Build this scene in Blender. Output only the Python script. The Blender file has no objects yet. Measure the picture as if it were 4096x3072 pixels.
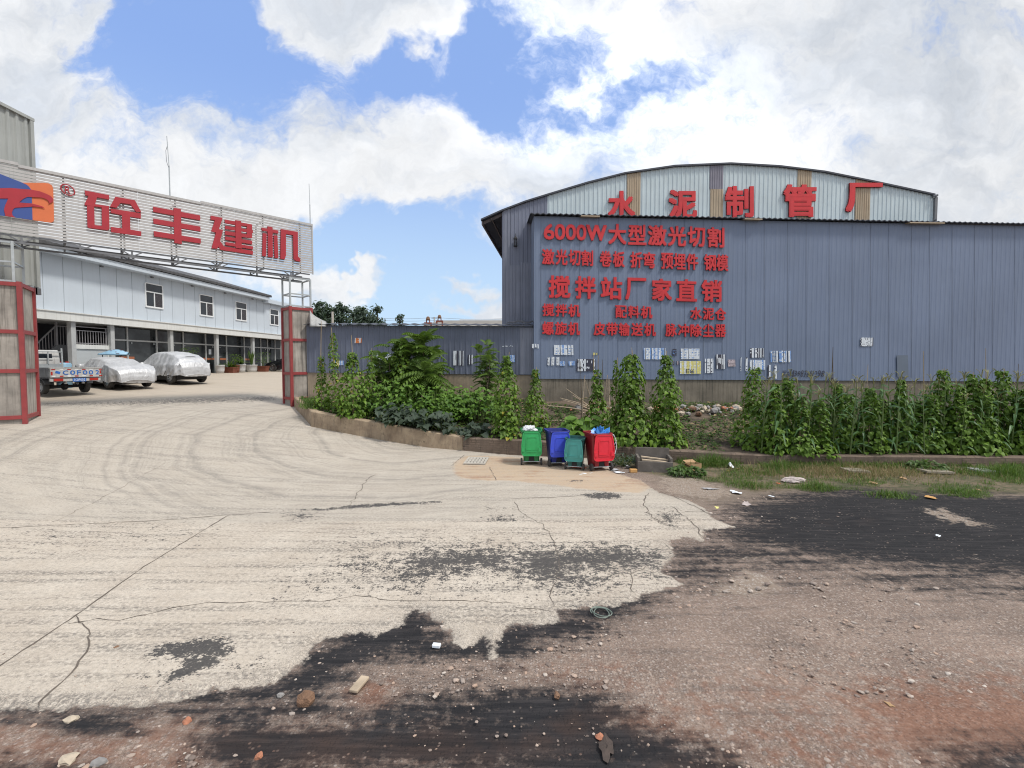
import bpy, bmesh, math, random
import numpy as np
from mathutils import Vector, noise as mnoise

R = math.radians
SC = bpy.context.scene
COL = SC.collection
random.seed(7)

# ------------------------------------------------------------------ camera, sky, sun, exposure
CAM_H = 2.95
PITCH = math.atan(82.0 / 1900.0)
cam = bpy.data.cameras.new('camera')
cam.sensor_width = 36.0
cam.lens = 36.0 * 1900.0 / 4096.0
cam.clip_start = 0.05
cam.clip_end = 3000.0
cam_ob = bpy.data.objects.new('camera', cam)
COL.objects.link(cam_ob)
cam_ob.location = (0, 0, CAM_H)
cam_ob.rotation_euler = (math.pi / 2 - PITCH, 0, 0)
SC.camera = cam_ob
SC.view_settings.view_transform = 'Standard'
SC.view_settings.look = 'None'
SC.view_settings.exposure = 0.38
SC.view_settings.gamma = 1.0
SC.cycles.use_denoising = True
SC.cycles.max_bounces = 6
SC.cycles.filter_width = 1.1

SUN_EL = R(57)
SUN_AZ = R(118)         # from the right, a little behind the camera
sun_l = bpy.data.lights.new('sun', 'SUN')
sun_l.energy = 2.3
sun_l.angle = R(9)
sun_l.color = (1.0, 0.95, 0.88)
sun_ob = bpy.data.objects.new('sun', sun_l)
COL.objects.link(sun_ob)
sun_dir = Vector((math.sin(SUN_AZ) * math.cos(SUN_EL), math.cos(SUN_AZ) * math.cos(SUN_EL), math.sin(SUN_EL)))
sun_ob.rotation_euler = sun_dir.to_track_quat('Z', 'Y').to_euler()
sun_ob.location = (10, 10, 40)


class NT:
    """small helper round a node tree"""
    def __init__(s, tree):
        s.t = tree
        s.n = tree.nodes
        s.n.clear()

    def add(s, typ, **kw):
        nd = s.n.new(typ)
        for k, v in kw.items():
            setattr(nd, k, v)
        return nd

    def sock(s, inp, v):
        if v is None:
            return
        if hasattr(v, 'is_output') or isinstance(v, bpy.types.NodeSocket):
            s.t.links.new(v, inp)
        else:
            inp.default_value = v

    def math(s, op, a, b=None, c=None, clamp=False):
        nd = s.n.new('ShaderNodeMath')
        nd.operation = op
        nd.use_clamp = clamp
        s.sock(nd.inputs[0], a)
        if b is not None:
            s.sock(nd.inputs[1], b)
        if c is not None:
            s.sock(nd.inputs[2], c)
        return nd.outputs[0]

    def vmath(s, op, a, b=None, out=0):
        nd = s.n.new('ShaderNodeVectorMath')
        nd.operation = op
        s.sock(nd.inputs[0], a)
        if b is not None:
            s.sock(nd.inputs[1], b)
        return nd.outputs[out]

    def noise(s, vec, scale, detail=4, rough=0.55, out='Fac', dist=0.0):
        nd = s.n.new('ShaderNodeTexNoise')
        s.sock(nd.inputs['Vector'], vec)
        nd.inputs['Scale'].default_value = scale
        nd.inputs['Detail'].default_value = detail
        nd.inputs['Roughness'].default_value = rough
        nd.inputs['Distortion'].default_value = dist
        return nd.outputs[out]

    def step(s, v, lo, hi, a=0.0, b=1.0):
        nd = s.n.new('ShaderNodeMapRange')
        nd.interpolation_type = 'SMOOTHSTEP'
        s.sock(nd.inputs[0], v)
        nd.inputs[1].default_value = lo
        nd.inputs[2].default_value = hi
        nd.inputs[3].default_value = a
        nd.inputs[4].default_value = b
        return nd.outputs[0]

    def lin(s, v, lo, hi, a=0.0, b=1.0):
        nd = s.n.new('ShaderNodeMapRange')
        s.sock(nd.inputs[0], v)
        nd.inputs[1].default_value = lo
        nd.inputs[2].default_value = hi
        nd.inputs[3].default_value = a
        nd.inputs[4].default_value = b
        return nd.outputs[0]

    def mix(s, f, a, b, blend='MIX'):
        nd = s.n.new('ShaderNodeMix')
        nd.data_type = 'RGBA'
        nd.blend_type = blend
        s.sock(nd.inputs[0], f)
        for k, v in ((6, a), (7, b)):
            if isinstance(v, tuple) and len(v) == 3:
                v = (*v, 1)
            s.sock(nd.inputs[k], v)
        return nd.outputs[2]

    def mapping(s, vec, scale=(1, 1, 1), rot=(0, 0, 0), loc=(0, 0, 0)):
        nd = s.n.new('ShaderNodeMapping')
        s.sock(nd.inputs[0], vec)
        nd.inputs['Location'].default_value = loc
        nd.inputs['Rotation'].default_value = rot
        nd.inputs['Scale'].default_value = scale
        return nd.outputs[0]

    def attr(s, name):
        nd = s.n.new('ShaderNodeAttribute')
        nd.attribute_name = name
        return nd.outputs['Fac']


world = bpy.data.worlds.new('World')
SC.world = world
world.use_nodes = True
W = NT(world.node_tree)
sky = W.add('ShaderNodeTexSky', sky_type='NISHITA')
sky.sun_disc = False
sky.sun_elevation = SUN_EL
sky.sun_rotation = SUN_AZ
sky.altitude = 1500
sky.air_density = 1.0
sky.dust_density = 0.6
sky.ozone_density = 1.5
tc = W.add('ShaderNodeTexCoord').outputs['Generated']
sep = W.add('ShaderNodeSeparateXYZ')
W.sock(sep.inputs[0], tc)
# gnomonic (u, v) about the north: clouds lie on a far vertical sheet to the north, wrapped by |y|
yy = W.math('MAXIMUM', W.math('ABSOLUTE', sep.outputs[1]), 0.15)
u_ = W.math('DIVIDE', sep.outputs[0], yy)
v_ = W.math('DIVIDE', sep.outputs[2], yy)
cmb = W.add('ShaderNodeCombineXYZ')
W.sock(cmb.inputs[0], u_)
W.sock(cmb.inputs[1], v_)
uv = cmb.outputs[0]
warp = W.vmath('SCALE', W.vmath('SUBTRACT', W.noise(uv, 3.2, 5, 0.6, 'Color'), (0.5, 0.5, 0.5)))
warp.node.inputs['Scale'].default_value = 0.42
uvw = W.vmath('ADD', uv, warp)


def sky_blob(px, py, rx, ry, rot=0.0):
    """soft ellipse on the sky, in the directions where the photograph has it"""
    u0, v0 = (px - 2048) / 1900.0, (1454 - py) / 1900.0
    d = W.vmath('SUBTRACT', uvw, (u0, v0, 0))
    m = W.mapping(d, (1, 1, 1), (0, 0, rot))
    m = W.vmath('MULTIPLY', m, (1900.0 / rx, 1900.0 / ry, 0))
    r = W.vmath('LENGTH', m, out=1)
    return W.step(r, 0.15, 1.60, 1.0, 0.0)


def total(items):
    acc = None
    for wt, nd in items:
        t = W.math('MULTIPLY', nd, wt)
        acc = t if acc is None else W.math('ADD', acc, t)
    return acc


blue = total([
    (0.95, sky_blob(1000, 290, 700, 230, 0.0)), (0.8, sky_blob(640, 130, 360, 200, -0.6)),
    (0.45, sky_blob(1750, 330, 420, 110, 0.1)), (0.6, sky_blob(900, 60, 200, 160)),
    (0.70, sky_blob(1960, 260, 160, 300, -0.25)), (0.35, sky_blob(2110, 560, 200, 160, -0.5)),
    (0.5, sky_blob(2260, 240, 150, 110, -0.6)), (0.6, sky_blob(2560, 330, 330, 70, -0.5)),
    (0.85, sky_blob(1700, 1000, 560, 140, 0.05)), (0.95, sky_blob(1500, 1180, 420, 260, 0.0)), (0.6, sky_blob(1850, 1230, 260, 160, 0.0)),
    (0.4, sky_blob(1960, 850, 160, 160)), (0.5, sky_blob(330, 520, 200, 50, -0.5)), (0.35, sky_blob(1160, 905, 90, 40)),
])
white = total([
    (0.6, sky_blob(60, 60, 300, 200)),     (0.75, sky_blob(250, 420, 520, 230, -0.65)), (0.6, sky_blob(1250, 800, 900, 170, -0.12)), (0.35, sky_blob(2000, 700, 200, 200)),
    (0.95, sky_blob(1500, 90, 420, 200, -0.12)), (0.5, sky_blob(1250, 20, 420, 130, 0.0)), (1.5, sky_blob(1360, 1090, 240, 90)), (1.1, sky_blob(1560, 1072, 130, 36)),
    (1.5, sky_blob(1845, 1130, 130, 55)), (1.4, sky_blob(1920, 1235, 120, 50)), (0.6, sky_blob(1300, 1235, 220, 60)), (0.5, sky_blob(1960, 980, 110, 130)),
    (0.5, sky_blob(400, 45, 120, 45, -0.7)), (0.5, sky_blob(700, 1000, 600, 60, -0.25)),
])
n1 = W.noise(W.mapping(uv, (1.0, 1.35, 1), loc=(3.1, 1.7, 0)), 3.2, 9, 0.60)
n2 = W.noise(W.mapping(uvw, (1.0, 1.3, 1), loc=(7.3, 4.1, 0)), 9.0, 9, 0.66)
dens = W.math('ADD', W.math('MULTIPLY', W.math('SUBTRACT', n1, 0.5), 2.1), W.math('MULTIPLY', W.math('SUBTRACT', n2, 0.5), 1.7))
dens = W.math('ADD', dens, W.math('ADD', 0.42, W.math('MULTIPLY', W.step(u_, 0.15, 0.6), 0.34)))
dens = W.math('SUBTRACT', dens, blue)
dens = W.math('ADD', dens, W.math('MULTIPLY', white, 0.95))
cover = W.step(dens, -0.28, 0.62)
# cloud body: thick parts pearl grey, thin sunlit rims white
thick = W.step(W.noise(W.mapping(uvw, (0.8, 1.5, 1), (0, 0, 0.25), (1.3, 9.1, 0)), 2.6, 7, 0.60), 0.38, 0.66)
bright = W.math('ADD', sky_blob(2750, 470, 620, 330, 0.25), sky_blob(2150, 320, 420, 330))
glow = W.math('MULTIPLY', bright, 0.30)
lum = W.math('ADD', W.math('SUBTRACT', 1.0, W.math('MULTIPLY', thick, W.math('SUBTRACT', 0.15, W.math('MULTIPLY', glow, 0.5)))), glow)
side = W.step(u_, 0.25, 1.05)
lum = W.math('SUBTRACT', lum, W.math('ADD', W.math('MULTIPLY', side, 0.07), W.math('MULTIPLY', W.math('SUBTRACT', 0.5, n2), 0.40)))
# unseen clouds overhead and behind are brightened to put more light on the ground
up = W.step(sep.outputs[2], 0.55, 0.95)
back = W.step(sep.outputs[1], 0.1, -0.4)
lum = W.math('ADD', lum, W.math('MULTIPLY', up, 0.35))
lum = W.math('ADD', lum, W.math('MULTIPLY', back, 0.12))
cloud_tint = W.mix(thick, (6.7, 6.8, 6.95), (5.9, 6.3, 6.9))
cl = W.vmath('SCALE', cloud_tint)
W.sock(cl.node.inputs['Scale'], lum)
sky_c = W.mix(0.75, sky.outputs[0], (2.45, 3.85, 7.4))
haze_low = W.step(sep.outputs[2], 0.50, 0.04)
sky_c = W.mix(W.math('MULTIPLY', haze_low, 0.85), sky_c, (4.5, 6.0, 7.3))
fin = W.mix(cover, sky_c, cl)
bg = W.add('ShaderNodeBackground')
W.sock(bg.inputs['Color'], fin)
bg.inputs['Strength'].default_value = 0.105
wo = W.add('ShaderNodeOutputWorld')
W.sock(wo.inputs[0], bg.outputs[0])

# ------------------------------------------------------------------ helpers: points, planes
ct, st = math.cos(PITCH), math.sin(PITCH)
CAM = Vector((0, 0, CAM_H))


def ray(px, py):
    a, b = (px - 2048) / 1900.0, (1536 - py) / 1900.0
    return Vector((a, ct + b * st, -st + b * ct))


def at(px, py, Y):
    d = ray(px, py)
    return CAM + d * (Y / d.y)


def on_plane(px, py, p, n):
    d = ray(px, py)
    return CAM + d * ((p - CAM).dot(n) / d.dot(n))


def ramp_s(s):
    return np.interp(s, [10.0, 12.5, 17.0, 21.0, 28.5, 37.0, 60.0], [0.0, 0.12, 0.68, 1.08, 1.68, 2.2, 2.4])


def gz(x, y):
    """height of the bare ground"""
    s = -0.75 * x + 0.66 * y
    return float(ramp_s(s))


def gp(px, py):
    d = ray(px, py)
    t = 1.0
    while t < 120:
        p = CAM + d * t
        if p.z <= gz(p.x, p.y):
            break
        t *= 1.01
    lo, hi = t / 1.01, t
    for _ in range(24):
        m = (lo + hi) / 2
        p = CAM + d * m
        if p.z <= gz(p.x, p.y):
            hi = m
        else:
            lo = m
    return CAM + d * hi


# ------------------------------------------------------------------ helpers: objects
def tag(o, label=None, cat=None, group=None, kind=None):
    if label: o['label'] = label
    if cat: o['category'] = cat
    if group: o['group'] = group
    if kind: o['kind'] = kind
    return o


def thing(name, label, cat, loc=(0, 0, 0), rot=0.0, group=None):
    o = bpy.data.objects.new(name, None)
    o.empty_display_size = 0.2
    COL.objects.link(o)
    o.location = loc
    o.rotation_euler = (0, 0, rot)
    return tag(o, label, cat, group)


def copy_tree(o, parent=None):
    c = o.copy()
    COL.objects.link(c)
    if parent is not None:
        c.parent = parent
    for ch in list(o.children):
        copy_tree(ch, c)
    return c


def frame_of(o):
    """world position and z rotation of a thing (parts sit at its origin)"""
    while o.parent is not None:
        o = o.parent
    return Vector(o.location), o.rotation_euler.z


class MB:
    def __init__(s):
        s.v, s.f, s.m, s.t = [], [], [], []
        s.cm, s.ct = 0, 0.5

    def mat(s, i):
        s.cm = i
        return s

    def add(s, vs, fs):
        o = len(s.v)
        s.v += [tuple(p) for p in vs]
        s.t += [s.ct] * len(vs)
        for f in fs:
            s.f.append([o + i for i in f])
            s.m.append(s.cm)

    def hexa(s, p):
        s.add(p, [(0, 3, 2, 1), (4, 5, 6, 7), (0, 1, 5, 4), (1, 2, 6, 5), (2, 3, 7, 6), (3, 0, 4, 7)])

    def box(s, c, d, rz=0.0, ry=0.0, rx=0.0):
        hx, hy, hz = d[0] / 2, d[1] / 2, d[2] / 2
        ps = []
        for z in (-hz, hz):
            for x, y in ((-hx, -hy), (hx, -hy), (hx, hy), (-hx, hy)):
                q = Vector((x, y, z))
                if rx: q = Vector((q.x, q.y * math.cos(rx) - q.z * math.sin(rx), q.y * math.sin(rx) + q.z * math.cos(rx)))
                if ry: q = Vector((q.x * math.cos(ry) + q.z * math.sin(ry), q.y, -q.x * math.sin(ry) + q.z * math.cos(ry)))
                if rz: q = Vector((q.x * math.cos(rz) - q.y * math.sin(rz), q.x * math.sin(rz) + q.y * math.cos(rz), q.z))
                ps.append(q + Vector(c))
        s.hexa(ps)

    def bar(s, p, q, w, h=None, up=Vector((0, 0, 1))):
        """square bar from p to q"""
        h = h or w
        p, q = Vector(p), Vector(q)
        d = (q - p).normalized()
        if abs(d.dot(up)) > 0.98:
            up = Vector((0, 1, 0))
        a = d.cross(up).normalized()
        b = a.cross(d).normalized()
        ps = []
        for e in (p, q):
            for i, j in ((-1, -1), (1, -1), (1, 1), (-1, 1)):
                ps.append(e + a * (i * w / 2) + b * (j * h / 2))
        s.hexa(ps)

    def tube(s, pts, r, n=8, cap=True):
        """round tube through points; r a number or a list"""
        pts = [Vector(p) for p in pts]
        rs = r if isinstance(r, (list, tuple)) else [r] * len(pts)
        vs, fs = [], []
        a = None
        for k, p in enumerate(pts):
            d = (pts[min(k + 1, len(pts) - 1)] - pts[max(k - 1, 0)]).normalized()
            if a is None:
                a = d.cross(Vector((0, 0, 1)) if abs(d.z) < 0.9 else Vector((1, 0, 0))).normalized()
            a = (a - d * a.dot(d)).normalized()
            b = d.cross(a)
            for i in range(n):
                t = 2 * math.pi * i / n
                vs.append(p + (a * math.cos(t) + b * math.sin(t)) * rs[k])
        for k in range(len(pts) - 1):
            for i in range(n):
                j = (i + 1) % n
                fs.append((k * n + i, k * n + j, (k + 1) * n + j, (k + 1) * n + i))
        if cap:
            fs.append(tuple(range(n))[::-1])
            fs.append(tuple((len(pts) - 1) * n + i for i in range(n)))
        s.add(vs, fs)

    def lathe(s, prof, c=(0, 0, 0), n=20, axis='z', cap=True):
        vs, fs = [], []
        for r, z in prof:
            for i in range(n):
                t = 2 * math.pi * i / n
                x, y = r * math.cos(t), r * math.sin(t)
                q = {'z': (x, y, z), 'y': (x, z, y), 'x': (z, x, y)}[axis]
                vs.append((q[0] + c[0], q[1] + c[1], q[2] + c[2]))
        for k in range(len(prof) - 1):
            for i in range(n):
                j = (i + 1) % n
                fs.append((k * n + i, k * n + j, (k + 1) * n + j, (k + 1) * n + i))
        if cap:
            fs.append(tuple(range(n))[::-1])
            fs.append(tuple((len(prof) - 1) * n + i for i in range(n)))
        s.add(vs, fs)

    def prism(s, poly, off):
        """polygon of 3D points pushed by the vector off"""
        n = len(poly)
        a = [Vector(p) for p in poly]
        b = [p + Vector(off) for p in a]
        s.add(a + b, [tuple(range(n))[::-1], tuple(range(n, 2 * n))] + [(i, (i + 1) % n, n + (i + 1) % n, n + i) for i in range(n)])

    def rock(s, c, r, seed=0, flat=0.7, sub=1):
        ico = ICO1 if sub == 1 else (ICO2 if sub == 2 else OCT)
        rnd = random.Random(seed)
        off = Vector((rnd.uniform(-50, 50), rnd.uniform(-50, 50), rnd.uniform(-50, 50)))
        sx, sy = rnd.uniform(0.75, 1.25), rnd.uniform(0.7, 1.1)
        a = rnd.uniform(0, 6.28)
        vs = []
        for p in ico[0]:
            k = 1 + 0.55 * mnoise.noise(p * 1.1 + off) + 0.22 * mnoise.noise(p * 2.7 + off)
            x, y, z = p.x * k * sx, p.y * k * sy, p.z * k * flat
            vs.append((c[0] + r * (x * math.cos(a) - y * math.sin(a)), c[1] + r * (x * math.sin(a) + y * math.cos(a)), c[2] + r * z))
        s.add(vs, ico[1])

    def leaf(s, p, d, nrm, L, w, droop=0.25, kind=0):
        """one leaf, folded along its midrib: p base, d direction, nrm upper side"""
        d = d.normalized()
        a = d.cross(nrm)
        if a.length < 1e-4:
            a = Vector((1, 0, 0))
        a.normalize()
        n = a.cross(d).normalized()
        if kind == 0:      # heart / egg shaped
            prof = [(0.0, 0.12), (0.12, 0.42), (0.36, 0.5), (0.68, 0.32), (1.0, 0.0)]
        elif kind == 1:    # narrow blade
            prof = [(0.0, 0.25), (0.35, 0.5), (0.7, 0.4), (1.0, 0.0)]
        else:              # lobed
            prof = [(0.0, 0.1), (0.1, 0.55), (0.3, 0.42), (0.5, 0.5), (0.68, 0.25), (1.0, 0.0)]
        vs, fs = [], []
        for t, h in prof:
            c = p + d * (L * t) - n * (L * droop * t * t)
            vs += [c, c + a * (w * h) + n * (0.16 * w * h * 2), c - a * (w * h) + n * (0.16 * w * h * 2)]
        for k in range(len(prof) - 1):
            i, j = 3 * k, 3 * k + 3
            if k == len(prof) - 2:
                fs += [(i, j, i + 1), (i, i + 2, j)]
            else:
                fs += [(i, j, j + 1, i + 1), (i, i + 2, j + 2, j)]
        s.add(vs, fs)

    def build(s, name, mats, parent=None, world=True, smooth=False):
        vs = s.v
        if parent is not None and world:
            L, rz = frame_of(parent)
            c, n = math.cos(-rz), math.sin(-rz)
            vs = [((p[0] - L.x) * c - (p[1] - L.y) * n, (p[0] - L.x) * n + (p[1] - L.y) * c, p[2] - L.z) for p in vs]
        me = bpy.data.meshes.new(name)
        me.from_pydata(vs, [], s.f)
        if not isinstance(mats, (list, tuple)):
            mats = [mats]
        for m in mats:
            me.materials.append(m)
        if len(mats) > 1:
            me.polygons.foreach_set('material_index', s.m)
        if len(set(s.t[:200] + s.t[-50:])) > 1:
            at_ = me.attributes.new('tone', 'FLOAT', 'POINT')
            at_.data.foreach_set('value', s.t)
        if smooth:
            me.polygons.foreach_set('use_smooth', [True] * len(s.f))
        me.update()
        o = bpy.data.objects.new(name, me)
        COL.objects.link(o)
        if parent is not None:
            o.parent = parent
        return o


def _ico(sub):
    bm = bmesh.new()
    bmesh.ops.create_icosphere(bm, subdivisions=sub, radius=1)
    vs = [v.co.copy() for v in bm.verts]
    fs = [tuple(v.index for v in f.verts) for f in bm.faces]
    bm.free()
    return vs, fs


ICO1, ICO2 = _ico(1), _ico(2)
OCT = ([Vector(p) for p in ((1, 0, 0), (-1, 0, 0), (0, 1, 0), (0, -1, 0), (0, 0, 1), (0, 0, -0.6))],
       [(0, 2, 4), (2, 1, 4), (1, 3, 4), (3, 0, 4), (2, 0, 5), (1, 2, 5), (3, 1, 5), (0, 3, 5)])

# ------------------------------------------------------------------ materials
def mk(name):
    m = bpy.data.materials.new(name)
    m.use_nodes = True
    t = NT(m.node_tree)
    b = t.add('ShaderNodeBsdfPrincipled')
    o = t.add('ShaderNodeOutputMaterial')
    t.t.links.new(b.outputs[0], o.inputs[0])
    return m, t, b


def plain(name, col, rough=0.6, metal=0.0, var=0.15, scale=6.0, bump=0.0, streak=0.0, dirt=None, spec=0.5):
    """a colour with uneven tone, optional run-down streaks and dirt"""
    m, t, b = mk(name)
    geo = t.add('ShaderNodeNewGeometry').outputs['Position']
    n = t.noise(geo, scale, 6, 0.6)
    c = t.mix(t.lin(n, 0.3, 0.7), tuple(x * (1 - var) for x in col), tuple(min(1, x * (1 + var)) for x in col))
    if streak:
        sn = t.noise(t.mapping(geo, (7.0, 7.0, 0.35)), 1.6, 5, 0.65)
        d = dirt or tuple(x * 0.45 for x in col)
        c = t.mix(t.math('MULTIPLY', t.step(sn, 0.46, 0.70), streak), c, d)
    t.sock(b.inputs['Base Color'], c)
    t.sock(b.inputs['Roughness'], t.lin(n, 0.2, 0.8, max(0.03, rough - 0.08), min(1, rough + 0.08)))
    b.inputs['Metallic'].default_value = metal
    b.inputs['Specular IOR Level'].default_value = spec
    if bump:
        bp = t.add('ShaderNodeBump')
        bp.inputs['Strength'].default_value = bump
        bp.inputs['Distance'].default_value = 0.02
        t.sock(bp.inputs['Height'], t.noise(geo, scale * 6, 5, 0.6))
        t.sock(b.inputs['Normal'], bp.outputs[0])
    return m


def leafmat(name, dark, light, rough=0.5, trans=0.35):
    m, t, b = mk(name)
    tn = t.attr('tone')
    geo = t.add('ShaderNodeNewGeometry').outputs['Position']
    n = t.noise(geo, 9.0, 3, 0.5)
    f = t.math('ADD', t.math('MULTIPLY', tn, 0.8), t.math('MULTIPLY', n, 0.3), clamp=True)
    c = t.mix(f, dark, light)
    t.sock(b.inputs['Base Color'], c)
    b.inputs['Roughness'].default_value = rough
    b.inputs['Specular IOR Level'].default_value = 0.35
    tr = t.add('ShaderNodeBsdfTranslucent')
    t.sock(tr.inputs[0], t.mix(0.5, c, (0.14, 0.26, 0.02)))
    ms = t.add('ShaderNodeMixShader')
    ms.inputs[0].default_value = trans
    t.t.links.new(b.outputs[0], ms.inputs[1])
    t.t.links.new(tr.outputs[0], ms.inputs[2])
    out = [q for q in t.n if q.type == 'OUTPUT_MATERIAL'][0]
    t.t.links.new(ms.outputs[0], out.inputs[0])
    return m


M = {}
M['blue_steel'] = plain('blue_steel_sheet', (0.150, 0.190, 0.276), 0.45, 0.0, 0.10, 0.35, 0, 0.25, (0.185, 0.222, 0.285))
M['grey_steel'] = plain('grey_violet_steel_sheet', (0.165, 0.180, 0.235), 0.45, 0.0, 0.10, 1.0, 0, 0.3)
M['fence_steel'] = plain('weathered_blue_grey_sheet', (0.125, 0.143, 0.195), 0.5, 0.0, 0.2, 0.8, 0, 0.4, (0.08, 0.09, 0.12))
M['white_steel'] = plain('pale_aqua_steel_sheet', (0.50, 0.58, 0.60), 0.45, 0.0, 0.08, 1.2, 0, 0.3, (0.40, 0.44, 0.44))
M['tan_strip'] = plain('yellowed_fibreglass_strip', (0.40, 0.32, 0.22), 0.5, 0, 0.12, 2.0, 0, 0.5, (0.34, 0.24, 0.15))
M['grey_strip'] = plain('grey_fibreglass_strip', (0.22, 0.21, 0.25), 0.5, 0, 0.12, 2.0)
M['roof_steel'] = plain('dark_roof_sheet', (0.05, 0.055, 0.07), 0.6, 0, 0.25, 2.0)
M['soffit'] = plain('brown_grey_soffit', (0.12, 0.10, 0.10), 0.7, 0, 0.15, 2.0)
M['beige_steel'] = plain('beige_grey_steel_sheet', (0.36, 0.375, 0.36), 0.5, 0, 0.07, 1.5, 0, 0.25)
M['slat'] = plain('off_white_painted_slat', (0.43, 0.42, 0.41), 0.5, 0, 0.06, 3.0, 0, 0.2)
M['galv'] = plain('galvanised_steel', (0.42, 0.45, 0.46), 0.45, 0.3, 0.1, 5.0)
M['galv_dark'] = plain('dull_grey_steel', (0.16, 0.165, 0.175), 0.55, 0.2, 0.15, 5.0)
M['sign_red'] = plain('dark_red_letter_plastic', (0.36, 0.018, 0.030), 0.5, 0, 0.08, 3.0)
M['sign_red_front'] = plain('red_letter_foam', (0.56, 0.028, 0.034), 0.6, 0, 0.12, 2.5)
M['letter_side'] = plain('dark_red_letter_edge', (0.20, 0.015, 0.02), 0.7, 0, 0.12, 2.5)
M['logo_blue'] = plain('royal_blue_panel', (0.035, 0.075, 0.27), 0.5, 0, 0.05, 3.0)
M['logo_orange'] = plain('orange_panel', (0.62, 0.15, 0.05), 0.5, 0, 0.05, 3.0)
M['frame_red'] = plain('brick_red_painted_steel', (0.27, 0.040, 0.042), 0.6, 0, 0.15, 4.0, 0.1, 0.3, (0.22, 0.07, 0.05))
M['office_white'] = plain('cool_white_sandwich_panel', (0.53, 0.59, 0.65), 0.45, 0, 0.04, 0.8, 0, 0.25, (0.47, 0.52, 0.56))
M['trim_white'] = plain('white_trim', (0.66, 0.67, 0.65), 0.5, 0, 0.06, 2.0, 0, 0.35, (0.45, 0.43, 0.38))
M['column'] = plain('grey_white_column_paint', (0.42, 0.43, 0.43), 0.5, 0, 0.08, 3.0)
M['tile'] = plain('dark_grey_roof_tile', (0.075, 0.075, 0.078), 0.7, 0, 0.35, 3.0)
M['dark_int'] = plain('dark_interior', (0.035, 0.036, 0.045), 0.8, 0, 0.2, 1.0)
M['stair_wall'] = plain('grey_stair_panel', (0.17, 0.175, 0.185), 0.7, 0, 0.06, 1.0)
M['rail'] = plain('painted_railing', (0.30, 0.29, 0.30), 0.5, 0.2, 0.1, 3)
M['plaster'] = plain('worn_cement_plaster', (0.30, 0.285, 0.255), 0.9, 0, 0.25, 1.6, 0.3, 0.4, (0.15, 0.14, 0.12))
M['frame_white'] = plain('white_window_frame', (0.75, 0.77, 0.78), 0.4, 0, 0.03, 4)
M['black'] = plain('black_rubber', (0.018, 0.018, 0.019), 0.75, 0, 0.2, 10)
M['tyre'] = plain('dusty_tyre', (0.045, 0.043, 0.041), 0.85, 0, 0.25, 14)
M['rim'] = plain('silver_wheel_rim', (0.45, 0.46, 0.47), 0.3, 0.8, 0.08, 8)
M['car_black'] = plain('black_car_paint', (0.012, 0.013, 0.016), 0.12, 0, 0.1, 3)
M['paper'] = plain('weathered_white_paper', (0.70, 0.74, 0.78), 0.8, 0, 0.14, 16)
M['paper_blue'] = plain('faded_blue_paper', (0.18, 0.32, 0.62), 0.8, 0, 0.25, 14)
M['paper_yellow'] = plain('faded_yellow_paper', (0.68, 0.62, 0.22), 0.8, 0, 0.2, 14)
M['ink'] = plain('faded_black_ink', (0.045, 0.045, 0.065), 0.8, 0, 0.3, 14)
M['paper_orange'] = plain('orange_print', (0.68, 0.20, 0.05), 0.7, 0, 0.15, 10)
M['pink'] = plain('pinkish_grey_paper', (0.50, 0.42, 0.44), 0.8, 0, 0.2, 14)
M['bamboo'] = plain('bleached_bamboo', (0.36, 0.27, 0.15), 0.7, 0, 0.25, 5)
M['straw'] = plain('dry_straw_stalk', (0.40, 0.32, 0.23), 0.8, 0, 0.35, 4)
M['stem'] = plain('green_stem', (0.11, 0.16, 0.045), 0.6, 0, 0.25, 5)
M['bark'] = plain('grey_brown_bark', (0.10, 0.075, 0.05), 0.85, 0, 0.3, 6)
M['bean'] = leafmat('bean_leaf', (0.020, 0.055, 0.010), (0.185, 0.310, 0.038))
M['yellow_leaf'] = leafmat('yellowing_leaf', (0.20, 0.22, 0.03), (0.42, 0.36, 0.04))
M['corn'] = leafmat('corn_leaf', (0.020, 0.062, 0.026), (0.105, 0.205, 0.070), 0.42, 0.3)
M['tassel'] = plain('corn_tassel', (0.22, 0.21, 0.085), 0.8, 0, 0.25, 7)
M['ailanthus'] = leafmat('feather_leaf', (0.022, 0.058, 0.016), (0.145, 0.230, 0.045))
M['vine'] = leafmat('broad_vine_leaf', (0.024, 0.074, 0.015), (0.165, 0.30, 0.042))
M['eggplant'] = leafmat('grey_green_leaf', (0.020, 0.033, 0.022), (0.060, 0.085, 0.055), 0.55, 0.15)
M['weed'] = leafmat('weed_leaf', (0.02, 0.048, 0.012), (0.09, 0.16, 0.032))
M['grass'] = leafmat('grass_blade', (0.030, 0.075, 0.014), (0.155, 0.245, 0.050))
M['dry_grass'] = leafmat('dry_grass_blade', (0.16, 0.11, 0.06), (0.36, 0.28, 0.15), 0.8, 0.25)
M['far_leaf'] = leafmat('hazy_far_leaf', (0.022, 0.040, 0.030), (0.085, 0.120, 0.080), 0.6, 0.2)  # distance haze put into the leaf colour: paler and greyer
# ------------------------------------------------------------------ ground: one sheet, with measured stains
def px_poly(pts, ox, oy, k):
    out = []
    for x, y in pts:
        p = gp(ox + x * k, oy + y * k)
        out.append((p.x, p.y))
    return np.array(out)


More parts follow.
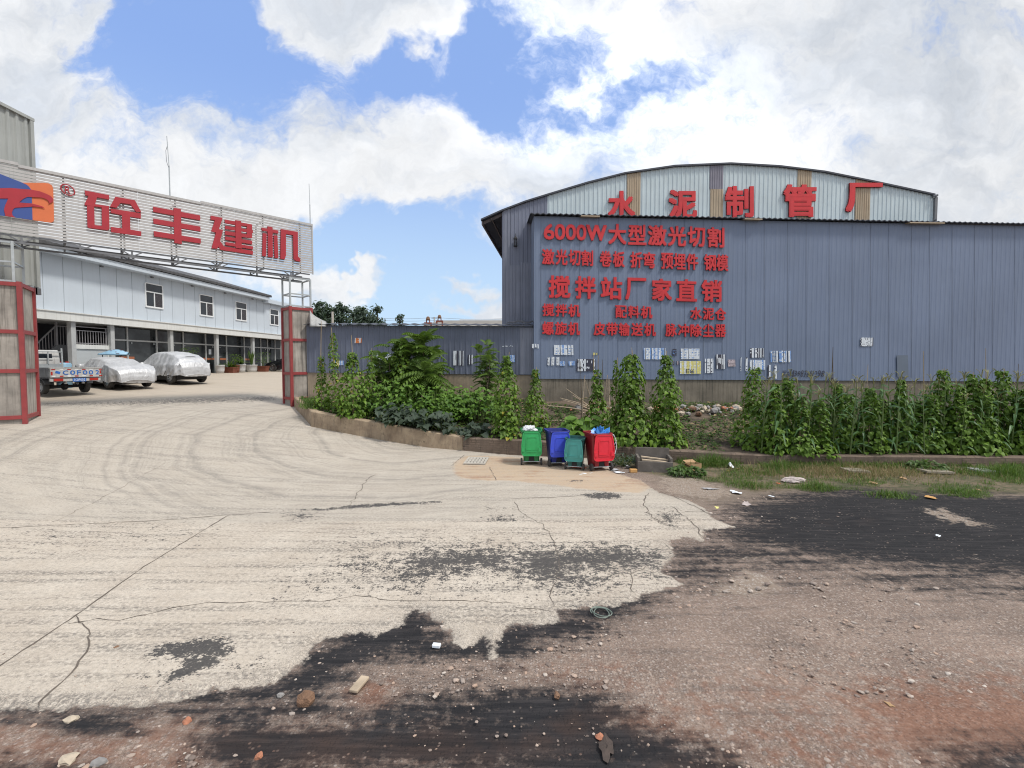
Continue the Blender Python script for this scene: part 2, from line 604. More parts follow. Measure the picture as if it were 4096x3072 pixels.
def sdf(P, poly, closed=True):
    """signed distance (positive inside) of points P (n,2) to a polygon, or distance to a line"""
    n = len(poly)
    d2 = np.full(len(P), 1e9)
    inside = np.zeros(len(P), bool)
    for i in range(n if closed else n - 1):
        a, b = poly[i], poly[(i + 1) % n]
        e = b - a
        w = P - a
        t = np.clip((w @ e) / max(e @ e, 1e-9), 0, 1)
        q = w - t[:, None] * e
        d2 = np.minimum(d2, (q * q).sum(1))
        if closed:
            c = ((a[1] > P[:, 1]) != (b[1] > P[:, 1]))
            with np.errstate(divide='ignore', invalid='ignore'):
                xx = (b[0] - a[0]) * (P[:, 1] - a[1]) / (b[1] - a[1]) + a[0]
            inside ^= c & (P[:, 0] < xx)
    d = np.sqrt(d2)
    return np.where(inside, d, -d) if closed else d


GL = dict(ox=0, oy=1750, k=0.9268)
GR = dict(ox=2046, oy=1750, k=0.9268)
edge_l = [(-400, 1180), (0, 1175), (180, 1178), (330, 1170), (480, 1165), (600, 1160), (800, 1130), (930, 1090), (1050, 1085), (1180, 1065), (1300, 980), (1340, 930),
          (1345, 900), (1400, 865), (1480, 860), (1560, 840), (1620, 862), (1680, 830), (1750, 810), (1760, 760), (1800, 740), (1850, 765), (1900, 800), (1940, 840),
          (1960, 890), (2000, 912), (2040, 900), (2090, 850), (2120, 955), (2140, 960), (2150, 880)]
edge_r = [(0, 810), (100, 815), (215, 795), (190, 745), (320, 735), (430, 730), (540, 705), (560, 680), (650, 660), (740, 635), (690, 600), (640, 580), (690, 530),
          (705, 500), (680, 450), (740, 430), (830, 450), (830, 400), (970, 390), (870, 350), (840, 310), (760, 270), (640, 240), (600, 215), (560, 185), (430, 150), (470, 60)]
conc_poly = np.vstack([px_poly(edge_l, **GL), px_poly(edge_r, **GR), np.array([(2.6, 16.5), (-4, 17), (-9, 24), (-18, 46), (-30, 46), (-60, 30), (-60, 3.0)])])
dark_polys = [  # (polygon, softness m, strength)
    (px_poly([(960, 300), (1120, 262), (1300, 232), (1500, 215), (1900, 245), (2300, 250), (2900, 260), (2900, 700), (2212, 600), (1900, 585), (1500, 560), (1250, 520),
              (1150, 480), (1000, 470), (880, 410), (980, 360)], **GR), 0.5, 1.0),
    (px_poly([(690, 470), (860, 440), (1100, 470), (1500, 560), (1900, 590), (2300, 620), (2300, 680), (1700, 640), (1250, 560), (1150, 590), (950, 580), (880, 640), (740, 660),
              (560, 720), (640, 590)], **GR), 0.6, 0.85),
    (np.vstack([px_poly([(600, 1165), (1180, 1040), (1330, 900), (1500, 830), (1780, 700), (1960, 860), (2212, 790)], **GL),
                px_poly([(100, 790), (560, 670), (760, 640), (560, 740), (420, 800), (330, 850), (150, 880), (40, 960), (0, 980)], **GR),
                px_poly([(2000, 960), (1700, 960), (1560, 990), (1440, 1080), (1450, 1160), (1400, 1215), (1280, 1200), (1180, 1175), (900, 1180)], **GL)]), 0.22, 0.95),
    (np.vstack([px_poly([(-300, 1165), (600, 1150), (850, 1150), (900, 1215), (700, 1200), (500, 1220), (-300, 1200)], **GL)]), 0.10, 0.95),
    (px_poly([(200, 1230), (420, 1205), (560, 1230), (600, 1290), (420, 1310), (260, 1300)], **GL), 0.10, 0.85),
    (np.vstack([px_poly([(830, 1190), (1100, 1185), (1300, 1225), (1500, 1190), (1750, 1130), (2212, 1080)], **GL),
                px_poly([(0, 1075), (150, 1065), (330, 1090), (460, 1140), (570, 1215), (760, 1300), (980, 1380), (1080, 1500), (-100, 1560)], **GR),
                px_poly([(1700, 1560), (900, 1500), (840, 1330), (960, 1270)], **GL)]), 0.20, 0.92),
    (px_poly([(-200, 1400), (120, 1380), (420, 1420), (500, 1560), (-300, 1600)], **GL), 0.2, 0.7),
    (px_poly([(1640, 1560), (1830, 1400), (1880, 1360), (2050, 1345), (2300, 1335), (2300, 1600)], **GR), 0.16, 1.0),
]
stain_and_band_polys = [(px_poly([(1150, 700), (1300, 520), (1500, 420), (1950, 400), (2230, 430), (2230, 720), (1700, 690)], **GL), 0.5, 0.34), (px_poly([(-20, 420), (400, 430), (690, 470), (690, 600), (300, 730), (-20, 740)], **GR), 0.5, 0.34), (px_poly([(0, 380), (1000, 360), (1000, 480), (0, 520)], **GL), 0.5, 0.25),
     # coal dust lying on the concrete; the last polygon is a darker gate band
    (px_poly([(650, 930), (720, 895), (860, 880), (975, 868), (985, 905), (1030, 935), (960, 965), (900, 1010), (800, 1040), (720, 1085), (700, 1060), (760, 1000), (800, 960), (730, 955), (660, 965)], **GL), 0.07, 1.0),
    (px_poly([(560, 1060), (690, 1010), (720, 1030), (640, 1065)], **GL), 0.12, 0.5),
    (px_poly([(940, 1010), (1060, 990), (1180, 960), (1150, 1000), (1020, 1030)], **GL), 0.12, 0.5),
    (px_poly([(1460, 570), (1560, 530), (1690, 550), (1780, 500), (1960, 480), (2230, 480), (2230, 600), (2080, 590), (1900, 610), (1750, 650), (1700, 630), (1720, 570)], **GL), 0.4, 1.05),
    (px_poly([(-20, 480), (130, 480), (360, 470), (560, 480), (690, 520), (640, 560), (420, 600), (300, 590), (440, 620), (330, 660), (120, 640), (-20, 600)], **GR), 0.4, 1.05),
    (px_poly([(560, 590), (690, 600), (640, 625), (560, 610)], **GR), 0.12, 0.9),
    (px_poly([(1300, 690), (1540, 480), (1570, 490), (1440, 590), (1340, 690)], **GL), 0.12, 0.62),
    (px_poly([(1500, 655), (1600, 605), (1625, 610), (1560, 670)], **GL), 0.12, 0.65),
    (px_poly([(1210, 340), (1360, 328), (1380, 350), (1270, 365)], **GL), 0.15, 0.7),
    (px_poly([(1200, 322), (1450, 306), (1560, 292), (1900, 277), (1900, 286), (1600, 305), (1380, 320)], **GL), 0.06, 1.0),
    (px_poly([(1560, 455), (1760, 440), (1930, 440), (1800, 465), (1590, 470)], **GL), 0.2, 0.6),
    (px_poly([(-120, 345), (0, 340), (50, 352), (0, 370), (-80, 365)], **GR), 0.15, 0.75),
    (px_poly([(-110, 300), (0, 305), (0, 318), (-100, 316)], **GR), 0.15, 0.5),
    (px_poly([(300, 250), (400, 238), (480, 250), (460, 270), (340, 268)], **GR), 0.08, 1.0),
    (px_poly([(240, 190), (300, 186), (320, 192), (250, 196)], **GR), 0.08, 0.9),
    (px_poly([(440, 400), (560, 395), (620, 410), (480, 415)], **GR), 0.2, 0.6),
    (px_poly([(600, 330), (700, 320), (740, 350), (700, 400), (640, 370)], **GR), 0.2, 0.75),
    (px_poly([(-300, 425), (100, 432), (250, 440), (240, 452), (0, 450), (-300, 446)], **GL), 0.35, 0.45),
    (px_poly([(385, 655), (1100, 640), (1700, 605), (2212, 588), (2750, 580), (2750, 625), (2300, 645), (1700, 660), (1250, 675), (800, 672), (385, 670)], 0, 1350, 0.4069), 0.5, 0.72),  # darker band along the gate line
]
pale_polys = [(px_poly([(880, 640), (1000, 570), (1130, 590), (1170, 650), (1040, 690), (900, 680)], **GR), 0.2, 0.9),
              (px_poly([(1760, 320), (1850, 308), (1960, 345), (2080, 380), (2030, 390), (1860, 355)], **GR), 0.3, 0.9),
              (px_poly([(950, 520), (1050, 495), (1130, 530), (1080, 570), (960, 540)], **GR), 0.25, 0.5),
              (px_poly([(1200, 345), (1420, 350), (1400, 354), (1210, 352)], **GR), 0.15, 0.6),
              (px_poly([(1450, 415), (1740, 510), (1760, 545), (1640, 490)], **GR), 0.3, 0.35),
              (px_poly([(1880, 470), (2060, 520), (2250, 530), (2000, 545)], **GR), 0.3, 0.45),
              (px_poly([(740, 520), (800, 515), (800, 540), (730, 540)], **GR), 0.15, 0.5),
              (px_poly([(620, 170), (760, 160), (880, 200), (1000, 240), (880, 280), (760, 260), (640, 230)], **GR), 0.4, 0.8)]
red_polys = [(px_poly([(-200, 1380), (500, 1330), (800, 1290), (1200, 1180), (1500, 1080), (2300, 1060), (2300, 1600), (-200, 1600)], **GR), 0.45, 0.50), (px_poly([(-300, 1180), (2300, 1150), (2300, 1600), (-300, 1600)], **GL), 0.2, 0.38),
             (px_poly([(1550, 1170), (1750, 1120), (2000, 1150), (2300, 1130), (2300, 1330), (2000, 1340), (1850, 1350), (1700, 1290)], **GR), 0.35, 1.0),
             (px_poly([(190, 1230), (290, 1200), (330, 1240), (230, 1280)], **GR), 0.12, 1.0),
             (px_poly([(100, 1290), (400, 1290), (460, 1370), (200, 1380)], **GR), 0.2, 0.8),
             (px_poly([(500, 1190), (640, 1210), (760, 1270), (720, 1310), (480, 1250), (300, 1200)], **GR), 0.2, 0.7),
             (px_poly([(1050, 1060), (1200, 1040), (1300, 1100), (1150, 1170), (1000, 1130)], **GR), 0.3, 0.55),
             (px_poly([(650, 1150), (900, 1140), (1000, 1200), (760, 1230)], **GR), 0.3, 0.5),
             (px_poly([(1540, 1100), (1640, 1070), (1690, 1130), (1580, 1180)], **GL), 0.12, 0.8),
             (px_poly([(-100, 1240), (500, 1290), (860, 1200), (900, 1320), (700, 1400), (200, 1400), (-100, 1420)], **GL), 0.25, 0.55),
             (px_poly([(80, 1030), (450, 1010), (500, 1080), (250, 1110)], **GR), 0.3, 0.5)]
rust_polys = [(np.vstack([px_poly([(1945, 130), (2010, 80), (2212, 85)], **GL), px_poly([(120, 100), (430, 140), (560, 185), (610, 215), (560, 245), (380, 235), (100, 200), (0, 190)], **GR),
                          px_poly([(2100, 190), (1990, 178)], **GL)]), 0.15, 1.0)]
mud_poly = px_poly([(560, 150), (760, 110), (1100, 100), (1500, 110), (2900, 110), (2900, 250), (2212, 250), (1900, 245), (1500, 215), (1300, 230), (1000, 275), (840, 300), (700, 240)], **GR)
grass_poly = px_poly([(430, 110), (560, 60), (2900, 60), (2900, 245), (2100, 240), (1700, 245), (1300, 222), (1050, 235), (900, 195), (700, 180), (560, 150)], **GR)
DRAIN = px_poly([(385, 660), (1100, 650)], 0, 1350, 0.4069)


def build_ground():
    ang = np.radians(np.concatenate([np.arange(-180, -58, 4.0), np.arange(-58, 54, 0.19), np.arange(54, 180, 4.0)]))
    ys = np.concatenate([np.arange(3900, 3080, -40.0), np.arange(3080, 1640, -4.6), np.arange(1640, 1480, -2.2)])
    rs = CAM_H * 1900 / (ys - 1454.0)
    rs = np.concatenate([[0.3, 0.7], rs[rs > 1.0], [230, 330, 500, 800, 1300, 2000]])
    A, Rr = np.meshgrid(ang, rs)
    X, Y = (Rr * np.sin(A)).ravel(), (Rr * np.cos(A)).ravel()
    P = np.stack([X, Y], 1)
    near = (np.abs(A) < R(60)).ravel() & (Rr < 70).ravel()
    Pn = P[near]
    def full(v, fill=0.0):
        o = np.full(len(P), float(fill))
        o[near] = v
        return o
    def soft(lst, grow=1.0):
        acc = np.zeros(len(Pn))
        for poly, w, k in lst:
            w = w * grow
            d = sdf(Pn, poly)
            acc = np.maximum(acc, k * np.clip(0.5 + d / (2 * w), 0, 1))
        return acc
    conc = np.clip(sdf(Pn, conc_poly), -1.5, 1.5)
    dark = soft(dark_polys, 2.0)
    stain_and_band = soft(stain_and_band_polys, 1.3)
    pale = soft(pale_polys)
    red = soft(red_polys, 2.2)
    rust = soft(rust_polys)
    mud = np.clip(0.5 + sdf(Pn, mud_poly) / 0.8, 0, 1)
    gr = np.clip(0.5 + sdf(Pn, grass_poly) / 0.7, 0, 1)
    s = -0.75 * X + 0.66 * Y
    Z = ramp_s(s)
    # the unpaved part is uneven: ruts and a low ridge at the bottom of the view
    lump = np.zeros(len(P))
    rng = np.random.RandomState(3)
    for k in range(26):
        f = rng.uniform(1.0, 6.0)
        th = rng.uniform(0, 6.28)
        lump += np.sin(f * (X * math.cos(th) + Y * math.sin(th) * 1.6) + rng.uniform(0, 6.28)) / f
    rough = np.clip(-full(conc, 1.0) / 0.5, 0, 1) * np.clip((14 - Y) / 3, 0, 1)
    Z = Z + lump * 0.011 * rough
    Z = Z + 0.022 * np.clip(full(conc, 0.0) / 0.1, 0, 1)
    nr, na = Rr.shape
    i = np.arange((nr - 1) * na).reshape(nr - 1, na)
    j = np.roll(i, -1, axis=1)
    quads = np.stack([i, i + na, j + na, j], -1).reshape(-1, 4)
    me = bpy.data.meshes.new('ground')
    me.vertices.add(len(P))
    me.vertices.foreach_set('co', np.stack([X, Y, Z], 1).astype(np.float32).ravel())
    me.loops.add(quads.size)
    me.loops.foreach_set('vertex_index', quads.astype(np.int32).ravel())
    me.polygons.add(len(quads))
    me.polygons.foreach_set('loop_start', (np.arange(len(quads)) * 4).astype(np.int32))
    me.polygons.foreach_set('use_smooth', np.ones(len(quads), bool))
    me.update(calc_edges=True)
    farc = -1.5
    for nm, v, fill in (('conc', conc, farc), ('dark', dark, 0), ('stain_and_band', stain_and_band, 0), ('pale', pale, 0), ('red', red, 0), ('rust', rust, 0), ('mud', mud, 0), ('grassy', gr, 0)):
        at_ = me.attributes.new(nm, 'FLOAT', 'POINT')
        at_.data.foreach_set('value', full(v, fill).astype(np.float32))
    o = bpy.data.objects.new('ground', me)
    COL.objects.link(o)
    tag(o, kind='structure')
    return o


def ground_material():
    m, t, b = mk('concrete_apron_coal_dust_gravel_and_red_earth')
    pos = t.add('ShaderNodeNewGeometry').outputs['Position']
    flat = t.vmath('MULTIPLY', pos, (1, 1, 0))
    st01 = lambda q: t.lin(q, 0.3, 0.7)
    fine = st01(t.noise(flat, 55, 5, 0.7))
    mid = st01(t.noise(flat, 7, 7, 0.65))
    big = st01(t.noise(flat, 1.1, 5, 0.6))
    # traffic runs along the road (x): drawn-out noise
    run = st01(t.noise(t.mapping(flat, (0.35, 4.0, 1), (0, 0, 0.02)), 1.3, 7, 0.68))
    run2 = st01(t.noise(t.mapping(flat, (0.5, 6.0, 1), (0, 0, 0.05)), 2.6, 6, 0.7))
    speck = st01(t.noise(flat, 110, 3, 0.7))
    grain = st01(t.noise(flat, 21, 4, 0.7))
    grain2 = st01(t.noise(flat, 44, 3, 0.7))
    # --- concrete
    c0 = t.mix(big, (0.480, 0.412, 0.332), (0.60, 0.535, 0.448))
    c0 = t.mix(t.math('MULTIPLY', mid, 0.38), c0, (0.34, 0.295, 0.25))
    c0 = t.mix(t.math('MULTIPLY', t.step(run, 0.5, 1.0), 0.16), c0, (0.27, 0.245, 0.215))
    c0 = t.mix(t.math('MULTIPLY', t.step(t.noise(t.mapping(flat, (0.22, 3.6, 1), (0, 0, 0.02), (4, 3, 0)), 1.2, 8, 0.74), 0.48, 0.60), t.math('MULTIPLY', t.step(grain, 0.2, 0.8), 0.75)), c0, (0.12, 0.11, 0.10))
    c0 = t.mix(t.math('MULTIPLY', t.math('MULTIPLY', t.step(speck, 0.5, 0.9), t.lin(run2, 0, 1, 0.35, 1.0)), 0.75), c0, (0.19, 0.175, 0.155))
    c0 = t.mix(t.math('MULTIPLY', t.step(speck, 0.35, 0.05), 0.35), c0, (0.66, 0.62, 0.55))
    c0 = t.mix(t.math('MULTIPLY', t.step(grain, 0.50, 0.95), t.lin(mid, 0, 1, 0.25, 0.65)), c0, (0.235, 0.215, 0.19))
    c0 = t.mix(t.math('MULTIPLY', t.step(grain2, 0.55, 0.95), 0.45), c0, (0.22, 0.20, 0.18))
    c0 = t.mix(t.math('MULTIPLY', t.step(grain, 0.45, 0.1), 0.35), c0, (0.64, 0.59, 0.52))
    pit = t.step(t.noise(flat, 34, 2, 0.5), 0.60, 0.70)
    c0 = t.mix(t.math('MULTIPLY', pit, t.math('MULTIPLY', t.lin(mid, 0, 1, 0.15, 0.75), t.step(t.noise(t.mapping(flat, (0.4, 1.2, 1)), 1.0, 4, 0.6), 0.35, 0.6))), c0, (0.16, 0.145, 0.13))
    # tyre marks sweeping out of the gate: arcs round a point on the right
    dx = t.vmath('DISTANCE', t.vmath('ADD', flat, t.vmath('SCALE', t.noise(flat, 0.35, 2, 0.5, 'Color'))), (-3.0, 17.6, 0), out=1)
    dx.node.inputs[0].links[0].from_node.inputs[1].links[0].from_node.inputs['Scale'].default_value = 1.2
    cx = t.add('ShaderNodeCombineXYZ')
    t.sock(cx.inputs[0], dx)
    arcs = st01(t.noise(cx.outputs[0], 1.7, 9, 0.78))
    sx = t.add('ShaderNodeSeparateXYZ')
    t.sock(sx.inputs[0], pos)
    inramp = t.math('MULTIPLY', t.step(sx.outputs[1], 7.6, 10.5), t.math('MULTIPLY', t.step(sx.outputs[0], 1.5, -2.0), t.step(sx.outputs[1], 24, 19)))
    tread = t.step(st01(t.noise(flat, 3.0, 7, 0.7)), 0.0, 0.65)
    tyre = t.math('MULTIPLY', t.math('MULTIPLY', t.step(arcs, 0.38, 0.80), inramp), tread)
    c0 = t.mix(t.math('MULTIPLY', tyre, 0.68), c0, (0.16, 0.145, 0.13))
    # older slab of the ramp is greyer
    slab = t.step(t.math('ADD', sx.outputs[1], t.math('MULTIPLY', sx.outputs[0], -0.035)), 8.75, 8.85)
    c0 = t.mix(t.math('MULTIPLY', slab, 0.32), c0, (0.37, 0.345, 0.30))
    yard = t.step(sx.outputs[2], 1.35, 1.55)
    c0 = t.mix(t.math('MULTIPLY', yard, 0.5), c0, (0.44, 0.37, 0.29))
    # rusty run-off near the drain
    rn = t.step(t.math('ADD', t.attr('rust'), t.math('MULTIPLY', t.math('SUBTRACT', t.math('MULTIPLY', t.math('ADD', mid, big), 0.5), 0.5), 1.1)), 0.25, 0.85)
    c0 = t.mix(t.math('MULTIPLY', rn, t.lin(mid, 0, 1, 0.9, 0.45)), c0, t.mix(t.step(t.math('MULTIPLY', t.math('ADD', run, big), 0.5), 0.5, 0.85), (0.45, 0.33, 0.22), (0.31, 0.17, 0.095)))
    # coal dust and the darker gate band on the concrete
    sv = t.math('ADD', t.attr('stain_and_band'), t.math('ADD', t.math('MULTIPLY', t.math('SUBTRACT', mid, 0.5), 0.95), t.math('MULTIPLY', t.math('SUBTRACT', run2, 0.5), 0.28)))
    sv = t.math('ADD', sv, t.math('MULTIPLY', t.math('SUBTRACT', t.math('MULTIPLY', t.math('ADD', grain, grain2), 0.5), 0.5), 1.5))
    present = t.step(t.attr('stain_and_band'), 0.02, 0.18)
    st_ = t.math('MULTIPLY', t.step(sv, 0.44, 0.76), present)
    c0 = t.mix(t.math('MULTIPLY', st_, 0.92), c0, t.mix(fine, (0.024, 0.024, 0.026), (0.070, 0.068, 0.068)))
    # --- earth: grey-brown gravel, red soil, coal dust, mud
    vor = t.add('ShaderNodeTexVoronoi')
    t.sock(vor.inputs['Vector'], flat)
    vor.inputs['Scale'].default_value = 36
    cellc = t.add('ShaderNodeSeparateColor')
    t.sock(cellc.inputs[0], vor.outputs['Color'])
    stone = t.math('MULTIPLY', t.step(vor.outputs['Distance'], 0.62, 0.25), t.step(cellc.outputs[0], 0.45, 0.6))
    vor2 = t.add('ShaderNodeTexVoronoi')
    t.sock(vor2.inputs['Vector'], flat)
    vor2.inputs['Scale'].default_value = 120
    stone2 = t.step(vor2.outputs['Distance'], 0.55, 0.2)
    g0 = t.mix(big, (0.125, 0.089, 0.070), (0.260, 0.192, 0.152))
    g0 = t.mix(t.math('MULTIPLY', stone2, 0.6), g0, t.mix(fine, (0.22, 0.175, 0.15), (0.46, 0.40, 0.355)))
    g0 = t.mix(t.math('MULTIPLY', stone, 0.62), g0, t.mix(cellc.outputs[1], (0.20, 0.155, 0.13), (0.50, 0.45, 0.41)))
    g0 = t.mix(t.math('MULTIPLY', t.step(run, 0.5, 0.95), 0.5), g0, (0.105, 0.085, 0.075))
    g0 = t.mix(t.math('MULTIPLY', t.step(grain, 0.45, 0.95), 0.58), g0, (0.43, 0.35, 0.29))
    g0 = t.mix(t.math('MULTIPLY', t.step(grain2, 0.5, 0.1), 0.62), g0, (0.075, 0.062, 0.056))
    rv = t.step(t.math('ADD', t.attr('red'), t.math('MULTIPLY', t.math('SUBTRACT', mid, 0.5), 0.6)), 0.12, 0.62)
    g0 = t.mix(t.math('MULTIPLY', rv, t.lin(grain2, 0, 1, 0.92, 0.6)), g0, t.mix(grain, (0.125, 0.055, 0.034), (0.255, 0.130, 0.085)))
    mv = t.math('MULTIPLY', t.attr('mud'), 0.8)
    g0 = t.mix(mv, g0, t.mix(mid, (0.12, 0.095, 0.07), (0.235, 0.19, 0.15)))
    gv = t.math('MULTIPLY', t.step(t.math('ADD', t.attr('grassy'), t.math('MULTIPLY', t.math('SUBTRACT', mid, 0.5), 0.6)), 0.35, 0.75), 0.8)
    g0 = t.mix(gv, g0, t.mix(t.step(t.math('ADD', t.math('MULTIPLY', mid, 0.5), t.math('MULTIPLY', big, 0.5)), 0.3, 0.7), (0.050, 0.062, 0.024), (0.150, 0.115, 0.075)))
    dv = t.math('ADD', t.attr('dark'), t.math('ADD', t.math('ADD', t.math('MULTIPLY', t.math('SUBTRACT', run, 0.5), 0.5), t.math('MULTIPLY', t.math('SUBTRACT', grain, 0.5), 0.3)), t.math('MULTIPLY', t.math('SUBTRACT', mid, 0.5), 0.42)))
    dpres = t.step(t.attr('dark'), 0.02, 0.3)
    dm = t.math('MULTIPLY', t.step(dv, 0.18, 0.74), dpres)
    dm = t.math('MULTIPLY', dm, t.math('SUBTRACT', 1.0, t.math('MULTIPLY', t.math('MULTIPLY', stone, t.step(cellc.outputs[2], 0.93, 0.97)), 0.5)))
    dark = t.mix(t.step(run2, 0.25, 1.0), (0.014, 0.014, 0.016), (0.036, 0.033, 0.034))
    dark = t.mix(t.math('MULTIPLY', t.step(run, 0.72, 1.0), 0.3), dark, (0.085, 0.075, 0.07))
    brown = t.math('MULTIPLY', t.step(t.math('ADD', t.attr('red'), t.math('MULTIPLY', t.math('SUBTRACT', big, 0.5), 0.6)), 0.15, 0.6), 0.75)
    dark = t.mix(brown, dark, t.mix(run2, (0.022, 0.017, 0.016), (0.068, 0.043, 0.034)))
    g0 = t.mix(dm, g0, dark)
    pv = t.math('MULTIPLY', t.step(t.math('ADD', t.attr('pale'), t.math('MULTIPLY', t.math('SUBTRACT', mid, 0.5), 0.8)), 0.38, 0.72), t.step(t.attr('pale'), 0.02, 0.2))
    g0 = t.mix(t.math('MULTIPLY', pv, 0.8), g0, t.mix(stone, (0.27, 0.215, 0.17), (0.42, 0.38, 0.34)))
    # --- edge between the two
    ev = t.math('ADD', t.attr('conc'), t.math('ADD', t.math('MULTIPLY', t.math('SUBTRACT', mid, 0.5), 0.12), t.math('MULTIPLY', t.math('SUBTRACT', fine, 0.5), 0.05)))
    em = t.step(ev, -0.02, 0.03)
    skirt = t.step(t.math('ADD', t.attr('conc'), t.math('MULTIPLY', t.math('SUBTRACT', mid, 0.5), 0.5)), 0.35, -0.05)
    c0 = t.mix(t.math('MULTIPLY', skirt, t.math('MULTIPLY', t.step(fine, 0.35, 0.75), 0.6)), c0, (0.10, 0.092, 0.088))
    col = t.mix(em, g0, c0)
    t.sock(b.inputs['Base Color'], col)
    t.sock(b.inputs['Roughness'], t.lin(big, 0, 1, 0.82, 0.95))
    b.inputs['Specular IOR Level'].default_value = 0.25
    h1 = t.math('ADD', t.math('MULTIPLY', stone, 0.8), t.math('MULTIPLY', mid, 0.8))
    h2 = t.math('MULTIPLY', t.math('ADD', fine, t.math('MULTIPLY', mid, 0.5)), 0.35)
    hm = t.n.new('ShaderNodeMix')
    t.sock(hm.inputs[0], em)
    t.sock(hm.inputs[2], h1)
    t.sock(hm.inputs[3], h2)
    bp = t.add('ShaderNodeBump')
    bp.inputs['Strength'].default_value = 0.55
    bp.inputs['Distance'].default_value = 0.018
    t.sock(bp.inputs['Height'], hm.outputs[0])
    t.sock(b.inputs['Normal'], bp.outputs[0])
    return m


ground = build_ground()
ground.data.materials.append(ground_material())


# cracks and joints in the slab: thin irregular dark strips lying on it
def crack(mb, pts, w, jag=0.03, seed=0, lift=0.026):
    rnd = random.Random(seed)
    path = []
    for (a, b) in zip(pts[:-1], pts[1:]):
        L = math.hypot(b[0] - a[0], b[1] - a[1])
        n = max(2, int(L / 0.12))
        for i in range(n):
            t = i / n
            path.append((a[0] + (b[0] - a[0]) * t + rnd.uniform(-jag, jag), a[1] + (b[1] - a[1]) * t + rnd.uniform(-jag, jag)))
    path.append(tuple(pts[-1]))
    vs, fs = [], []
    for i, p in enumerate(path):
        q, r = path[max(0, i - 1)], path[min(len(path) - 1, i + 1)]
        dx, dy = r[0] - q[0], r[1] - q[1]
        L = math.hypot(dx, dy) or 1
        h = w * rnd.uniform(0.2, 0.95) / 2 * (0.25 if i in (0, len(path) - 1) else 1)
        for s in (-1, 1):
            x, y = p[0] - dy / L * h * s, p[1] + dx / L * h * s
            vs.append((x, y, gz(x, y) + lift))
    for i in range(len(path) - 1):
        fs.append((2 * i, 2 * i + 2, 2 * i + 3, 2 * i + 1))
    mb.add(vs, fs)


mb = MB()
M['crack'] = plain('dirt_filled_crack', (0.115, 0.095, 0.078), 0.95, 0, 0.3, 12)
crack(mb, px_poly([(-120, 1075), (0, 995), (270, 815), (330, 775), (620, 565), (985, 340)], **GL), 0.026, 0.006, 1)
crack(mb, px_poly([(280, 812), (345, 805), (420, 790), (520, 797), (640, 770), (760, 738), (900, 722), (1050, 718), (1330, 716), (1420, 712), (1530, 693), (1620, 700), (1640, 710), (1850, 712), (2000, 712), (2212, 722)], **GL), 0.017, 0.02, 2)
crack(mb, px_poly([(330, 775), (345, 805), (370, 820), (385, 858), (375, 880), (388, 905), (350, 970), (300, 1030), (235, 1095), (190, 1130), (170, 1172)], **GL), 0.022, 0.018, 3)
crack(mb, px_poly([(-400, 412), (0, 396), (330, 380), (700, 362), (985, 340), (1200, 325)], **GL), 0.022, 0.02, 4)
crack(mb, px_poly([(1500, 303), (1530, 265), (1560, 225), (1580, 190), (1620, 160)], **GL), 0.03, 0.04, 5)
crack(mb, px_poly([(590, 245), (570, 290), (590, 330), (640, 375), (700, 395)], **GR), 0.03, 0.04, 6)
crack(mb, px_poly([(690, 300), (760, 350), (830, 440)], **GR), 0.03, 0.04, 7)
crack(mb, px_poly([(640, 235), (760, 285), (880, 345)], **GR), 0.025, 0.04, 8)
crack(mb, px_poly([(740, 330), (800, 320), (850, 330)], **GR), 0.02, 0.04, 9)
crack(mb, px_poly([(10, 280), (40, 330), (130, 380), (165, 420), (190, 470), (205, 560), (185, 640), (170, 690), (190, 745)], **GR), 0.02, 0.03, 10)
crack(mb, px_poly([(0, 268), (200, 262), (300, 255)], **GR), 0.03, 0.02, 11)
crack(mb, px_poly([(585, 560), (520, 600), (520, 660), (540, 690)], **GR), 0.02, 0.03, 12)
crack(mb, px_poly([(2112, 130), (2130, 165), (2140, 190)], **GL), 0.025, 0.02, 13)
crack(mb, px_poly([(1950, 125), (1990, 90), (2005, 78)], **GL), 0.03, 0.02, 14)
crack(mb, px_poly([(230, 370), (330, 320), (560, 200), (720, 110)], **GL), 0.010, 0.03, 15)
crack(mb, px_poly([(0, 740), (120, 750), (185, 760)], **GR), 0.02, 0.02, 16)
tag(mb.build('pavement_cracks', M['crack']), kind='structure')


# ------------------------------------------------------------------ gravel: far too many to count
def in_poly(x, y, poly):
    return float(sdf(np.array([[x, y]]), poly)[0])


M['gravel'] = None
def gravel_mat(name, cols):
    m, t, b = mk(name)
    tn = t.attr('tone')
    rmp = t.add('ShaderNodeValToRGB')
    el = rmp.color_ramp.elements
    el[0].position, el[0].color = 0.0, (*cols[0], 1)
    el[1].position, el[1].color = 1.0, (*cols[-1], 1)
    for i, c in enumerate(cols[1:-1]):
        e = el.new((i + 1) / (len(cols) - 1))
        e.color = (*c, 1)
    t.sock(rmp.inputs[0], tn)
    t.sock(b.inputs['Base Color'], rmp.outputs[0])
    b.inputs['Roughness'].default_value = 0.9
    b.inputs['Specular IOR Level'].default_value = 0.2
    return m


M['gravel'] = gravel_mat('mixed_road_gravel', [(0.17, 0.135, 0.115), (0.26, 0.205, 0.175), (0.33, 0.285, 0.25), (0.38, 0.27, 0.205), (0.48, 0.43, 0.38)])
rnd = random.Random(11)
mb = MB()
cand = np.array([(rnd.random(), rnd.random()) for _ in range(42000)])
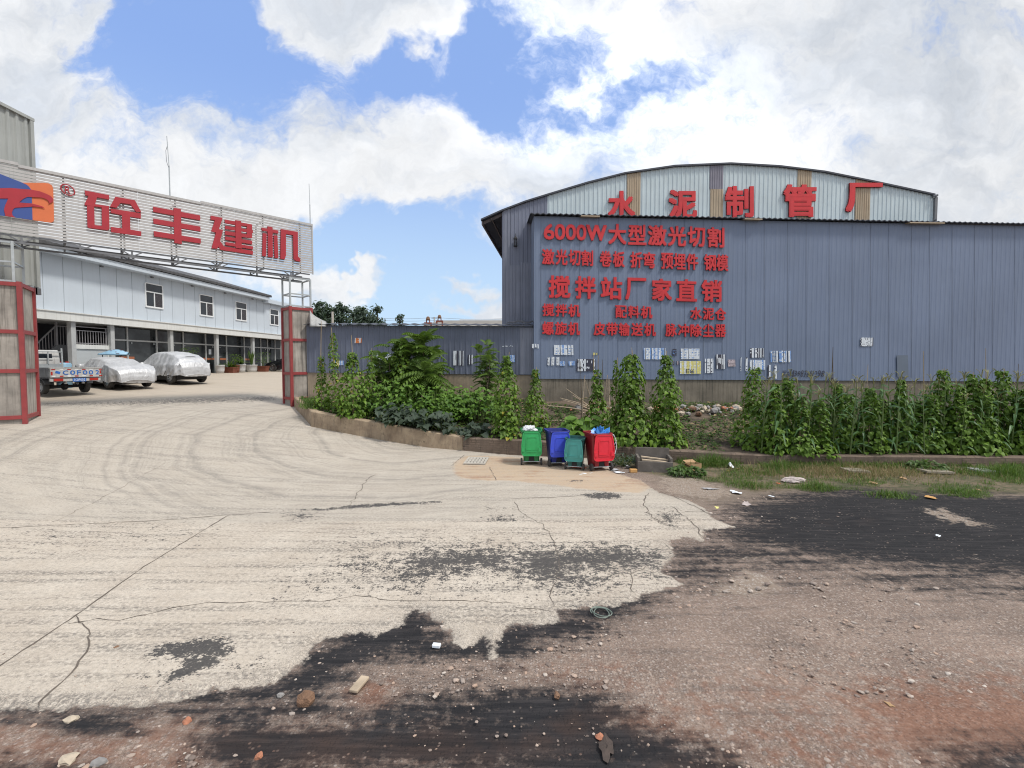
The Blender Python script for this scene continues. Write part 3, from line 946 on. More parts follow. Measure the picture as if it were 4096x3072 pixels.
# drawn over the ground in front of the camera, thinning with distance
dist = 2.7 * (12.0 / 2.7) ** cand[:, 0]
angs = R(-54) + cand[:, 1] * R(106)
GP = np.stack([dist * np.sin(angs), dist * np.cos(angs)], 1)
outc = sdf(GP, conc_poly)
dk = np.zeros(len(GP))
for poly, w, k in dark_polys:
    dk = np.maximum(dk, k * np.clip(0.5 + sdf(GP, poly) / (2 * w), 0, 1))
thick_stones = np.zeros(len(GP))
for poly in (px_poly([(500, 1050), (1300, 980), (1500, 1300), (1600, 1500), (1000, 1450), (760, 1280)], **GR), px_poly([(-200, 1180), (900, 1150), (1000, 1300), (800, 1500), (-300, 1560)], **GL)):
    thick_stones = np.maximum(thick_stones, np.clip(0.5 + sdf(GP, poly) / 0.5, 0, 1))
cnt = 0
for i in range(len(GP)):
    x, y = GP[i]
    o = outc[i]
    if y > 10.5:
        continue
    cl_ = 0.5 + 0.5 * mnoise.noise(Vector((x * 1.1, y * 1.1, 5)))
    if o > 0.0:
        p = 0.05 * math.exp(-o / 0.5) + 0.006 * (y < 5.5)
        cap = 0.010
    elif dk[i] > 0.5:
        p = 0.09 * cl_ + 0.14 * thick_stones[i]
        cap = 0.016
    else:
        p = 0.42 * cl_ + 0.60 * thick_stones[i] * cl_ + 0.16
        cap = 0.030
    if rnd.random() > p:
        continue
    r = min(cap, 0.0045 * (1 - rnd.random()) ** -0.55) * (1.0 if y < 6 else 1.25)
    mb.ct = rnd.random()
    mb.rock((x, y, gz(x, y) + (0.024 if o > 0 else 0.0) + r * 0.15), r, i, 0.5, 0 if r < 0.008 else 1)
    cnt += 1
tag(mb.build('gravel', M['gravel']), 'loose road gravel scattered over the unpaved foreground', 'gravel', kind='stuff')
# ------------------------------------------------------------------ hall on the right: planes
HP = Vector(((2135 - 2048) / 1900 * 20.0, 20.0, 0))
HD = Vector((21.6, 0.9, 0)).normalized()              # along the front wall, to the right
HN = Vector((HD.y, -HD.x, 0))                          # out of the wall, to the road


def hall(px, py, off=0.0):
    """point on the front wall (off metres proud of it)"""
    return on_plane(px, py, HP + HN * off, HN)


def corrugated(mb, a, b, z0, z1, nrm, pitch=0.2, depth=0.028, rib=0.3, top=None):
    """ribbed sheet from a to b (ground line), between heights z0 and z1 (numbers or functions of the share along a-b)"""
    a, b = Vector((a[0], a[1], 0)), Vector((b[0], b[1], 0))
    L = (b - a).length
    n = max(1, round(L / pitch))
    st = []
    for i in range(n):
        for f, h in ((0.0, 0), (0.5 - rib / 2 - 0.08, 0), (0.5 - rib / 2, 1), (0.5 + rib / 2, 1), (0.5 + rib / 2 + 0.08, 0)):
            st.append(((i + f) / n, h))
    st.append((1.0, 0))
    lo = z0 if callable(z0) else (lambda t: z0)
    hi = z1 if callable(z1) else (lambda t: z1)
    vs, fs = [], []
    for t, h in st:
        p = a.lerp(b, t) + nrm * (depth * h)
        vs.append((p.x, p.y, lo(t)))
        vs.append((p.x, p.y, hi(t)))
    for i in range(len(st) - 1):
        fs.append((2 * i, 2 * i + 2, 2 * i + 3, 2 * i + 1))
    mb.add(vs, fs)


RX0, RX1 = 2135, 4400
A0, A1 = hall(RX0, 1515), hall(RX1, 1528.5)
T0, T1 = hall(RX0, 864), hall(RX1, 910)
shed = thing('workshop_building', 'long blue-grey corrugated workshop wall carrying rows of red lettering above a concrete plinth', 'building', (A0.x, A0.y, 1.4))
mb = MB()
corrugated(mb, A0, A1, lambda t: A0.z + (A1.z - A0.z) * t, lambda t: T0.z + (T1.z - T0.z) * t, HN, 0.205, 0.005)
# end of the shed on its left side
lp = A0 - HN * 1.6
mb.add([(A0.x, A0.y, A0.z), (lp.x, lp.y, A0.z), (lp.x, lp.y, T0.z + 0.1), (T0.x, T0.y, T0.z)], [(0, 1, 2, 3)])
M['lap'] = plain('darker_sheet_lap', (0.115, 0.14, 0.19), 0.6, 0, 0.2, 2)  # thin lap seams between sheets, in a darker blue-grey
rnd = random.Random(2)
u_ = 0.3
LW = (A1 - A0).length
while u_ < LW - 0.3:
    p, q = A0 + HD * u_, T0.lerp(T1, u_ / LW)
    mb.mat(1).prism([p + HN * 0.0135, p + HD * 0.010 + HN * 0.0135, Vector((q.x, q.y, q.z)) + HD * 0.010 + HN * 0.0135, Vector((q.x, q.y, q.z)) + HN * 0.0135], HN * 0.002)
    u_ += rnd.choice((0.82, 0.82, 1.025))
mb.build('wall', [M['blue_steel'], M['lap']], shed)
mb = MB()
p0, p1 = hall(RX0 - 2, 1513, -0.04), hall(RX1, 1526.5, -0.04)
mb.prism([(p0.x, p0.y, 0.6), (p1.x, p1.y, 0.6), (p1.x, p1.y, A1.z + 0.02), (p0.x, p0.y, A0.z + 0.02)], -HN * 0.3)
M['plinth'] = plain('mossy_concrete_plinth', (0.185, 0.160, 0.125), 0.9, 0, 0.35, 1.0, 0.4, 0.7, (0.06, 0.056, 0.042))
mb.build('plinth', M['plinth'], shed)
# roof of the shed: corrugated sheets whose wavy ends show along the top of the wall
mb = MB()
q0 = T0 - HD * 0.16 + HN * 0.22 + Vector((0, 0, 0.02))
q1 = T1 + HN * 0.22 + Vector((0, 0, 0.02))
nseg = 420
vs, fs = [], []
for i in range(nseg + 1):
    t = i / nseg
    wv = 0.024 * math.sin(i * math.pi / 2)
    p = q0.lerp(q1, t)
    for k, (back, up) in enumerate(((0, 0.0), (1.9, 0.16))):
        for th in (0, 0.03):
            vs.append((p.x - HN.x * back, p.y - HN.y * back, p.z + up + wv + th))
for i in range(nseg):
    o_, n_ = 4 * i, 4 * i + 4
    fs += [(o_, n_, n_ + 2, o_ + 2), (o_ + 1, o_ + 3, n_ + 3, n_ + 1), (o_, o_ + 1, n_ + 1, n_), (o_ + 2, n_ + 2, n_ + 3, o_ + 3)]
mb.add(vs, fs)
mb.build('roof', M['roof_steel'], shed)
mb = MB()
c0, c1, c2, c3 = hall(3589, 1508, 0.034), hall(3634, 1508, 0.034), hall(3631, 1421, 0.034), hall(3587, 1421, 0.034)
mb.prism([c0, c1, c2, c3], HN * 0.006)
M['patch'] = plain('darker_slate_patch_panel', (0.125, 0.155, 0.20), 0.6, 0, 0.08, 3)
tag(mb.build('patch_panel', M['patch'], shed), 'darker rectangular patch riveted near the right end of the wall')
for a_, b_, z_ in ((2325, 2400, 862), (2980, 3050, 874), (3640, 3780, 889)):
    e0, e1 = hall(a_, z_ + 3, 0.245), hall(b_, z_ + 5, 0.245)
    mb = MB()
    mb.prism([e0, e1, e1 + Vector((0, 0, 0.045)), e0 + Vector((0, 0, 0.045))], -HN * 1.0 + Vector((0, 0, 0.11)))
    mb.build('skylight_strip', M['tan_strip'], shed)

# ------------------------------------------------------------------ big arched hall behind the shed
GY = Vector((0, 21.6, 0))


def gable(px, py, off=0.0):
    return on_plane(px, py, GY + HN * off, HN)


outline = [(2190, 783), (2350, 735), (2500, 697), (2700, 668), (2925, 658), (3120, 669), (3300, 691), (3500, 731), (3640, 761), (3742, 783)]
left_out = [(2008, 848), (2100, 813), (2190, 783)]
bigh = thing('arched_hall', 'tall factory hall with a shallow arched gable of pale corrugated sheets behind the blue-grey workshop', 'building', (gable(2900, 1400).x, 21.7, 1.4))


def arch_fn(pts):
    P3 = [gable(x, y) for x, y in pts]
    us = [(p - P3[0]).dot(HD) for p in P3]
    zs = [p.z for p in P3]
    return P3[0], P3[-1], us[-1], us, zs


def arch_wall(mb, pts, pitch, depth, zlow, rib=0.3):
    a, b, L, us, zs = arch_fn(pts)
    corrugated(mb, a, b, zlow, lambda t: float(np.interp(t * L, us, zs)), HN, pitch, depth, rib)


mb = MB()
arch_wall(mb, outline, 0.2, 0.022, 1.2, 0.25)
mb.build('gable_wall', M['white_steel'], bigh)
mb = MB()
arch_wall(mb, left_out, 0.17, 0.018, 1.2)
mb.build('gable_wall', M['grey_steel'], bigh)['label'] = 'narrow grey-violet sheet wall at the left end of the gable'
mb = MB()
for x0, x1, y1, y0 in ((2082, 2131, 1050, 1310), (2040, 2080, 1061, 1310), (2013, 2040, 835, 1310)):
    a, b = gable(x0, y0, 0.03), gable(x1, y0, 0.03)
    zt = gable(x0, y1, 0.03).z
    corrugated(mb, a, b, 1.2, zt, HN, 0.13, 0.02)
M['grey_steel_b'] = plain('lighter_grey_steel_sheet', (0.19, 0.205, 0.255), 0.45, 0, 0.12, 1.0, 0, 0.3)
mb.build('cladding_sheet', M['grey_steel_b'], bigh)
for x0, x1, ytop, ybot, mt, lb in ((2505, 2560, 0, 950, 'tan_strip', None), (2838, 2892, 0, 756, 'grey_strip', 'grey upper half of the middle translucent strip'), (2838, 2890, 757, 950, 'tan_strip', None),
                                   (3184, 3240, 0, 950, 'tan_strip', None), (3416, 3476, 0, 950, 'tan_strip', None)):
    _, _, L, us, zs = arch_fn(outline)
    base = gable(2190, 783)
    a, b = gable(x0, ybot, 0.026), gable(x1, ybot, 0.026)
    ua, ub = (a - base).dot(HD), (b - base).dot(HD)
    mb = MB()
    zt = (lambda t, ua=ua, ub=ub: float(np.interp(ua + (ub - ua) * t, us, zs)) - 0.02) if ytop == 0 else (lambda t, z=gable(x0, ytop).z: z)
    corrugated(mb, a, b, a.z, zt, HN, 0.11, 0.018)
    o = mb.build('translucent_strip', M[mt], bigh)
    if lb: o['label'] = lb
# roof: thin curved shell running back, with a wide eave on the left
mb = MB()
pts = [(1923, 884), (2008, 846), (2100, 811)] + outline
BK = Vector((0.11, 1.0, 0)).normalized()
F = [gable(x, y - 3, 0.12) for x, y in pts]
vs, fs = [], []
for p in F:
    for back in (0, 26):
        q = p + BK * back
        vs += [(q.x, q.y, q.z), (q.x, q.y, q.z + 0.07)]
for i in range(len(F) - 1):
    o_, n_ = 4 * i, 4 * i + 4
    fs += [(o_, n_, n_ + 2, o_ + 2), (o_ + 1, o_ + 3, n_ + 3, n_ + 1), (o_, o_ + 1, n_ + 1, n_), (o_ + 2, n_ + 2, n_ + 3, o_ + 3)]
mb.add(vs, fs)
e_ = 4 * (len(F) - 1)
mb.f += [(0, 2, 3, 1), (e_, e_ + 1, e_ + 3, e_ + 2)]
mb.m += [0, 0]
mb.build('roof', M['roof_steel'], bigh)
# boxed underside of the left eave and the side wall
mb = MB()
w0 = gable(2008, 848)
w1 = w0 + BK * 26
mb.add([(w0.x, w0.y, 1.2), (w1.x, w1.y, 1.2), (w1.x, w1.y, w0.z), (w0.x, w0.y, w0.z)], [(0, 1, 2, 3)])
mb.build('side_wall', M['grey_steel'], bigh)
mb = MB()
r0 = gable(3742, 783)
r1 = r0 + BK * 26
mb.add([(r0.x, r0.y, 1.2), (r1.x, r1.y, 1.2), (r1.x, r1.y, r0.z), (r0.x, r0.y, r0.z)], [(0, 1, 2, 3)])
mb.build('side_wall', M['grey_steel'], bigh)
mb = MB()
f0, f1 = F[0] - Vector((0, 0, 0.05)), F[1] - Vector((0, 0, 0.05))
for k in range(5):
    b0 = BK * (0.25 + 5.5 * k)
    mb.bar(f0 + b0 + Vector((0.03, 0, -0.03)), f1 + b0 + Vector((0, 0, -0.03)), 0.05, 0.12)
mb.bar(f0 + Vector((0.06, 0.1, -0.04)), f0 + BK * 25.5 + Vector((0.06, 0, -0.04)), 0.06, 0.16)
mb.bar((f0 + f1) / 2 + BK * 0.1 + Vector((0, 0, -0.06)), (f0 + f1) / 2 + BK * 25.5 + Vector((0, 0, -0.06)), 0.05, 0.08)
mb.build('eave_purlin', M['soffit'], bigh)
mb = MB()
d0 = gable(3742, 790, 0.06)
d1 = gable(3738, 905, 0.06)
mb.bar(d0, (d0.x, d0.y, d1.z), 0.12, 0.12)
mb.bar(gable(3733, 880, 0.1), gable(3745, 878, 0.16), 0.1, 0.06)
mb.bar(gable(3731, 785, 0.1), gable(3750, 782, 0.16), 0.14, 0.08)
mb.build('downpipe', M['galv_dark'], bigh)
# old lantern hanging on the grey wall
lan = thing('wall_lantern', 'small black lantern hanging on the grey sheet wall left of the lettering', 'lantern', tuple(gable(2062, 985, 0.14)))
c = gable(2062, 968, 0.14)
mb = MB()
for sx in (-1, 1):
    for sy in (-1, 1):
        mb.bar(c + Vector((sx * 0.06, sy * 0.06, -0.16)), c + Vector((sx * 0.07, sy * 0.07, 0.13)), 0.016)
mb.lathe([(0.10, -0.19), (0.10, -0.16)], c, 6)
mb.lathe([(0.105, 0.13), (0.03, 0.24), (0.012, 0.27)], c, 6)
mb.bar(c + Vector((0, 0, 0.27)), c + Vector((0, 0, 0.38)), 0.014)
mb.bar(c + Vector((0, 0, 0.37)), c + Vector((0, 0.16, 0.37)), 0.014)
mb.build('cage', M['black'], lan)
mb = MB()
mb.lathe([(0.05, -0.15), (0.055, 0.11)], c, 6)
M['lantern_glass'] = plain('grimy_lantern_glass', (0.05, 0.05, 0.06), 0.25, 0, 0.2, 10)
mb.build('glass', M['lantern_glass'], lan)

# ------------------------------------------------------------------ lower fence wall left of the hall
FA, FB = at(1255, 1490, 21.0), at(2146, 1500, 20.25)
FT0, FT1 = at(1255, 1298, 21.0), at(2146, 1303, 20.25)
fd = (Vector((FB.x, FB.y, 0)) - Vector((FA.x, FA.y, 0))).normalized()
fn = Vector((fd.y, -fd.x, 0))
fpl = Vector((FA.x, FA.y, 0))


def fen(px, py, off=0.0):
    return on_plane(px, py, fpl + fn * off, fn)


fence = thing('sheet_metal_fence', 'low blue-grey corrugated fence wall with a wavy dark cap behind the shrubs', 'fence', (FA.x, FA.y, 1.4))
mb = MB()
corrugated(mb, FA - fd * 0.3, FB, lambda t: FA.z + (FB.z - FA.z) * t, lambda t: FT0.z + (FT1.z - FT0.z) * t - 0.02, fn, 0.24, 0.018, 0.22)
mb.build('sheet_panel', M['fence_steel'], fence)
mb = MB()
s0, s1 = fen(2079, 1498, 0.035), fen(2146, 1500, 0.035)
corrugated(mb, s0, s1, s0.z, FT1.z - 0.1, fn, 0.2, 0.022)
mb.build('patch_sheet', M['grey_steel_b'], fence)
mb = MB()
g0, g1 = FA - fd * 0.3 - fn * 0.03, FB - fn * 0.03
mb.prism([(g0.x, g0.y, 0.8), (g1.x, g1.y, 0.8), (g1.x, g1.y, FB.z + 0.02), (g0.x, g0.y, FA.z + 0.02)], -fn * 0.25)
M['tan_plinth'] = plain('tan_rendered_plinth', (0.33, 0.265, 0.19), 0.9, 0, 0.25, 1.5, 0.3, 0.4, (0.17, 0.14, 0.11))
mb.build('plinth', M['tan_plinth'], fence)
mb = MB()
h0, h1 = FT0 - fd * 0.35, FT1 + fd * 0.06
ns = 180
vs, fs = [], []
for i in range(ns + 1):
    t = i / ns
    ph = (i % 8) / 8.0
    wv = 0.035 * max(0, math.sin(ph * math.pi)) ** 2
    p = h0.lerp(h1, t)
    for off, dz in ((0.22, -0.03), (-0.35, 0.06)):
        for th in (0, 0.02):
            vs.append((p.x + fn.x * off, p.y + fn.y * off, p.z + dz + wv + th))
for i in range(ns):
    o_, n_ = 4 * i, 4 * i + 4
    fs += [(o_, n_, n_ + 2, o_ + 2), (o_ + 1, o_ + 3, n_ + 3, n_ + 1), (o_, o_ + 1, n_ + 1, n_), (o_ + 2, n_ + 2, n_ + 3, o_ + 3)]
mb.add(vs, fs)
# torn tarpaper bits at the right end of the cap
for k in range(4):
    e0 = fen(2025 + 30 * k, 1293 - (k % 2) * 4, 0.10)
    mb.prism([e0, e0 + fd * 0.42, e0 + fd * 0.40 + Vector((0, 0, 0.05)), e0 + fd * 0.1 + Vector((0, 0, 0.06))], -fn * 0.2 + Vector((0, 0, 0.04)))
mb.build('cap_sheet', M['roof_steel'], fence)
# curled sheet where the fence cap meets the gate pillar
mb = MB()
vs, fs = [], []
for i in range(9):
    t = i / 8
    a = at(1243 + 62 * t, 1240 + 48 * t ** 0.6, 21.15)
    for j in range(6):
        u = j / 5
        lx = at(1243 + 62 * t - 4 * (1 - t), 1240 + 48 * t ** 0.6 + (1306 - 1240 - 48 * t ** 0.6) * u, 21.15 - 0.5 * u - 0.05 * math.sin(i * 2.2))
        vs.append(tuple(lx))
for i in range(8):
    for j in range(5):
        k = i * 6 + j
        fs.append((k, k + 6, k + 7, k + 1))
mb.add(vs, fs)
M['pale_tin'] = plain('pale_bent_tin', (0.36, 0.36, 0.35), 0.6, 0.1, 0.15, 3, 0, 0.3)
o = mb.build('bent_sheet', M['pale_tin'], fence, smooth=True)
sm = o.modifiers.new('thick', 'SOLIDIFY'); sm.thickness = 0.012

# ------------------------------------------------------------------ lettering
_gl = {}


def glyph(ch, bold):
    key = (ch, bold)
    if key not in _gl:
        cu = bpy.data.curves.new('glyph', 'FONT')
        cu.body = ch
        cu.extrude = 0.5
        cu.offset = bold
        cu.resolution_u = 3
        o = bpy.data.objects.new('glyph', cu)
        COL.objects.link(o)
        bpy.context.view_layer.update()
        me = o.evaluated_get(bpy.context.evaluated_depsgraph_get()).to_mesh()
        v = np.array([p.co[:] for p in me.vertices])
        fs = [tuple(p.vertices) for p in me.polygons]
        fz = [p.normal.z > 0.5 for p in me.polygons]
        o.evaluated_get(bpy.context.evaluated_depsgraph_get()).to_mesh_clear()
        bpy.data.objects.remove(o)
        bpy.data.curves.remove(cu)
        lo, hi = v.min(0), v.max(0)
        v = (v - lo) / np.maximum(hi - lo, 1e-6)
        _gl[key] = (v, fs, fz)
    return _gl[key]


def put_glyph(mb, ch, quad, depth, bold=0.03, two=True):
    """glyph stretched over quad = bottom-left, bottom-right, top-right, top-left; depth = vector to the front"""
    v, fs, fz = glyph(ch, 0.0)
    bl, br, tr, tl = [Vector(q) for q in quad]
    # heavy lettering: the outline is stacked with itself, shifted by the extra stroke width
    sh = [(0, 0)] if bold <= 0 else [(a * bold, b * bold) for a, b in ((0, 0), (1, .9), (-1, .9), (1, -.9), (-1, -.9))]
    for n_, (sx, sy) in enumerate(sh):
        o_ = len(mb.v)
        for x, y, z in v:
            x = bold + (1 - 2 * bold) * x + sx
            y = bold + (1 - 2 * bold) * y + sy
            p = (bl.lerp(br, x)).lerp(tl.lerp(tr, x), y)
            mb.v.append(tuple(p + Vector(depth) * (z * (1 - 0.012 * n_))))
            mb.t.append(0.5)
        for f, front in zip(fs, fz):
            mb.f.append(tuple(o_ + i for i in f))
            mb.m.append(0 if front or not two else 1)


def row(root, chars, y0a, y1a, xa, y0b, y1b, xb, pl, ox, oy, k, off, thick, bold, mats, spec=None):
    for ch, x0, x1 in chars:
        def yy_(x, a, b): return a + (b - a) * (x - xa) / (xb - xa)
        sc = (spec or {}).get(ch, (0.0, 1.0))
        def P_(x, top):
            t_, b_ = yy_(x, y0a, y0b), yy_(x, y1a, y1b)
            y = t_ + (b_ - t_) * (sc[0] if top else sc[1])
            return pl(ox + x * k, oy + y * k, off)
        m_ = MB()
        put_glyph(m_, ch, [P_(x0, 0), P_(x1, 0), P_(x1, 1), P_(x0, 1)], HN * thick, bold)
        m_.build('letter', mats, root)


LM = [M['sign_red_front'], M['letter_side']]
LK = dict(pl=hall, ox=2050, oy=850, k=0.4521, off=0.028, thick=0.055, mats=LM)


def sign(name, label, px, py):
    p = hall(px, py, 0.03)
    return thing(name, label, 'sign', tuple(p), 0, 'rows of red lettering on the wall')


s1 = sign('wall_lettering', 'large red foam lettering starting with 6000W, topmost row on the blue-grey wall', 2550, 950)
row(s1, [('6', 275, 370), ('0', 372, 465), ('0', 468, 560), ('0', 562, 652), ('W', 650, 832)], 100, 242, 275, 114, 256, 830, bold=0.035, **LK)
row(s1, [('大', 845, 1005), ('型', 1020, 1182), ('激', 1195, 1360), ('光', 1372, 1532), ('切', 1545, 1700), ('割', 1722, 1870)], 100, 282, 845, 135, 314, 1870, bold=0.030, **LK)
s2 = sign('wall_lettering', 'smaller red lettering in five short words, second row from the top of the wall', 2550, 1045)
row(s2, [('激', 260, 370), ('光', 380, 485), ('切', 495, 600), ('割', 608, 712), ('卷', 770, 875), ('板', 885, 990), ('折', 1040, 1145), ('弯', 1153, 1260), ('预', 1310, 1418), ('埋', 1422, 1530),
         ('件', 1535, 1640), ('钢', 1690, 1795), ('模', 1800, 1905)], 322, 460, 260, 376, 522, 1905, bold=0.028, **LK)
s3 = sign('wall_lettering', 'wide-spaced large red lettering of seven characters in the middle row of the wall', 2550, 1160)
row(s3, [('搅', 318, 512), ('拌', 552, 738), ('站', 778, 968), ('厂', 995, 1180), ('家', 1230, 1408), ('直', 1445, 1628), ('销', 1668, 1850)], 556, 757, 320, 600, 796, 1850, bold=0.030, **LK)
s4 = sign('wall_lettering', 'three widely separated red words of three characters, second row from the bottom', 2550, 1250)
row(s4, [('搅', 265, 370), ('拌', 380, 482), ('机', 492, 598), ('配', 908, 1010), ('料', 1020, 1122), ('机', 1132, 1235), ('水', 1570, 1670), ('泥', 1680, 1780), ('仓', 1788, 1885)], 805, 918, 265, 845, 954, 1885, bold=0.028, **LK)
s5 = sign('wall_lettering', 'lowest row of red lettering just above the posters, in three words', 2550, 1330)
row(s5, [('螺', 262, 365), ('旋', 375, 480), ('机', 488, 595), ('皮', 715, 820), ('带', 828, 930), ('输', 938, 1035), ('送', 1048, 1152), ('机', 1162, 1265), ('脉', 1350, 1450), ('冲', 1460, 1560),
         ('除', 1570, 1670), ('尘', 1680, 1778), ('器', 1788, 1885)], 964, 1082, 262, 990, 1104, 1885, bold=0.028, **LK)
s6 = thing('gable_lettering', 'five huge red characters spread across the arched pale gable', 'sign', tuple(gable(2975, 820, 0.05)), 0, 'rows of red lettering on the wall')
for ch, x0, x1, y0, y1 in (('水', 2430, 2540, 765, 880), ('泥', 2672, 2786, 761, 876), ('制', 2898, 3012, 746, 872), ('管', 3130, 3262, 739, 870), ('厂', 3378, 3526, 733, 850)):
    m_ = MB()
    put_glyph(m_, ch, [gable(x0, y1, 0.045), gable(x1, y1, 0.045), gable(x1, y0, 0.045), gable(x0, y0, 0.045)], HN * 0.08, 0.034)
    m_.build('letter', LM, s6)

# ------------------------------------------------------------------ painted phone number, posters
gr_ = thing('wall_graffiti', 'black hand-painted characters and phone number low on the wall above the corn', 'graffiti', tuple(hall(3200, 1495, 0.034)))
m_ = MB()
gk = 0.5859
txt = [('叉', 560, 592), ('车', 594, 622), ('1', 634, 642), ('3', 646, 662), ('9', 668, 684), ('8', 690, 706), ('7', 712, 728), ('6', 732, 746), ('6', 750, 764), ('1', 770, 776), ('2', 784, 800), ('9', 806, 824), ('8', 830, 850)]
for n_, (ch, x0, x1) in enumerate(txt):
    y0, y1 = 226 + 3 * math.sin(n_ * 2.1), 268 + 4 * math.sin(n_ * 1.3)
    def g_(x, y): return hall(2800 + x * gk, 1350 + y * gk, 0.030)
    put_glyph(m_, ch, [g_(x0 - 4, y1), g_(x1 - 4, y1 - 1), g_(x1 + 3, y0), g_(x0 + 3, y0)], HN * 0.004, 0.003, False)
m_.build('brush_writing', M['ink'], gr_)
m_ = MB()
for ch, x0, x1 in (('6', 872, 886), ('2', 893, 908)):
    put_glyph(m_, ch, [g_(x0 - 4, 300), g_(x1 - 4, 299), g_(x1 + 3, 274), g_(x0 + 3, 275)], HN * 0.004, 0.004, False)
m_.build('brush_writing', M['ink'], gr_)


def poster(rect, label, ox, oy, k, pl, nrm, base='paper', second='ink', dark=0.3, tear=0.25, lines=5, seed=0, write=None):
    """a bill pasted over the ribs: torn into upright strips where it bridged the hollows"""
    x0, y0, x1, y1 = rect
    x0, x1, y0, y1 = ox + x0 * k, ox + x1 * k, oy + y0 * k, oy + y1 * k
    rnd = random.Random(seed)
    root = tag(None or thing('poster', label, 'poster', tuple(pl((x0 + x1) / 2, (y0 + y1) / 2, 0.03)), 0, 'bills pasted on the sheet wall'))
    mb = MB()
    lean = rnd.uniform(-1.5, 1.5)
    x = x0
    while x < x1 - 0.5:
        w = min(rnd.choice((2.2, 3.5, 5, 6.5)), x1 - x)
        u = rnd.random()
        ja, jb = rnd.uniform(0, 4) * tear * 2, rnd.uniform(0, 4) * tear * 2
        if u < tear:
            x += w * 0.6
            continue
        mi = 1 if u < tear + dark * (1 - tear) else 0
        off = 0.0296 + 0.0012 * rnd.random()
        q = [pl(x, y1 - jb, off), pl(x + w * 0.92, y1 - jb * rnd.random(), off), pl(x + w * 0.92 + lean, y0 + ja * rnd.random(), off), pl(x + lean, y0 + ja, off)]
        mb.mat(mi).prism(q, nrm * 0.002)
        # printed lines, as far as they survive
        n = lines
        for r_ in range(n):
            if rnd.random() < 0.55 and w > 3:
                ya = y0 + (y1 - y0) * (r_ + 0.2 + 0.1 * rnd.random()) / n
                yb = ya + (y1 - y0) / n * rnd.uniform(0.25, 0.5)
                o2 = off + 0.0035
                mb.mat(1 - mi if rnd.random() < 0.8 else mi).prism([pl(x + 0.5, yb, o2), pl(x + w * rnd.uniform(0.5, 0.85), yb, o2), pl(x + w * rnd.uniform(0.5, 0.85), ya, o2), pl(x + 0.5, ya, o2)], nrm * 0.001)
        x += w
    if not mb.f:
        return
    mb.build('paper_sheet', [M[base], M[second]], root)
    if write:
        m2 = MB()
        wd = (x1 - x0) * 0.42 / len(write)
        for n_, ch in enumerate(write):
            xa = x0 + (x1 - x0) * 0.27 + n_ * wd
            ya, yb = y0 + (y1 - y0) * 0.60, y0 + (y1 - y0) * 0.95
            put_glyph(m2, ch, [pl(xa, yb, 0.037), pl(xa + wd * 0.82, yb, 0.037), pl(xa + wd * 0.82, ya, 0.037), pl(xa, ya, 0.037)], nrm * 0.002, 0.02, False)
        m2.build('digits', M['ink'], root)


P5 = dict(ox=2000, oy=1350, k=0.4521, pl=hall, nrm=HN)
P6 = dict(ox=2800, oy=1350, k=0.5859, pl=hall, nrm=HN)
P4 = dict(ox=1150, oy=1200, k=0.4973, pl=fen, nrm=fn)
poster((480, 65, 650, 155), 'large white striped poster highest at the left end of the wall', dark=0.12, tear=0.15, seed=1, second='paper_blue', lines=4, **P5)
poster((410, 170, 527, 248), 'ragged white paper strips below the large white poster at the wall\'s left end', dark=0.05, tear=0.4, seed=2, **P5)
poster((530, 210, 577, 252), 'tiny blue leaflet right beside the ragged white strips', base='paper_blue', second='paper', tear=0.05, dark=0.3, seed=3, **P5)
poster((608, 208, 662, 248), 'tiny blue leaflet close to the black striped poster', base='paper_blue', second='paper', tear=0.05, dark=0.2, seed=4, **P5)
poster((677, 190, 845, 298), 'mostly black poster with thin white stripes behind the bamboo cane', base='ink', second='paper', dark=0.18, tear=0.05, seed=5, lines=2, **P5)
poster((823, 132, 862, 157), 'yellow paper scrap above the black striped poster', base='paper_yellow', second='ink', dark=0.1, tear=0.35, seed=6, **P5)
poster((1272, 92, 1465, 195), 'white and bright blue poster just above the tall bean vines', base='paper', second='paper_blue', dark=0.38, tear=0.16, seed=7, lines=4, **P5)
poster((1528, 100, 1563, 162), 'narrow dark blue torn leaflet', base='paper_blue', second='ink', dark=0.5, tear=0.1, seed=8, **P5)
poster((1525, 205, 1582, 245), 'faint grey paper residue left of the yellow poster', base='pink', second='ink', dark=0.5, tear=0.35, seed=9, **P5)
poster((1600, 98, 1765, 192), 'white poster directly above the yellow one', dark=0.1, tear=0.14, seed=10, second='paper_blue', lines=4, **P5)
poster((1593, 208, 1778, 322), 'yellow poster with black digits 8766', base='paper_yellow', second='paper', dark=0.4, tear=0.1, seed=11, lines=4, write='8766', **P5)
poster((1806, 186, 1888, 315), 'narrow white and black poster right of the yellow one', dark=0.3, tear=0.2, seed=12, **P5)
poster((1910, 150, 1995, 278), 'tall black poster with white edges between two striped sheets', base='ink', second='paper', dark=0.35, tear=0.02, seed=13, lines=1, **P5)
poster((2018, 196, 2084, 256), 'small pinkish notice on a dark glued patch', base='pink', second='ink', dark=0.12, tear=0.0, seed=14, lines=4, **P5)
poster((2106, 170, 2190, 298), 'bare sheet with only thin white paper stripes left standing', dark=0.0, tear=0.72, seed=15, **P5)
poster((343, 72, 436, 138), 'upper white poster of the stacked pair at the right end of the bills', dark=0.25, tear=0.2, seed=16, lines=3, **P6)
poster((340, 153, 445, 220), 'lower white poster of the stacked pair at the right end of the bills', dark=0.1, tear=0.14, seed=17, second='paper_blue', **P6)
poster((482, 90, 622, 170), 'rightmost wide white poster with pale blue stripes', dark=0.35, tear=0.22, seed=18, second='paper_blue', lines=3, **P6)
poster((460, 185, 525, 283), 'torn paper stripes under the rightmost wide poster', dark=0.1, tear=0.55, seed=19, **P6)
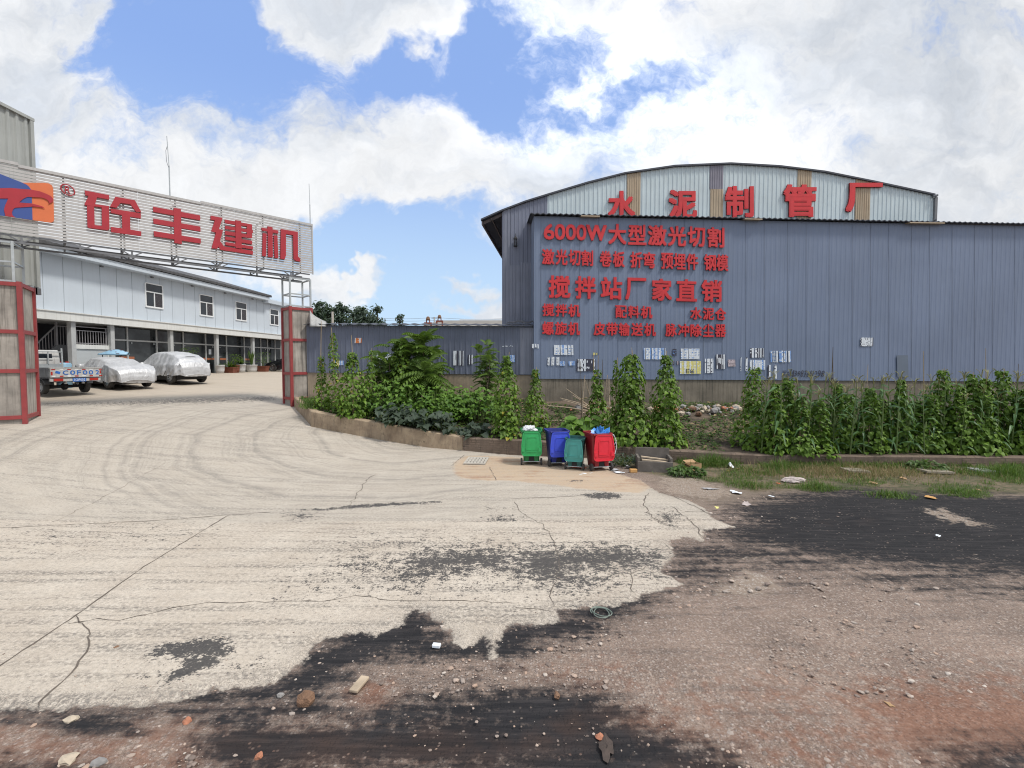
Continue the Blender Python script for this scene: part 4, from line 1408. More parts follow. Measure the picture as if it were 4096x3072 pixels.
poster((1095, 0, 1182, 60), 'lone white and black poster high on the right part of the wall', dark=0.35, tear=0.2, seed=20, lines=6, **P6)
poster((1960, 350, 2022, 390), 'few white paper flecks at the very left edge of the tall wall', dark=0.0, tear=0.7, seed=21, ox=1150, oy=1200, k=0.4973, pl=hall, nrm=HN)
poster((540, 305, 595, 347), 'orange and blue sticker high on the low fence', base='paper_orange', second='paper', dark=0.3, tear=0.0, seed=22, lines=3, **P4)
poster((360, 478, 412, 537), 'yellow and sky-blue leaflet on the fence near the gate pillar', base='paper_yellow', second='paper_blue', dark=0.5, tear=0.0, seed=23, lines=3, **P4)
poster((415, 488, 453, 525), 'small sky-blue leaflet next to the yellow one on the fence', base='paper_blue', second='paper', dark=0.3, tear=0.1, seed=24, **P4)
poster((695, 430, 830, 535), 'large white and violet poster half hidden behind the feathery shrub', base='paper', second='paper_blue', dark=0.3, tear=0.1, seed=25, **P4)
poster((1333, 408, 1415, 527), 'tall black and white torn poster on the fence between two shrubs', base='paper', second='ink', dark=0.5, tear=0.1, seed=26, lines=1, **P4)
poster((1450, 440, 1490, 518), 'narrow black poster with a white curved tear on the fence', base='ink', second='paper', dark=0.4, tear=0.1, seed=27, lines=1, **P4)
poster((1790, 443, 1830, 500), 'small light blue poster beside the bean pole on the fence', base='paper_blue', second='paper', dark=0.4, tear=0.0, seed=28, **P4)
poster((1715, 365, 1815, 376), 'thin row of white paper flecks on the fence', dark=0.0, tear=0.6, seed=29, lines=1, **P4)
# ------------------------------------------------------------------ gate: pillars, sign
GD = Vector((0.704, 0.710, 0)).normalized()           # along the gate, left pillar to right pillar
GN = Vector((GD.y, -GD.x, 0))                          # towards the road
GC = Vector((-9.57, 20.6, 0))                          # near corner of the right pillar


def gat(px, py, off=0.0):
    return on_plane(px, py, GC + GN * off, GN)


def pillar(label, corner, du, lu, dv, lv, z0, z1, bars, parent_name='gate_pillar', skirt=None):
    """concrete gate pillar: corner = near corner, faces run along du and dv"""
    th = thing(parent_name, label, 'gate pillar', (corner.x, corner.y, z0), 0, 'red-framed gate pillars')
    c = Vector((corner.x, corner.y, 0))
    A, B = c, c + du * lu
    D = c + dv * lv
    E = B + dv * lv
    ctr = (A + E) / 2
    mb = MB()
    k = 0.955
    q = [ctr + (p - ctr) * k for p in (A, B, E, D)]
    mb.prism([(p.x, p.y, z0 - 0.3) for p in q], (0, 0, z1 - z0 + 0.27))
    mb.build('concrete_core', M['pillar_plaster'], th)
    mb = MB()
    w = 0.115
    qs = [ctr + (p - ctr) * (1 - 0.03) for p in (A, B, E, D)]
    for p in qs:
        mb.bar((p.x, p.y, z0 - 0.25), (p.x, p.y, z1 + 0.02), w, w, up=du)
    for z in bars:
        for i in range(4):
            a, b = qs[i], qs[(i + 1) % 4]
            d = (b - a).normalized() * (w / 2 + 0.002)
            mb.bar((a.x + d.x, a.y + d.y, z), (b.x - d.x, b.y - d.y, z), w - 0.02, w)
    mb.build('steel_frame', M['frame_red'], th)
    return th, qs


M['pillar_plaster'] = plain('streaked_pillar_concrete', (0.33, 0.30, 0.265), 0.9, 0, 0.35, 1.4, 0.25, 0.75, (0.10, 0.088, 0.078))
nd = -GD.cross(Vector((0, 0, 1)))
if nd.dot(Vector((-1, 1, 0))) < 0:
    nd = -nd
rp, rq = pillar('red-framed concrete gate pillar at the right end of the big sign, beside the garden wall', GC, GD, 0.92, nd, 0.92, 1.02, 5.40, (5.34, 3.98, 2.52, 1.42))
LCN = Vector((-15.0, 14.6, 0))
dR = Vector((math.sin(R(-33)), math.cos(R(-33)), 0))
dL = -Vector((math.sin(R(57)), math.cos(R(57)), 0))
lp_, lq = pillar('red-framed concrete gate pillar cut off by the left edge of the photo', LCN, dR, 1.42, dL, 1.45, 1.10, 5.42, (5.36, 3.92, 2.72, 1.30))

SX1 = gat(1246, 900)
SZT, SZB = 9.12, 6.93
LEN = 13.5
gs = thing('gate_sign', 'long white slatted sign with dark red characters spanning the two gate pillars', 'sign', (SX1.x, SX1.y, SZB))
mb = MB()
npt = 21
pitch = (SZT - 0.10 - SZB) / npt
rnd = random.Random(4)
for i in range(npt):
    z = SZB + pitch * (i + 0.5)
    cuts = [0, 3.05 + rnd.uniform(-0.02, 0.02), 6.1, 9.2, LEN]
    for a, b in zip(cuts[:-1], cuts[1:]):
        p, q = SX1 - GD * (a + 0.004), SX1 - GD * (b - 0.004)
        gap = 0.024 if i != 6 else 0.008
        mb.bar((p.x, p.y, z), (q.x, q.y, z), 0.014, pitch - gap)
mb.build('slat_panel', M['slat'], gs)
mb = MB()
p, q = SX1 + GD * 0.02, SX1 - GD * LEN
for a, b, dz in ((0, 4.2, 0.0), (4.2, 9.0, -0.045), (9.0, LEN, 0.01)):
    pa, pb = SX1 - GD * (a - (0.02 if a == 0 else 0)), SX1 - GD * b
    mb.bar((pa.x + GN.x * 0.01, pa.y + GN.y * 0.01, SZT - 0.05 + dz), (pb.x + GN.x * 0.01, pb.y + GN.y * 0.01, SZT - 0.05 + dz), 0.06, 0.09)
mb.bar((p.x, p.y, SZB - 0.02), (p.x, p.y, SZT), 0.05, 0.05, up=GD)
mb.build('edge_trim', M['slat'], gs)
bk = -GN * 0.05
for k in range(9):
    u = 0.5 + 1.5 * k
    mb = MB()
    b0 = SX1 - GD * u + bk
    mb.bar((b0.x, b0.y, SZB), (b0.x, b0.y, SZT - 0.05), 0.05, 0.05, up=GD)
    c0 = b0 - GN * 0.85
    mb.bar((c0.x, c0.y, SZB - 0.22), (c0.x, c0.y, SZT - 0.3), 0.05, 0.05, up=GD)
    mb.bar((b0.x, b0.y, SZB - 0.03), (c0.x, c0.y, SZB - 0.03), 0.04)
    mb.bar((b0.x, b0.y, SZT - 0.3), (c0.x, c0.y, SZT - 0.3), 0.04)
    mb.build('back_frame', M['galv_dark'], gs)
mb = MB()
for off in (-0.05, -0.90):
    a, b = SX1 - GD * 0.1 + GN * off, SX1 - GD * LEN + GN * off
    mb.bar((a.x, a.y, SZB - 0.24), (b.x, b.y, SZB - 0.24), 0.06)
    mb.bar((a.x, a.y, SZB - 0.035), (b.x, b.y, SZB - 0.035), 0.05)
    k = 0.9
    while k < LEN - 0.3:
        m0 = SX1 - GD * k + GN * off
        mb.bar((m0.x, m0.y, SZB - 0.24), (m0.x, m0.y, SZB - 0.03), 0.05, 0.05, up=GD)
        for s_ in (-1, 1):
            e = m0 + GD * (0.30 * s_)
            if int(k / 1.35) % 2 == 0 or s_ == 1:
                mb.bar((m0.x, m0.y, SZB - 0.22), (e.x, e.y, SZB - 0.04), 0.035)
        k += 1.35
mb.build('bottom_truss', M['galv_dark'], gs)


def tower(q, z0, z1, rings):
    mb = MB()
    for p in q:
        mb.bar((p.x, p.y, z0), (p.x, p.y, z1), 0.065, 0.065, up=GD)
    for z in rings:
        for i in range(4):
            a, b = q[i], q[(i + 1) % 4]
            d = (b - a).normalized() * 0.034
            mb.bar((a.x + d.x, a.y + d.y, z), (b.x - d.x, b.y - d.y, z), 0.05)
    mb.build('support_tower', M['galv'], gs)


ctr = sum(rq, Vector()) / 4
tq = [ctr + (p - ctr) * 0.98 for p in rq]
tower(tq, 5.38, 6.68, (5.46, 5.97, 6.64))
ctr = sum(lq, Vector()) / 4
tq2 = [ctr + (p - ctr) * 0.72 + Vector((0.05, 0, 0)) for p in lq]
tower(tq2, 5.40, 6.68, (5.47, 6.05, 6.64))


def px_shape(mb, pts, ox, oy, k, off, thick):
    P = [gat(ox + x * k, oy + y * k, off) for x, y in pts]
    mb.prism(P, GN * thick)


KA = (320, 740, 0.22604)
KB = (800, 840, 0.20796)
KC = (0, 680, 0.14467)
chars = [
    (KA, [[(78, 103), (512, 188), (512, 265), (300, 225), (90, 190)], [(150, 192), (300, 222), (268, 335), (250, 395), (80, 365), (78, 340), (132, 235)],
          [(118, 360), (248, 388), (258, 785), (150, 765), (130, 745)], [(80, 328), (512, 380), (512, 425), (80, 362)], [(378, 398), (512, 420), (517, 785), (480, 808), (385, 795)], [(200, 712), (440, 738), (440, 802), (200, 772)],
          [(620, 217), (965, 280), (1080, 490), (990, 485), (885, 350), (715, 325), (645, 412), (522, 395), (560, 330)],
          [(535, 425), (1070, 510), (1070, 600), (880, 570), (885, 795), (1080, 830), (1075, 910), (545, 840), (540, 750), (745, 775), (735, 540), (540, 500)]]),
    (KA, [[(1287, 390), (2120, 545), (2120, 630), (1292, 480)], [(1292, 600), (2122, 742), (2125, 828), (1297, 688)], [(1300, 822), (2130, 957), (2128, 1040), (1305, 912)], [(1650, 412), (1778, 432), (1795, 1050), (1665, 1030)]]),
    (KB, [[(197, 115), (427, 158), (355, 375), (435, 390), (378, 600), (450, 705), (1008, 790), (1008, 862), (390, 770), (345, 710), (322, 750), (215, 740), (300, 440), (208, 415), (278, 205), (195, 190)],
          [(468, 190), (990, 285), (992, 335), (470, 260)], [(475, 310), (1008, 395), (1008, 450), (475, 370)], [(475, 410), (990, 490), (985, 550), (470, 480)], [(890, 275), (990, 290), (990, 545), (890, 530)],
          [(475, 515), (992, 600), (992, 668), (475, 575)], [(480, 620), (1005, 705), (1005, 765), (480, 680)], [(668, 205), (778, 220), (790, 750), (675, 735)]]),
    (KB, [[(1175, 345), (1497, 400), (1495, 460), (1180, 398)], [(1290, 320), (1385, 335), (1390, 915), (1298, 905)], [(1198, 450), (1272, 462), (1258, 898), (1188, 885)], [(1405, 490), (1478, 500), (1495, 930), (1425, 925)],
          [(1545, 372), (1868, 430), (1872, 900), (1912, 940), (1918, 998), (1840, 985), (1790, 950), (1778, 490), (1640, 465), (1640, 880), (1615, 955), (1535, 940)]]),
]
for K, polys in chars:
    mb = MB()
    for n_, pl in enumerate(polys):
        px_shape(mb, pl, *K, 0.02, 0.07 + 0.003 * n_)
    mb.build('letter', M['sign_red'], gs)
mb = MB()
px_shape(mb, [(560, 362), (1240, 366), (1350, 382), (1440, 440), (1472, 540), (1495, 1390), (1470, 1440), (1400, 1462), (600, 1350)], *KC, 0.02, 0.05)
emb = mb.build('emblem', M['logo_orange'], gs)
mb = MB()
px_shape(mb, [(-520, -60), (0, 110), (600, 345), (740, 410), (800, 460), (860, 545), (880, 760), (900, 1385), (0, 1258), (-520, 1180)], *KC, 0.073, 0.012)
mb.build('emblem_field', M['logo_blue'], emb)
mb = MB()
px_shape(mb, [(-520, 560), (0, 505), (300, 500), (860, 545), (1100, 590), (1280, 660), (1400, 720), (1470, 800), (1470, 860), (1440, 895), (1330, 940), (1360, 900), (1330, 850), (1260, 800), (1150, 765), (950, 755),
              (760, 745), (640, 800), (530, 900), (850, 925), (1050, 970), (1170, 1010), (1240, 1060), (1100, 1030), (900, 1010), (850, 1020), (420, 1045), (360, 1090), (330, 1180), (350, 1260), (430, 1318),
              (150, 1275), (110, 1100), (140, 980), (230, 790), (0, 790), (-520, 830)], *KC, 0.088, 0.014)
mb.build('emblem_swoosh', M['sign_red'], emb)
mb = MB()
ring = []
for i in range(28):
    t = 2 * math.pi * i / 28
    ring.append((1872 + 190 * math.cos(t) + 20 * math.sin(t), 550 + 95 * math.cos(t) * 0.55 + 145 * math.sin(t)))
pr = [gat(KC[0] + x * KC[2], KC[1] + y * KC[2], 0.045) for x, y in ring]
mb.tube(pr + [pr[0]], 0.018, 6)
put_glyph(mb, 'R', [gat(KC[0] + x * KC[2], KC[1] + y * KC[2], 0.03) for x, y in ((1795, 622), (1945, 668), (1940, 478), (1790, 435))], GN * 0.03, 0.02, False)
mb.build('registered_mark', M['sign_red'], gs)
# lightning rods
for label, px, y0, y1, kink in (('taller thin lightning rod standing on the middle of the gate sign', 680, 790, 545, -0.05), ('short thin lightning rod at the right end of the gate sign', 1241, 905, 735, -0.02)):
    b = gat(px, y0, -0.06)
    t = gat(px - 3, y1, -0.06)
    base = Vector((b.x, b.y, SZT - 0.25))
    rod = thing('lightning_rod', label, 'rod', tuple(base), 0, 'rods on the gate sign')
    mb = MB()
    mb.tube([base, base + Vector((0, 0, (t.z - base.z) * 0.55))], 0.02, 6)
    mb.tube([base + Vector((0, 0, (t.z - base.z) * 0.55)), Vector((base.x + kink, base.y, t.z))], 0.012, 6)
    mb.build('mast', M['galv'], rod)
    if kink < -0.03:
        mb = MB()
        z = t.z - base.z
        mb.tube([base + Vector((0, 0, z * 0.5)), base + Vector((-0.09, 0, z * 0.62)), base + Vector((-0.10, 0, z * 0.78)), base + Vector((-0.03, 0, z * 0.86))], 0.008, 5)
        mb.build('loose_wire', M['galv_dark'], rod)

# ------------------------------------------------------------------ grey-beige raised building at far left
hx, hy = -16.9, 17.0
gb = thing('corrugated_tower_block', 'beige-grey corrugated building block raised above the left gate pillar, cut by the photo edge', 'building', (hx - 3, 13, 1.2))
mb = MB()
za, zb = 11.46, 5.68
corrugated(mb, (hx - 0.07, hy - 8), (hx, hy), zb, za, Vector((1, -0.0116, 0)), 0.30, 0.05, 0.28)
mb.add([(hx, hy, zb), (hx - 6, hy, zb), (hx - 6, hy, za), (hx, hy, za)], [(0, 1, 2, 3)])
mb.add([(hx, hy, zb), (hx - 6, hy, zb), (hx - 6, hy - 8, zb), (hx, hy - 8, zb)], [(0, 1, 2, 3)])
mb.build('wall', M['beige_steel'], gb)
mb = MB()
mb.bar((hx + 0.03, hy + 0.02, zb - 0.03), (hx + 0.03, hy + 0.02, za + 0.05), 0.12, 0.12, up=Vector((1, 0, 0)))
mb.bar((hx + 0.03, hy + 0.1, za + 0.04), (hx + 0.02, hy - 8, za + 0.04), 0.14, 0.10)
mb.build('corner_trim', M['beige_steel'], gb)
mb = MB()
mb.bar((hx + 0.02, hy + 0.1, zb - 0.17), (hx + 0.02, hy - 8, zb - 0.17), 0.12, 0.24)
mb.bar((hx - 5, hy - 0.1, zb - 0.17), (hx + 0.08, hy - 0.1, zb - 0.17), 0.12, 0.24)
mb.build('floor_beam', M['galv_dark'], gb)
mb = MB()
for x, y in ((hx - 5.5, hy - 0.6), (hx - 5.5, hy - 7), (hx - 1.6, hy - 0.5), (hx - 1.2, hy - 7)):
    mb.bar((x, y, gz(x, y) - 0.1), (x, y, zb - 0.05), 0.16, 0.16, up=Vector((1, 0, 0)))
mb.build('column', M['galv_dark'], gb)

# ------------------------------------------------------------------ two-storey office with the shop front
OA = Vector((-22.8, 23.2, 0))
OD = Vector((0.0835, 1.0, 0)).normalized()
ON = Vector((OD.y, -OD.x, 0))


def off(px, py, o=0.0):
    return on_plane(px, py, OA + ON * o, ON)


def ou(px, o=0.0):
    """share along the facade for a picture column"""
    p = off(px, 1454, o)
    return (p - OA).dot(OD)


def op(u, z, o=0.0):
    p = OA + OD * u + ON * o
    return Vector((p.x, p.y, z))


U0, U1 = -4.5, 23.5
ZC0, ZC1, ZE, ZB = 5.10, 5.52, 8.62, 2.22
office = thing('office_building', 'long two-storey building with cool white panels above a dark glass shop front', 'building', tuple(op(8, ZB)))
mb = MB()
mb.prism([op(U0, ZC1 - 0.3), op(U1, ZC1 - 0.3), op(U1, ZE), op(U0, ZE)], -ON * 0.25)
mb.prism([op(U1 - 0.01, ZB), op(U1 - 0.01, ZC1 - 0.31), op(U1 - 0.01, ZC1 - 0.31) - ON * 8, op(U1 - 0.01, ZB) - ON * 8], OD * 0.25)
mb.prism([op(U1 - 0.01, ZC1 - 0.3) - ON * 0.26, op(U1 - 0.01, ZE) - ON * 0.26, op(U1 - 0.01, ZE) - ON * 8, op(U1 - 0.01, ZC1 - 0.3) - ON * 8], OD * 0.25)
mb.build('upper_wall', M['office_white'], office)
mb = MB()
seam_u = U0 + 0.6
while seam_u < U1:
    mb.bar(op(seam_u, ZC1, 0.002), op(seam_u, ZE - 0.02, 0.002), 0.018, 0.012, up=OD)
    seam_u += 0.99
M['seam'] = plain('panel_seam', (0.30, 0.33, 0.36), 0.6, 0, 0.1, 3)
mb.build('panel_seam', M['seam'], office)
# roof: tiled slope with its dark scalloped edge, white fascia
mb = MB()
UR = ou(1060)
vs, fs = [], []
nu = 150
for i in range(nu + 1):
    u = U0 + (UR - U0) * i / nu
    wv = 0.03 * (i % 2)
    vs += [op(u, ZE - 0.02 + wv, 0.75), op(u, ZE + 0.13 + wv, 0.75), op(u, ZE + 1.6 + wv, -4.5), op(u, ZE + 0.0, -0.2)]
for i in range(nu):
    a, b = 4 * i, 4 * i + 4
    fs += [(a, b, b + 1, a + 1), (a + 1, b + 1, b + 2, a + 2), (a + 3, b + 3, b, a)]
mb.add(vs, fs)
mb.f += [(4 * nu, 4 * nu + 3, 4 * nu + 2, 4 * nu + 1)]
mb.m += [0]
mb.build('roof', M['tile'], office)
mb = MB()
mb.prism([op(U0, ZE - 0.30, 0.66), op(UR - 0.2, ZE - 0.30, 0.66), op(UR - 0.2, ZE - 0.04, 0.66), op(U0, ZE - 0.04, 0.66)], -ON * 0.06)
mb.prism([op(U0, ZE - 0.28, 0.59), op(UR - 0.2, ZE - 0.28, 0.59), op(UR - 0.2, ZE - 0.25, 0.59), op(U0, ZE - 0.25, 0.59)], -ON * 0.585)
mb.prism([op(UR - 0.19, ZE - 0.45, 0.35), op(U1 + 0.2, ZE - 0.45, 0.35), op(U1 + 0.2, ZE - 0.16, 0.35), op(UR - 0.19, ZE - 0.16, 0.35)], -ON * 2.0)
mb.build('fascia', M['office_white'], office)
mb = MB()
k = U0 + 1.0
while k < UR - 1:
    p = op(k, ZE - 0.36, 0.05)
    mb.box(p, (0.10, 0.16, 0.06))
    k += 3.3
mb.build('eave_lamp', M['galv_dark'], office)
# canopy strip
mb = MB()
mb.prism([op(U0, ZC0, 0.35), op(U1, ZC0, 0.35), op(U1, ZC1 - 0.02, 0.35), op(U0, ZC1 - 0.02, 0.35)], -ON * 0.32)
mb.prism([op(U0, ZC1 - 0.018, 0.40), op(U1, ZC1 - 0.018, 0.40), op(U1, ZC1 + 0.03, 0.40), op(U0, ZC1 + 0.03, 0.40)], -ON * 0.38)
mb.build('canopy', M['trim_white'], office)
mb = MB()
mb.prism([op(U0, ZC0 + 0.02, 0.02), op(U1, ZC0 + 0.02, 0.02), op(U1, ZC0 + 0.09, 0.02), op(U0, ZC0 + 0.09, 0.02)], -ON * 3.0)
mb.build('soffit', M['column'], office)
# windows upstairs: transom light over two sliding sashes
for x0, x1, y0, y1, lb in ((589, 657, 1139, 1231, None), (804, 856, 1183, 1264, None), (947, 989, 1211, 1282, None), (1083, 1116, 1239, 1300, None)):
    ua, ub = ou(x0), ou(x1)
    zt, zb_ = off((x0 + x1) / 2, y0).z, off((x0 + x1) / 2, y1).z
    ff = MB()
    w = 0.07
    zt2 = zt - (zt - zb_) * 0.36
    um = (ua + ub) / 2
    for a, b in ((op(ua, zb_ - 0.03, 0.03), op(ua, zt, 0.03)), (op(ub, zb_ - 0.03, 0.03), op(ub, zt, 0.03))):
        ff.bar(a, b, 0.06, w, up=ON.cross(Vector((0, 0, 1))))
    for z in (zb_, zt2, zt):
        ff.bar(op(ua + 0.035, z, 0.03), op(ub - 0.035, z, 0.03), 0.06, w if z != zb_ else 0.09)
    ff.bar(op(um, zb_ + 0.046, 0.031), op(um, zt2 - 0.036, 0.031), 0.05, 0.06, up=ON.cross(Vector((0, 0, 1))))
    fo = ff.build('window', M['frame_white'], office)
    pm = MB()
    pm.prism([op(ua + 0.02, zb_, 0.006), op(ub - 0.02, zb_, 0.006), op(ub - 0.02, zt, 0.006), op(ua + 0.02, zt, 0.006)], ON * 0.01)
    M['pane'] = M.get('pane') or plain('dark_window_glass', (0.018, 0.024, 0.032), 0.12, 0, 0.4, 2)
    pm.build('pane', M['pane'], fo)
    cm = MB()
    cm.prism([op(um + 0.05, zb_ + 0.06, 0.018), op(ub - 0.06, zb_ + 0.06, 0.018), op(ub - 0.06, zt2 - 0.05, 0.018), op(um + 0.05, zt2 - 0.05, 0.018)], ON * 0.002)
    M['curtain'] = M.get('curtain') or plain('brown_curtain_behind_glass', (0.035, 0.030, 0.034), 0.25, 0, 0.4, 8)
    cm.build('curtain', M['curtain'], fo)
# columns of the shop front
for px in (287, 445, 682, 865, 1010, 1127):
    u = ou(px)
    m2 = MB()
    z0 = gz(*op(u, 0).xy) - 0.2
    m2.bar(op(u, z0, 0.05), op(u, ZC0 + 0.1, 0.05), 0.24 if px < 300 else 0.2, 0.24, up=OD)
    m2.build('column', M['column'], office)
# glazing, set back
SB = -0.55
ug0, ug1 = ou(448, SB), U1
mb = MB()
mb.prism([op(ug0, ZB + 0.02, SB), op(ug1, ZB + 0.02, SB), op(ug1, ZC0 + 0.02, SB), op(ug0, ZC0 + 0.02, SB)], -ON * 0.02)
m_, t_, b_ = mk('tinted_shop_glass')
geo = t_.add('ShaderNodeNewGeometry').outputs['Position']
nz = t_.noise(t_.mapping(geo, (0.6, 0.6, 0.9)), 0.9, 4, 0.55)
t_.sock(b_.inputs['Base Color'], t_.mix(t_.step(nz, 0.42, 0.6), (0.014, 0.016, 0.018), (0.045, 0.052, 0.056)))
b_.inputs['Roughness'].default_value = 0.07
b_.inputs['Specular IOR Level'].default_value = 0.35
M['shop_glass'] = m_
glz = mb.build('shop_glazing', M['shop_glass'], office)
mb = MB()
ztr = 4.28
for px in (510, 627, 733, 823, 906, 977, 1043, 1070, 1100):
    u = ou(px, SB)
    mb.bar(op(u, ZB, SB + 0.03), op(u, ZC0, SB + 0.03), 0.06, 0.09, up=OD)
mb.prism([op(ug0, ztr, SB + 0.02), op(ug1, ztr, SB + 0.02), op(ug1, ztr + 0.09, SB + 0.02), op(ug0, ztr + 0.09, SB + 0.02)], ON * 0.05)
mb.build('mullion', M['column'], office)
M['door_stripe'] = plain('orange_door_stripe', (0.36, 0.12, 0.055), 0.5, 0, 0.1, 4)
for a, b in ((812, 870), (880, 906), (980, 1002), (478, 508), (512, 538)):
    ua, ub = ou(a, SB), ou(b, SB)
    mb = MB()
    mb.prism([op(ua, 3.22, SB + 0.004), op(ub, 3.22, SB + 0.004), op(ub, 3.36, SB + 0.004), op(ua, 3.36, SB + 0.004)], ON * 0.004)
    mb.build('safety_stripe', M['door_stripe'], glz)
mb = MB()
ua, ub = ou(836, SB), ou(846, SB)
mb.prism([op(ua, 3.62, SB + 0.004), op(ub, 3.62, SB + 0.004), op(ub, 4.0, SB + 0.004), op(ua, 4.0, SB + 0.004)], ON * 0.004)
mb.prism([op(ua + 0.08, 3.70, SB + 0.01), op(ub - 0.08, 3.70, SB + 0.01), op(ub - 0.08, 3.92, SB + 0.01), op(ua + 0.08, 3.92, SB + 0.01)], ON * 0.002)
mb.mat(0)
mb.build('door_notice', M['paper'], glz)
mb = MB()
for a in (740, 528, 617, 697, 852, 880, 998, 1062, 1078):
    u = ou(a, SB)
    mb.lathe([(0.05, -0.01), (0.05, 0.01)], op(u, 4.18, SB + 0.02), 8, 'x')
mb.build('door_hinge', M['galv'], glz)
# plinth step in front of the shop
mb = MB()
zz = [gz(*op(u, 0).xy) for u in (6, U1)]
mb.prism([op(4.2, zz[0] - 0.3, 0.95), op(U1, zz[1] - 0.3, 0.95), op(U1, ZB + 0.0, 0.95), op(4.2, ZB + 0.0, 0.95)], -ON * 1.9)
mb.build('doorstep', M['plaster'], office)
# stair bay and the closed bay with the railing above
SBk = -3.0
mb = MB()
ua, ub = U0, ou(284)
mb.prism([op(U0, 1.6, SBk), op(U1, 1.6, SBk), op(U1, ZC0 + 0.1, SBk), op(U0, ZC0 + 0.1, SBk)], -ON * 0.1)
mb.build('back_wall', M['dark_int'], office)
mb = MB()
us = ou(232, -0.9)
ul = ou(100, -0.9)
ur_ = ou(284, -0.9)
mb.prism([op(ul - 2, 1.6, -0.9), op(ur_, 1.6, -0.9), op(ur_, 3.93, -0.9), op(us, 3.93, -0.9), op(ul, 2.35, -0.9), op(ul - 2, 1.7, -0.9)], -ON * 0.12)
mb.build('stair_wall', M['stair_wall'], office)
mb = MB()
n = 15
for i in range(n + 1):
    t = i / n
    u = ul + (ur_ - ul) * t
    zt = np.interp(u, [ul, us, ur_], [2.35, 3.93, 3.93])
    mb.bar(op(u, zt, -0.95), op(u, zt + 0.95, -0.95), 0.022)
mb.bar(op(ul, 3.32, -0.95), op(us, 4.9, -0.95), 0.05)
mb.bar(op(us, 4.9, -0.95), op(ur_, 4.9, -0.95), 0.05)
mb.bar(op(us, 3.9, -0.93), op(us, 5.1, -0.93), 0.07, 0.07, up=OD)
mb.build('stair_railing', M['rail'], office)
mb = MB()
ua, ub = ou(292), ou(441)
mb.prism([op(ua, 1.6, -0.03), op(ub, 1.6, -0.03), op(ub, 3.72, -0.03), op(ua, 3.72, -0.03)], -ON * 0.1)
M['panel_grey'] = plain('pale_grey_closing_panel', (0.44, 0.47, 0.485), 0.5, 0, 0.05, 1.0)
mb.build('closing_panel', M['panel_grey'], office)
mb = MB()
mb.prism([op(ua, 3.725, 0.03), op(ub, 3.725, 0.03), op(ub, 3.95, 0.03), op(ua, 3.95, 0.03)], -ON * 0.2)
mb.prism([op(ua + 0.01, 1.6, 0.0), op(ua + 0.13, 1.6, 0.0), op(ua + 0.13, 3.724, 0.0), op(ua + 0.01, 3.724, 0.0)], -ON * 0.02)
mb.prism([op(ub - 0.13, 1.6, 0.0), op(ub - 0.01, 1.6, 0.0), op(ub - 0.01, 3.724, 0.0), op(ub - 0.13, 3.724, 0.0)], -ON * 0.02)
mb.build('lintel', M['trim_white'], office)
mb = MB()
for z in (4.02, 4.68, 4.88):
    mb.bar(op(ua + 0.1, z, -0.05), op(ub - 0.1, z, -0.05), 0.04)
for i in range(13):
    u = ua + 0.15 + (ub - ua - 0.3) * i / 12
    mb.bar(op(u, 3.95, -0.05), op(u, 4.7 if 0 < i < 12 else 4.9, -0.05), 0.025 if 0 < i < 12 else 0.05)
mb.build('gallery_railing', M['rail'], office)

# ------------------------------------------------------------------ garden wall and garden soil
WP = [  # top pixel, distance, base height
    (at(1176, 1587, 20.55), 1.02), (at(1245, 1645, 17.1), 0.67), (at(1350, 1664, 16.7), 0.55), (at(1550, 1698, 16.1), 0.2), (at(1850, 1748, 15.5), -0.05)]
WP2 = [(at(1852, 1750, 15.49), -0.05), (at(2120, 1762, 14.95), -0.05), (at(2460, 1788, 14.4), -0.05), (at(3034, 1820, 13.8), -0.05), (at(4096, 1829, 13.5), -0.05), (at(4700, 1832, 13.4), -0.05)]


def wall_run(pts, name, label, mat, th=0.26, cap=None):
    root = thing(name, label, 'garden wall', (pts[0][0].x, pts[0][0].y, gz(pts[0][0].x, pts[0][0].y)), 0)
    mb = MB()
    n = len(pts)
    fr, bk_ = [], []
    for i, (p, zb_) in enumerate(pts):
        a, b = pts[max(0, i - 1)][0], pts[min(n - 1, i + 1)][0]
        d = Vector((b.x - a.x, b.y - a.y, 0)).normalized()
        nrm = Vector((d.y, -d.x, 0))
        fr.append((p, nrm))
    # resampled with slight unevenness
    F_ = []
    for i in range(n - 1):
        (p, na), (q, nb) = fr[i], fr[i + 1]
        m_ = max(2, int((q - p).length / 0.25))
        for j in range(m_ + (1 if i == n - 2 else 0)):
            t = j / m_
            c = p.lerp(q, t)
            zb_ = pts[i][1] * (1 - t) + pts[i + 1][1] * t - 0.15
            F_.append((c, na.lerp(nb, t).normalized(), zb_))
    vs, fs = [], []
    for c, nn, zb_ in F_:
        w = 0.018 * mnoise.noise(c * 1.7)
        w2 = 0.014 * mnoise.noise(c * 2.3 + Vector((7, 0, 0)))
        vs += [(c.x + nn.x * w, c.y + nn.y * w, zb_), (c.x + nn.x * w2, c.y + nn.y * w2, (c.z + zb_) / 2), (c.x, c.y, c.z - 0.03 + w2), (c.x - nn.x * 0.03, c.y - nn.y * 0.03, c.z + w2),
               (c.x - nn.x * th, c.y - nn.y * th, c.z + w), (c.x - nn.x * th, c.y - nn.y * th, zb_)]
    for i in range(len(F_) - 1):
        a, b = 6 * i, 6 * i + 6
        for k in range(5):
            fs.append((a + k, b + k, b + k + 1, a + k + 1))
    mb.add(vs, fs)
    e = 6 * (len(F_) - 1)
    mb.f += [(5, 4, 3, 2, 1, 0), tuple(range(e, e + 6))]
    mb.m += [0, 0]
    mb.build('masonry', mat, root)
    return F_


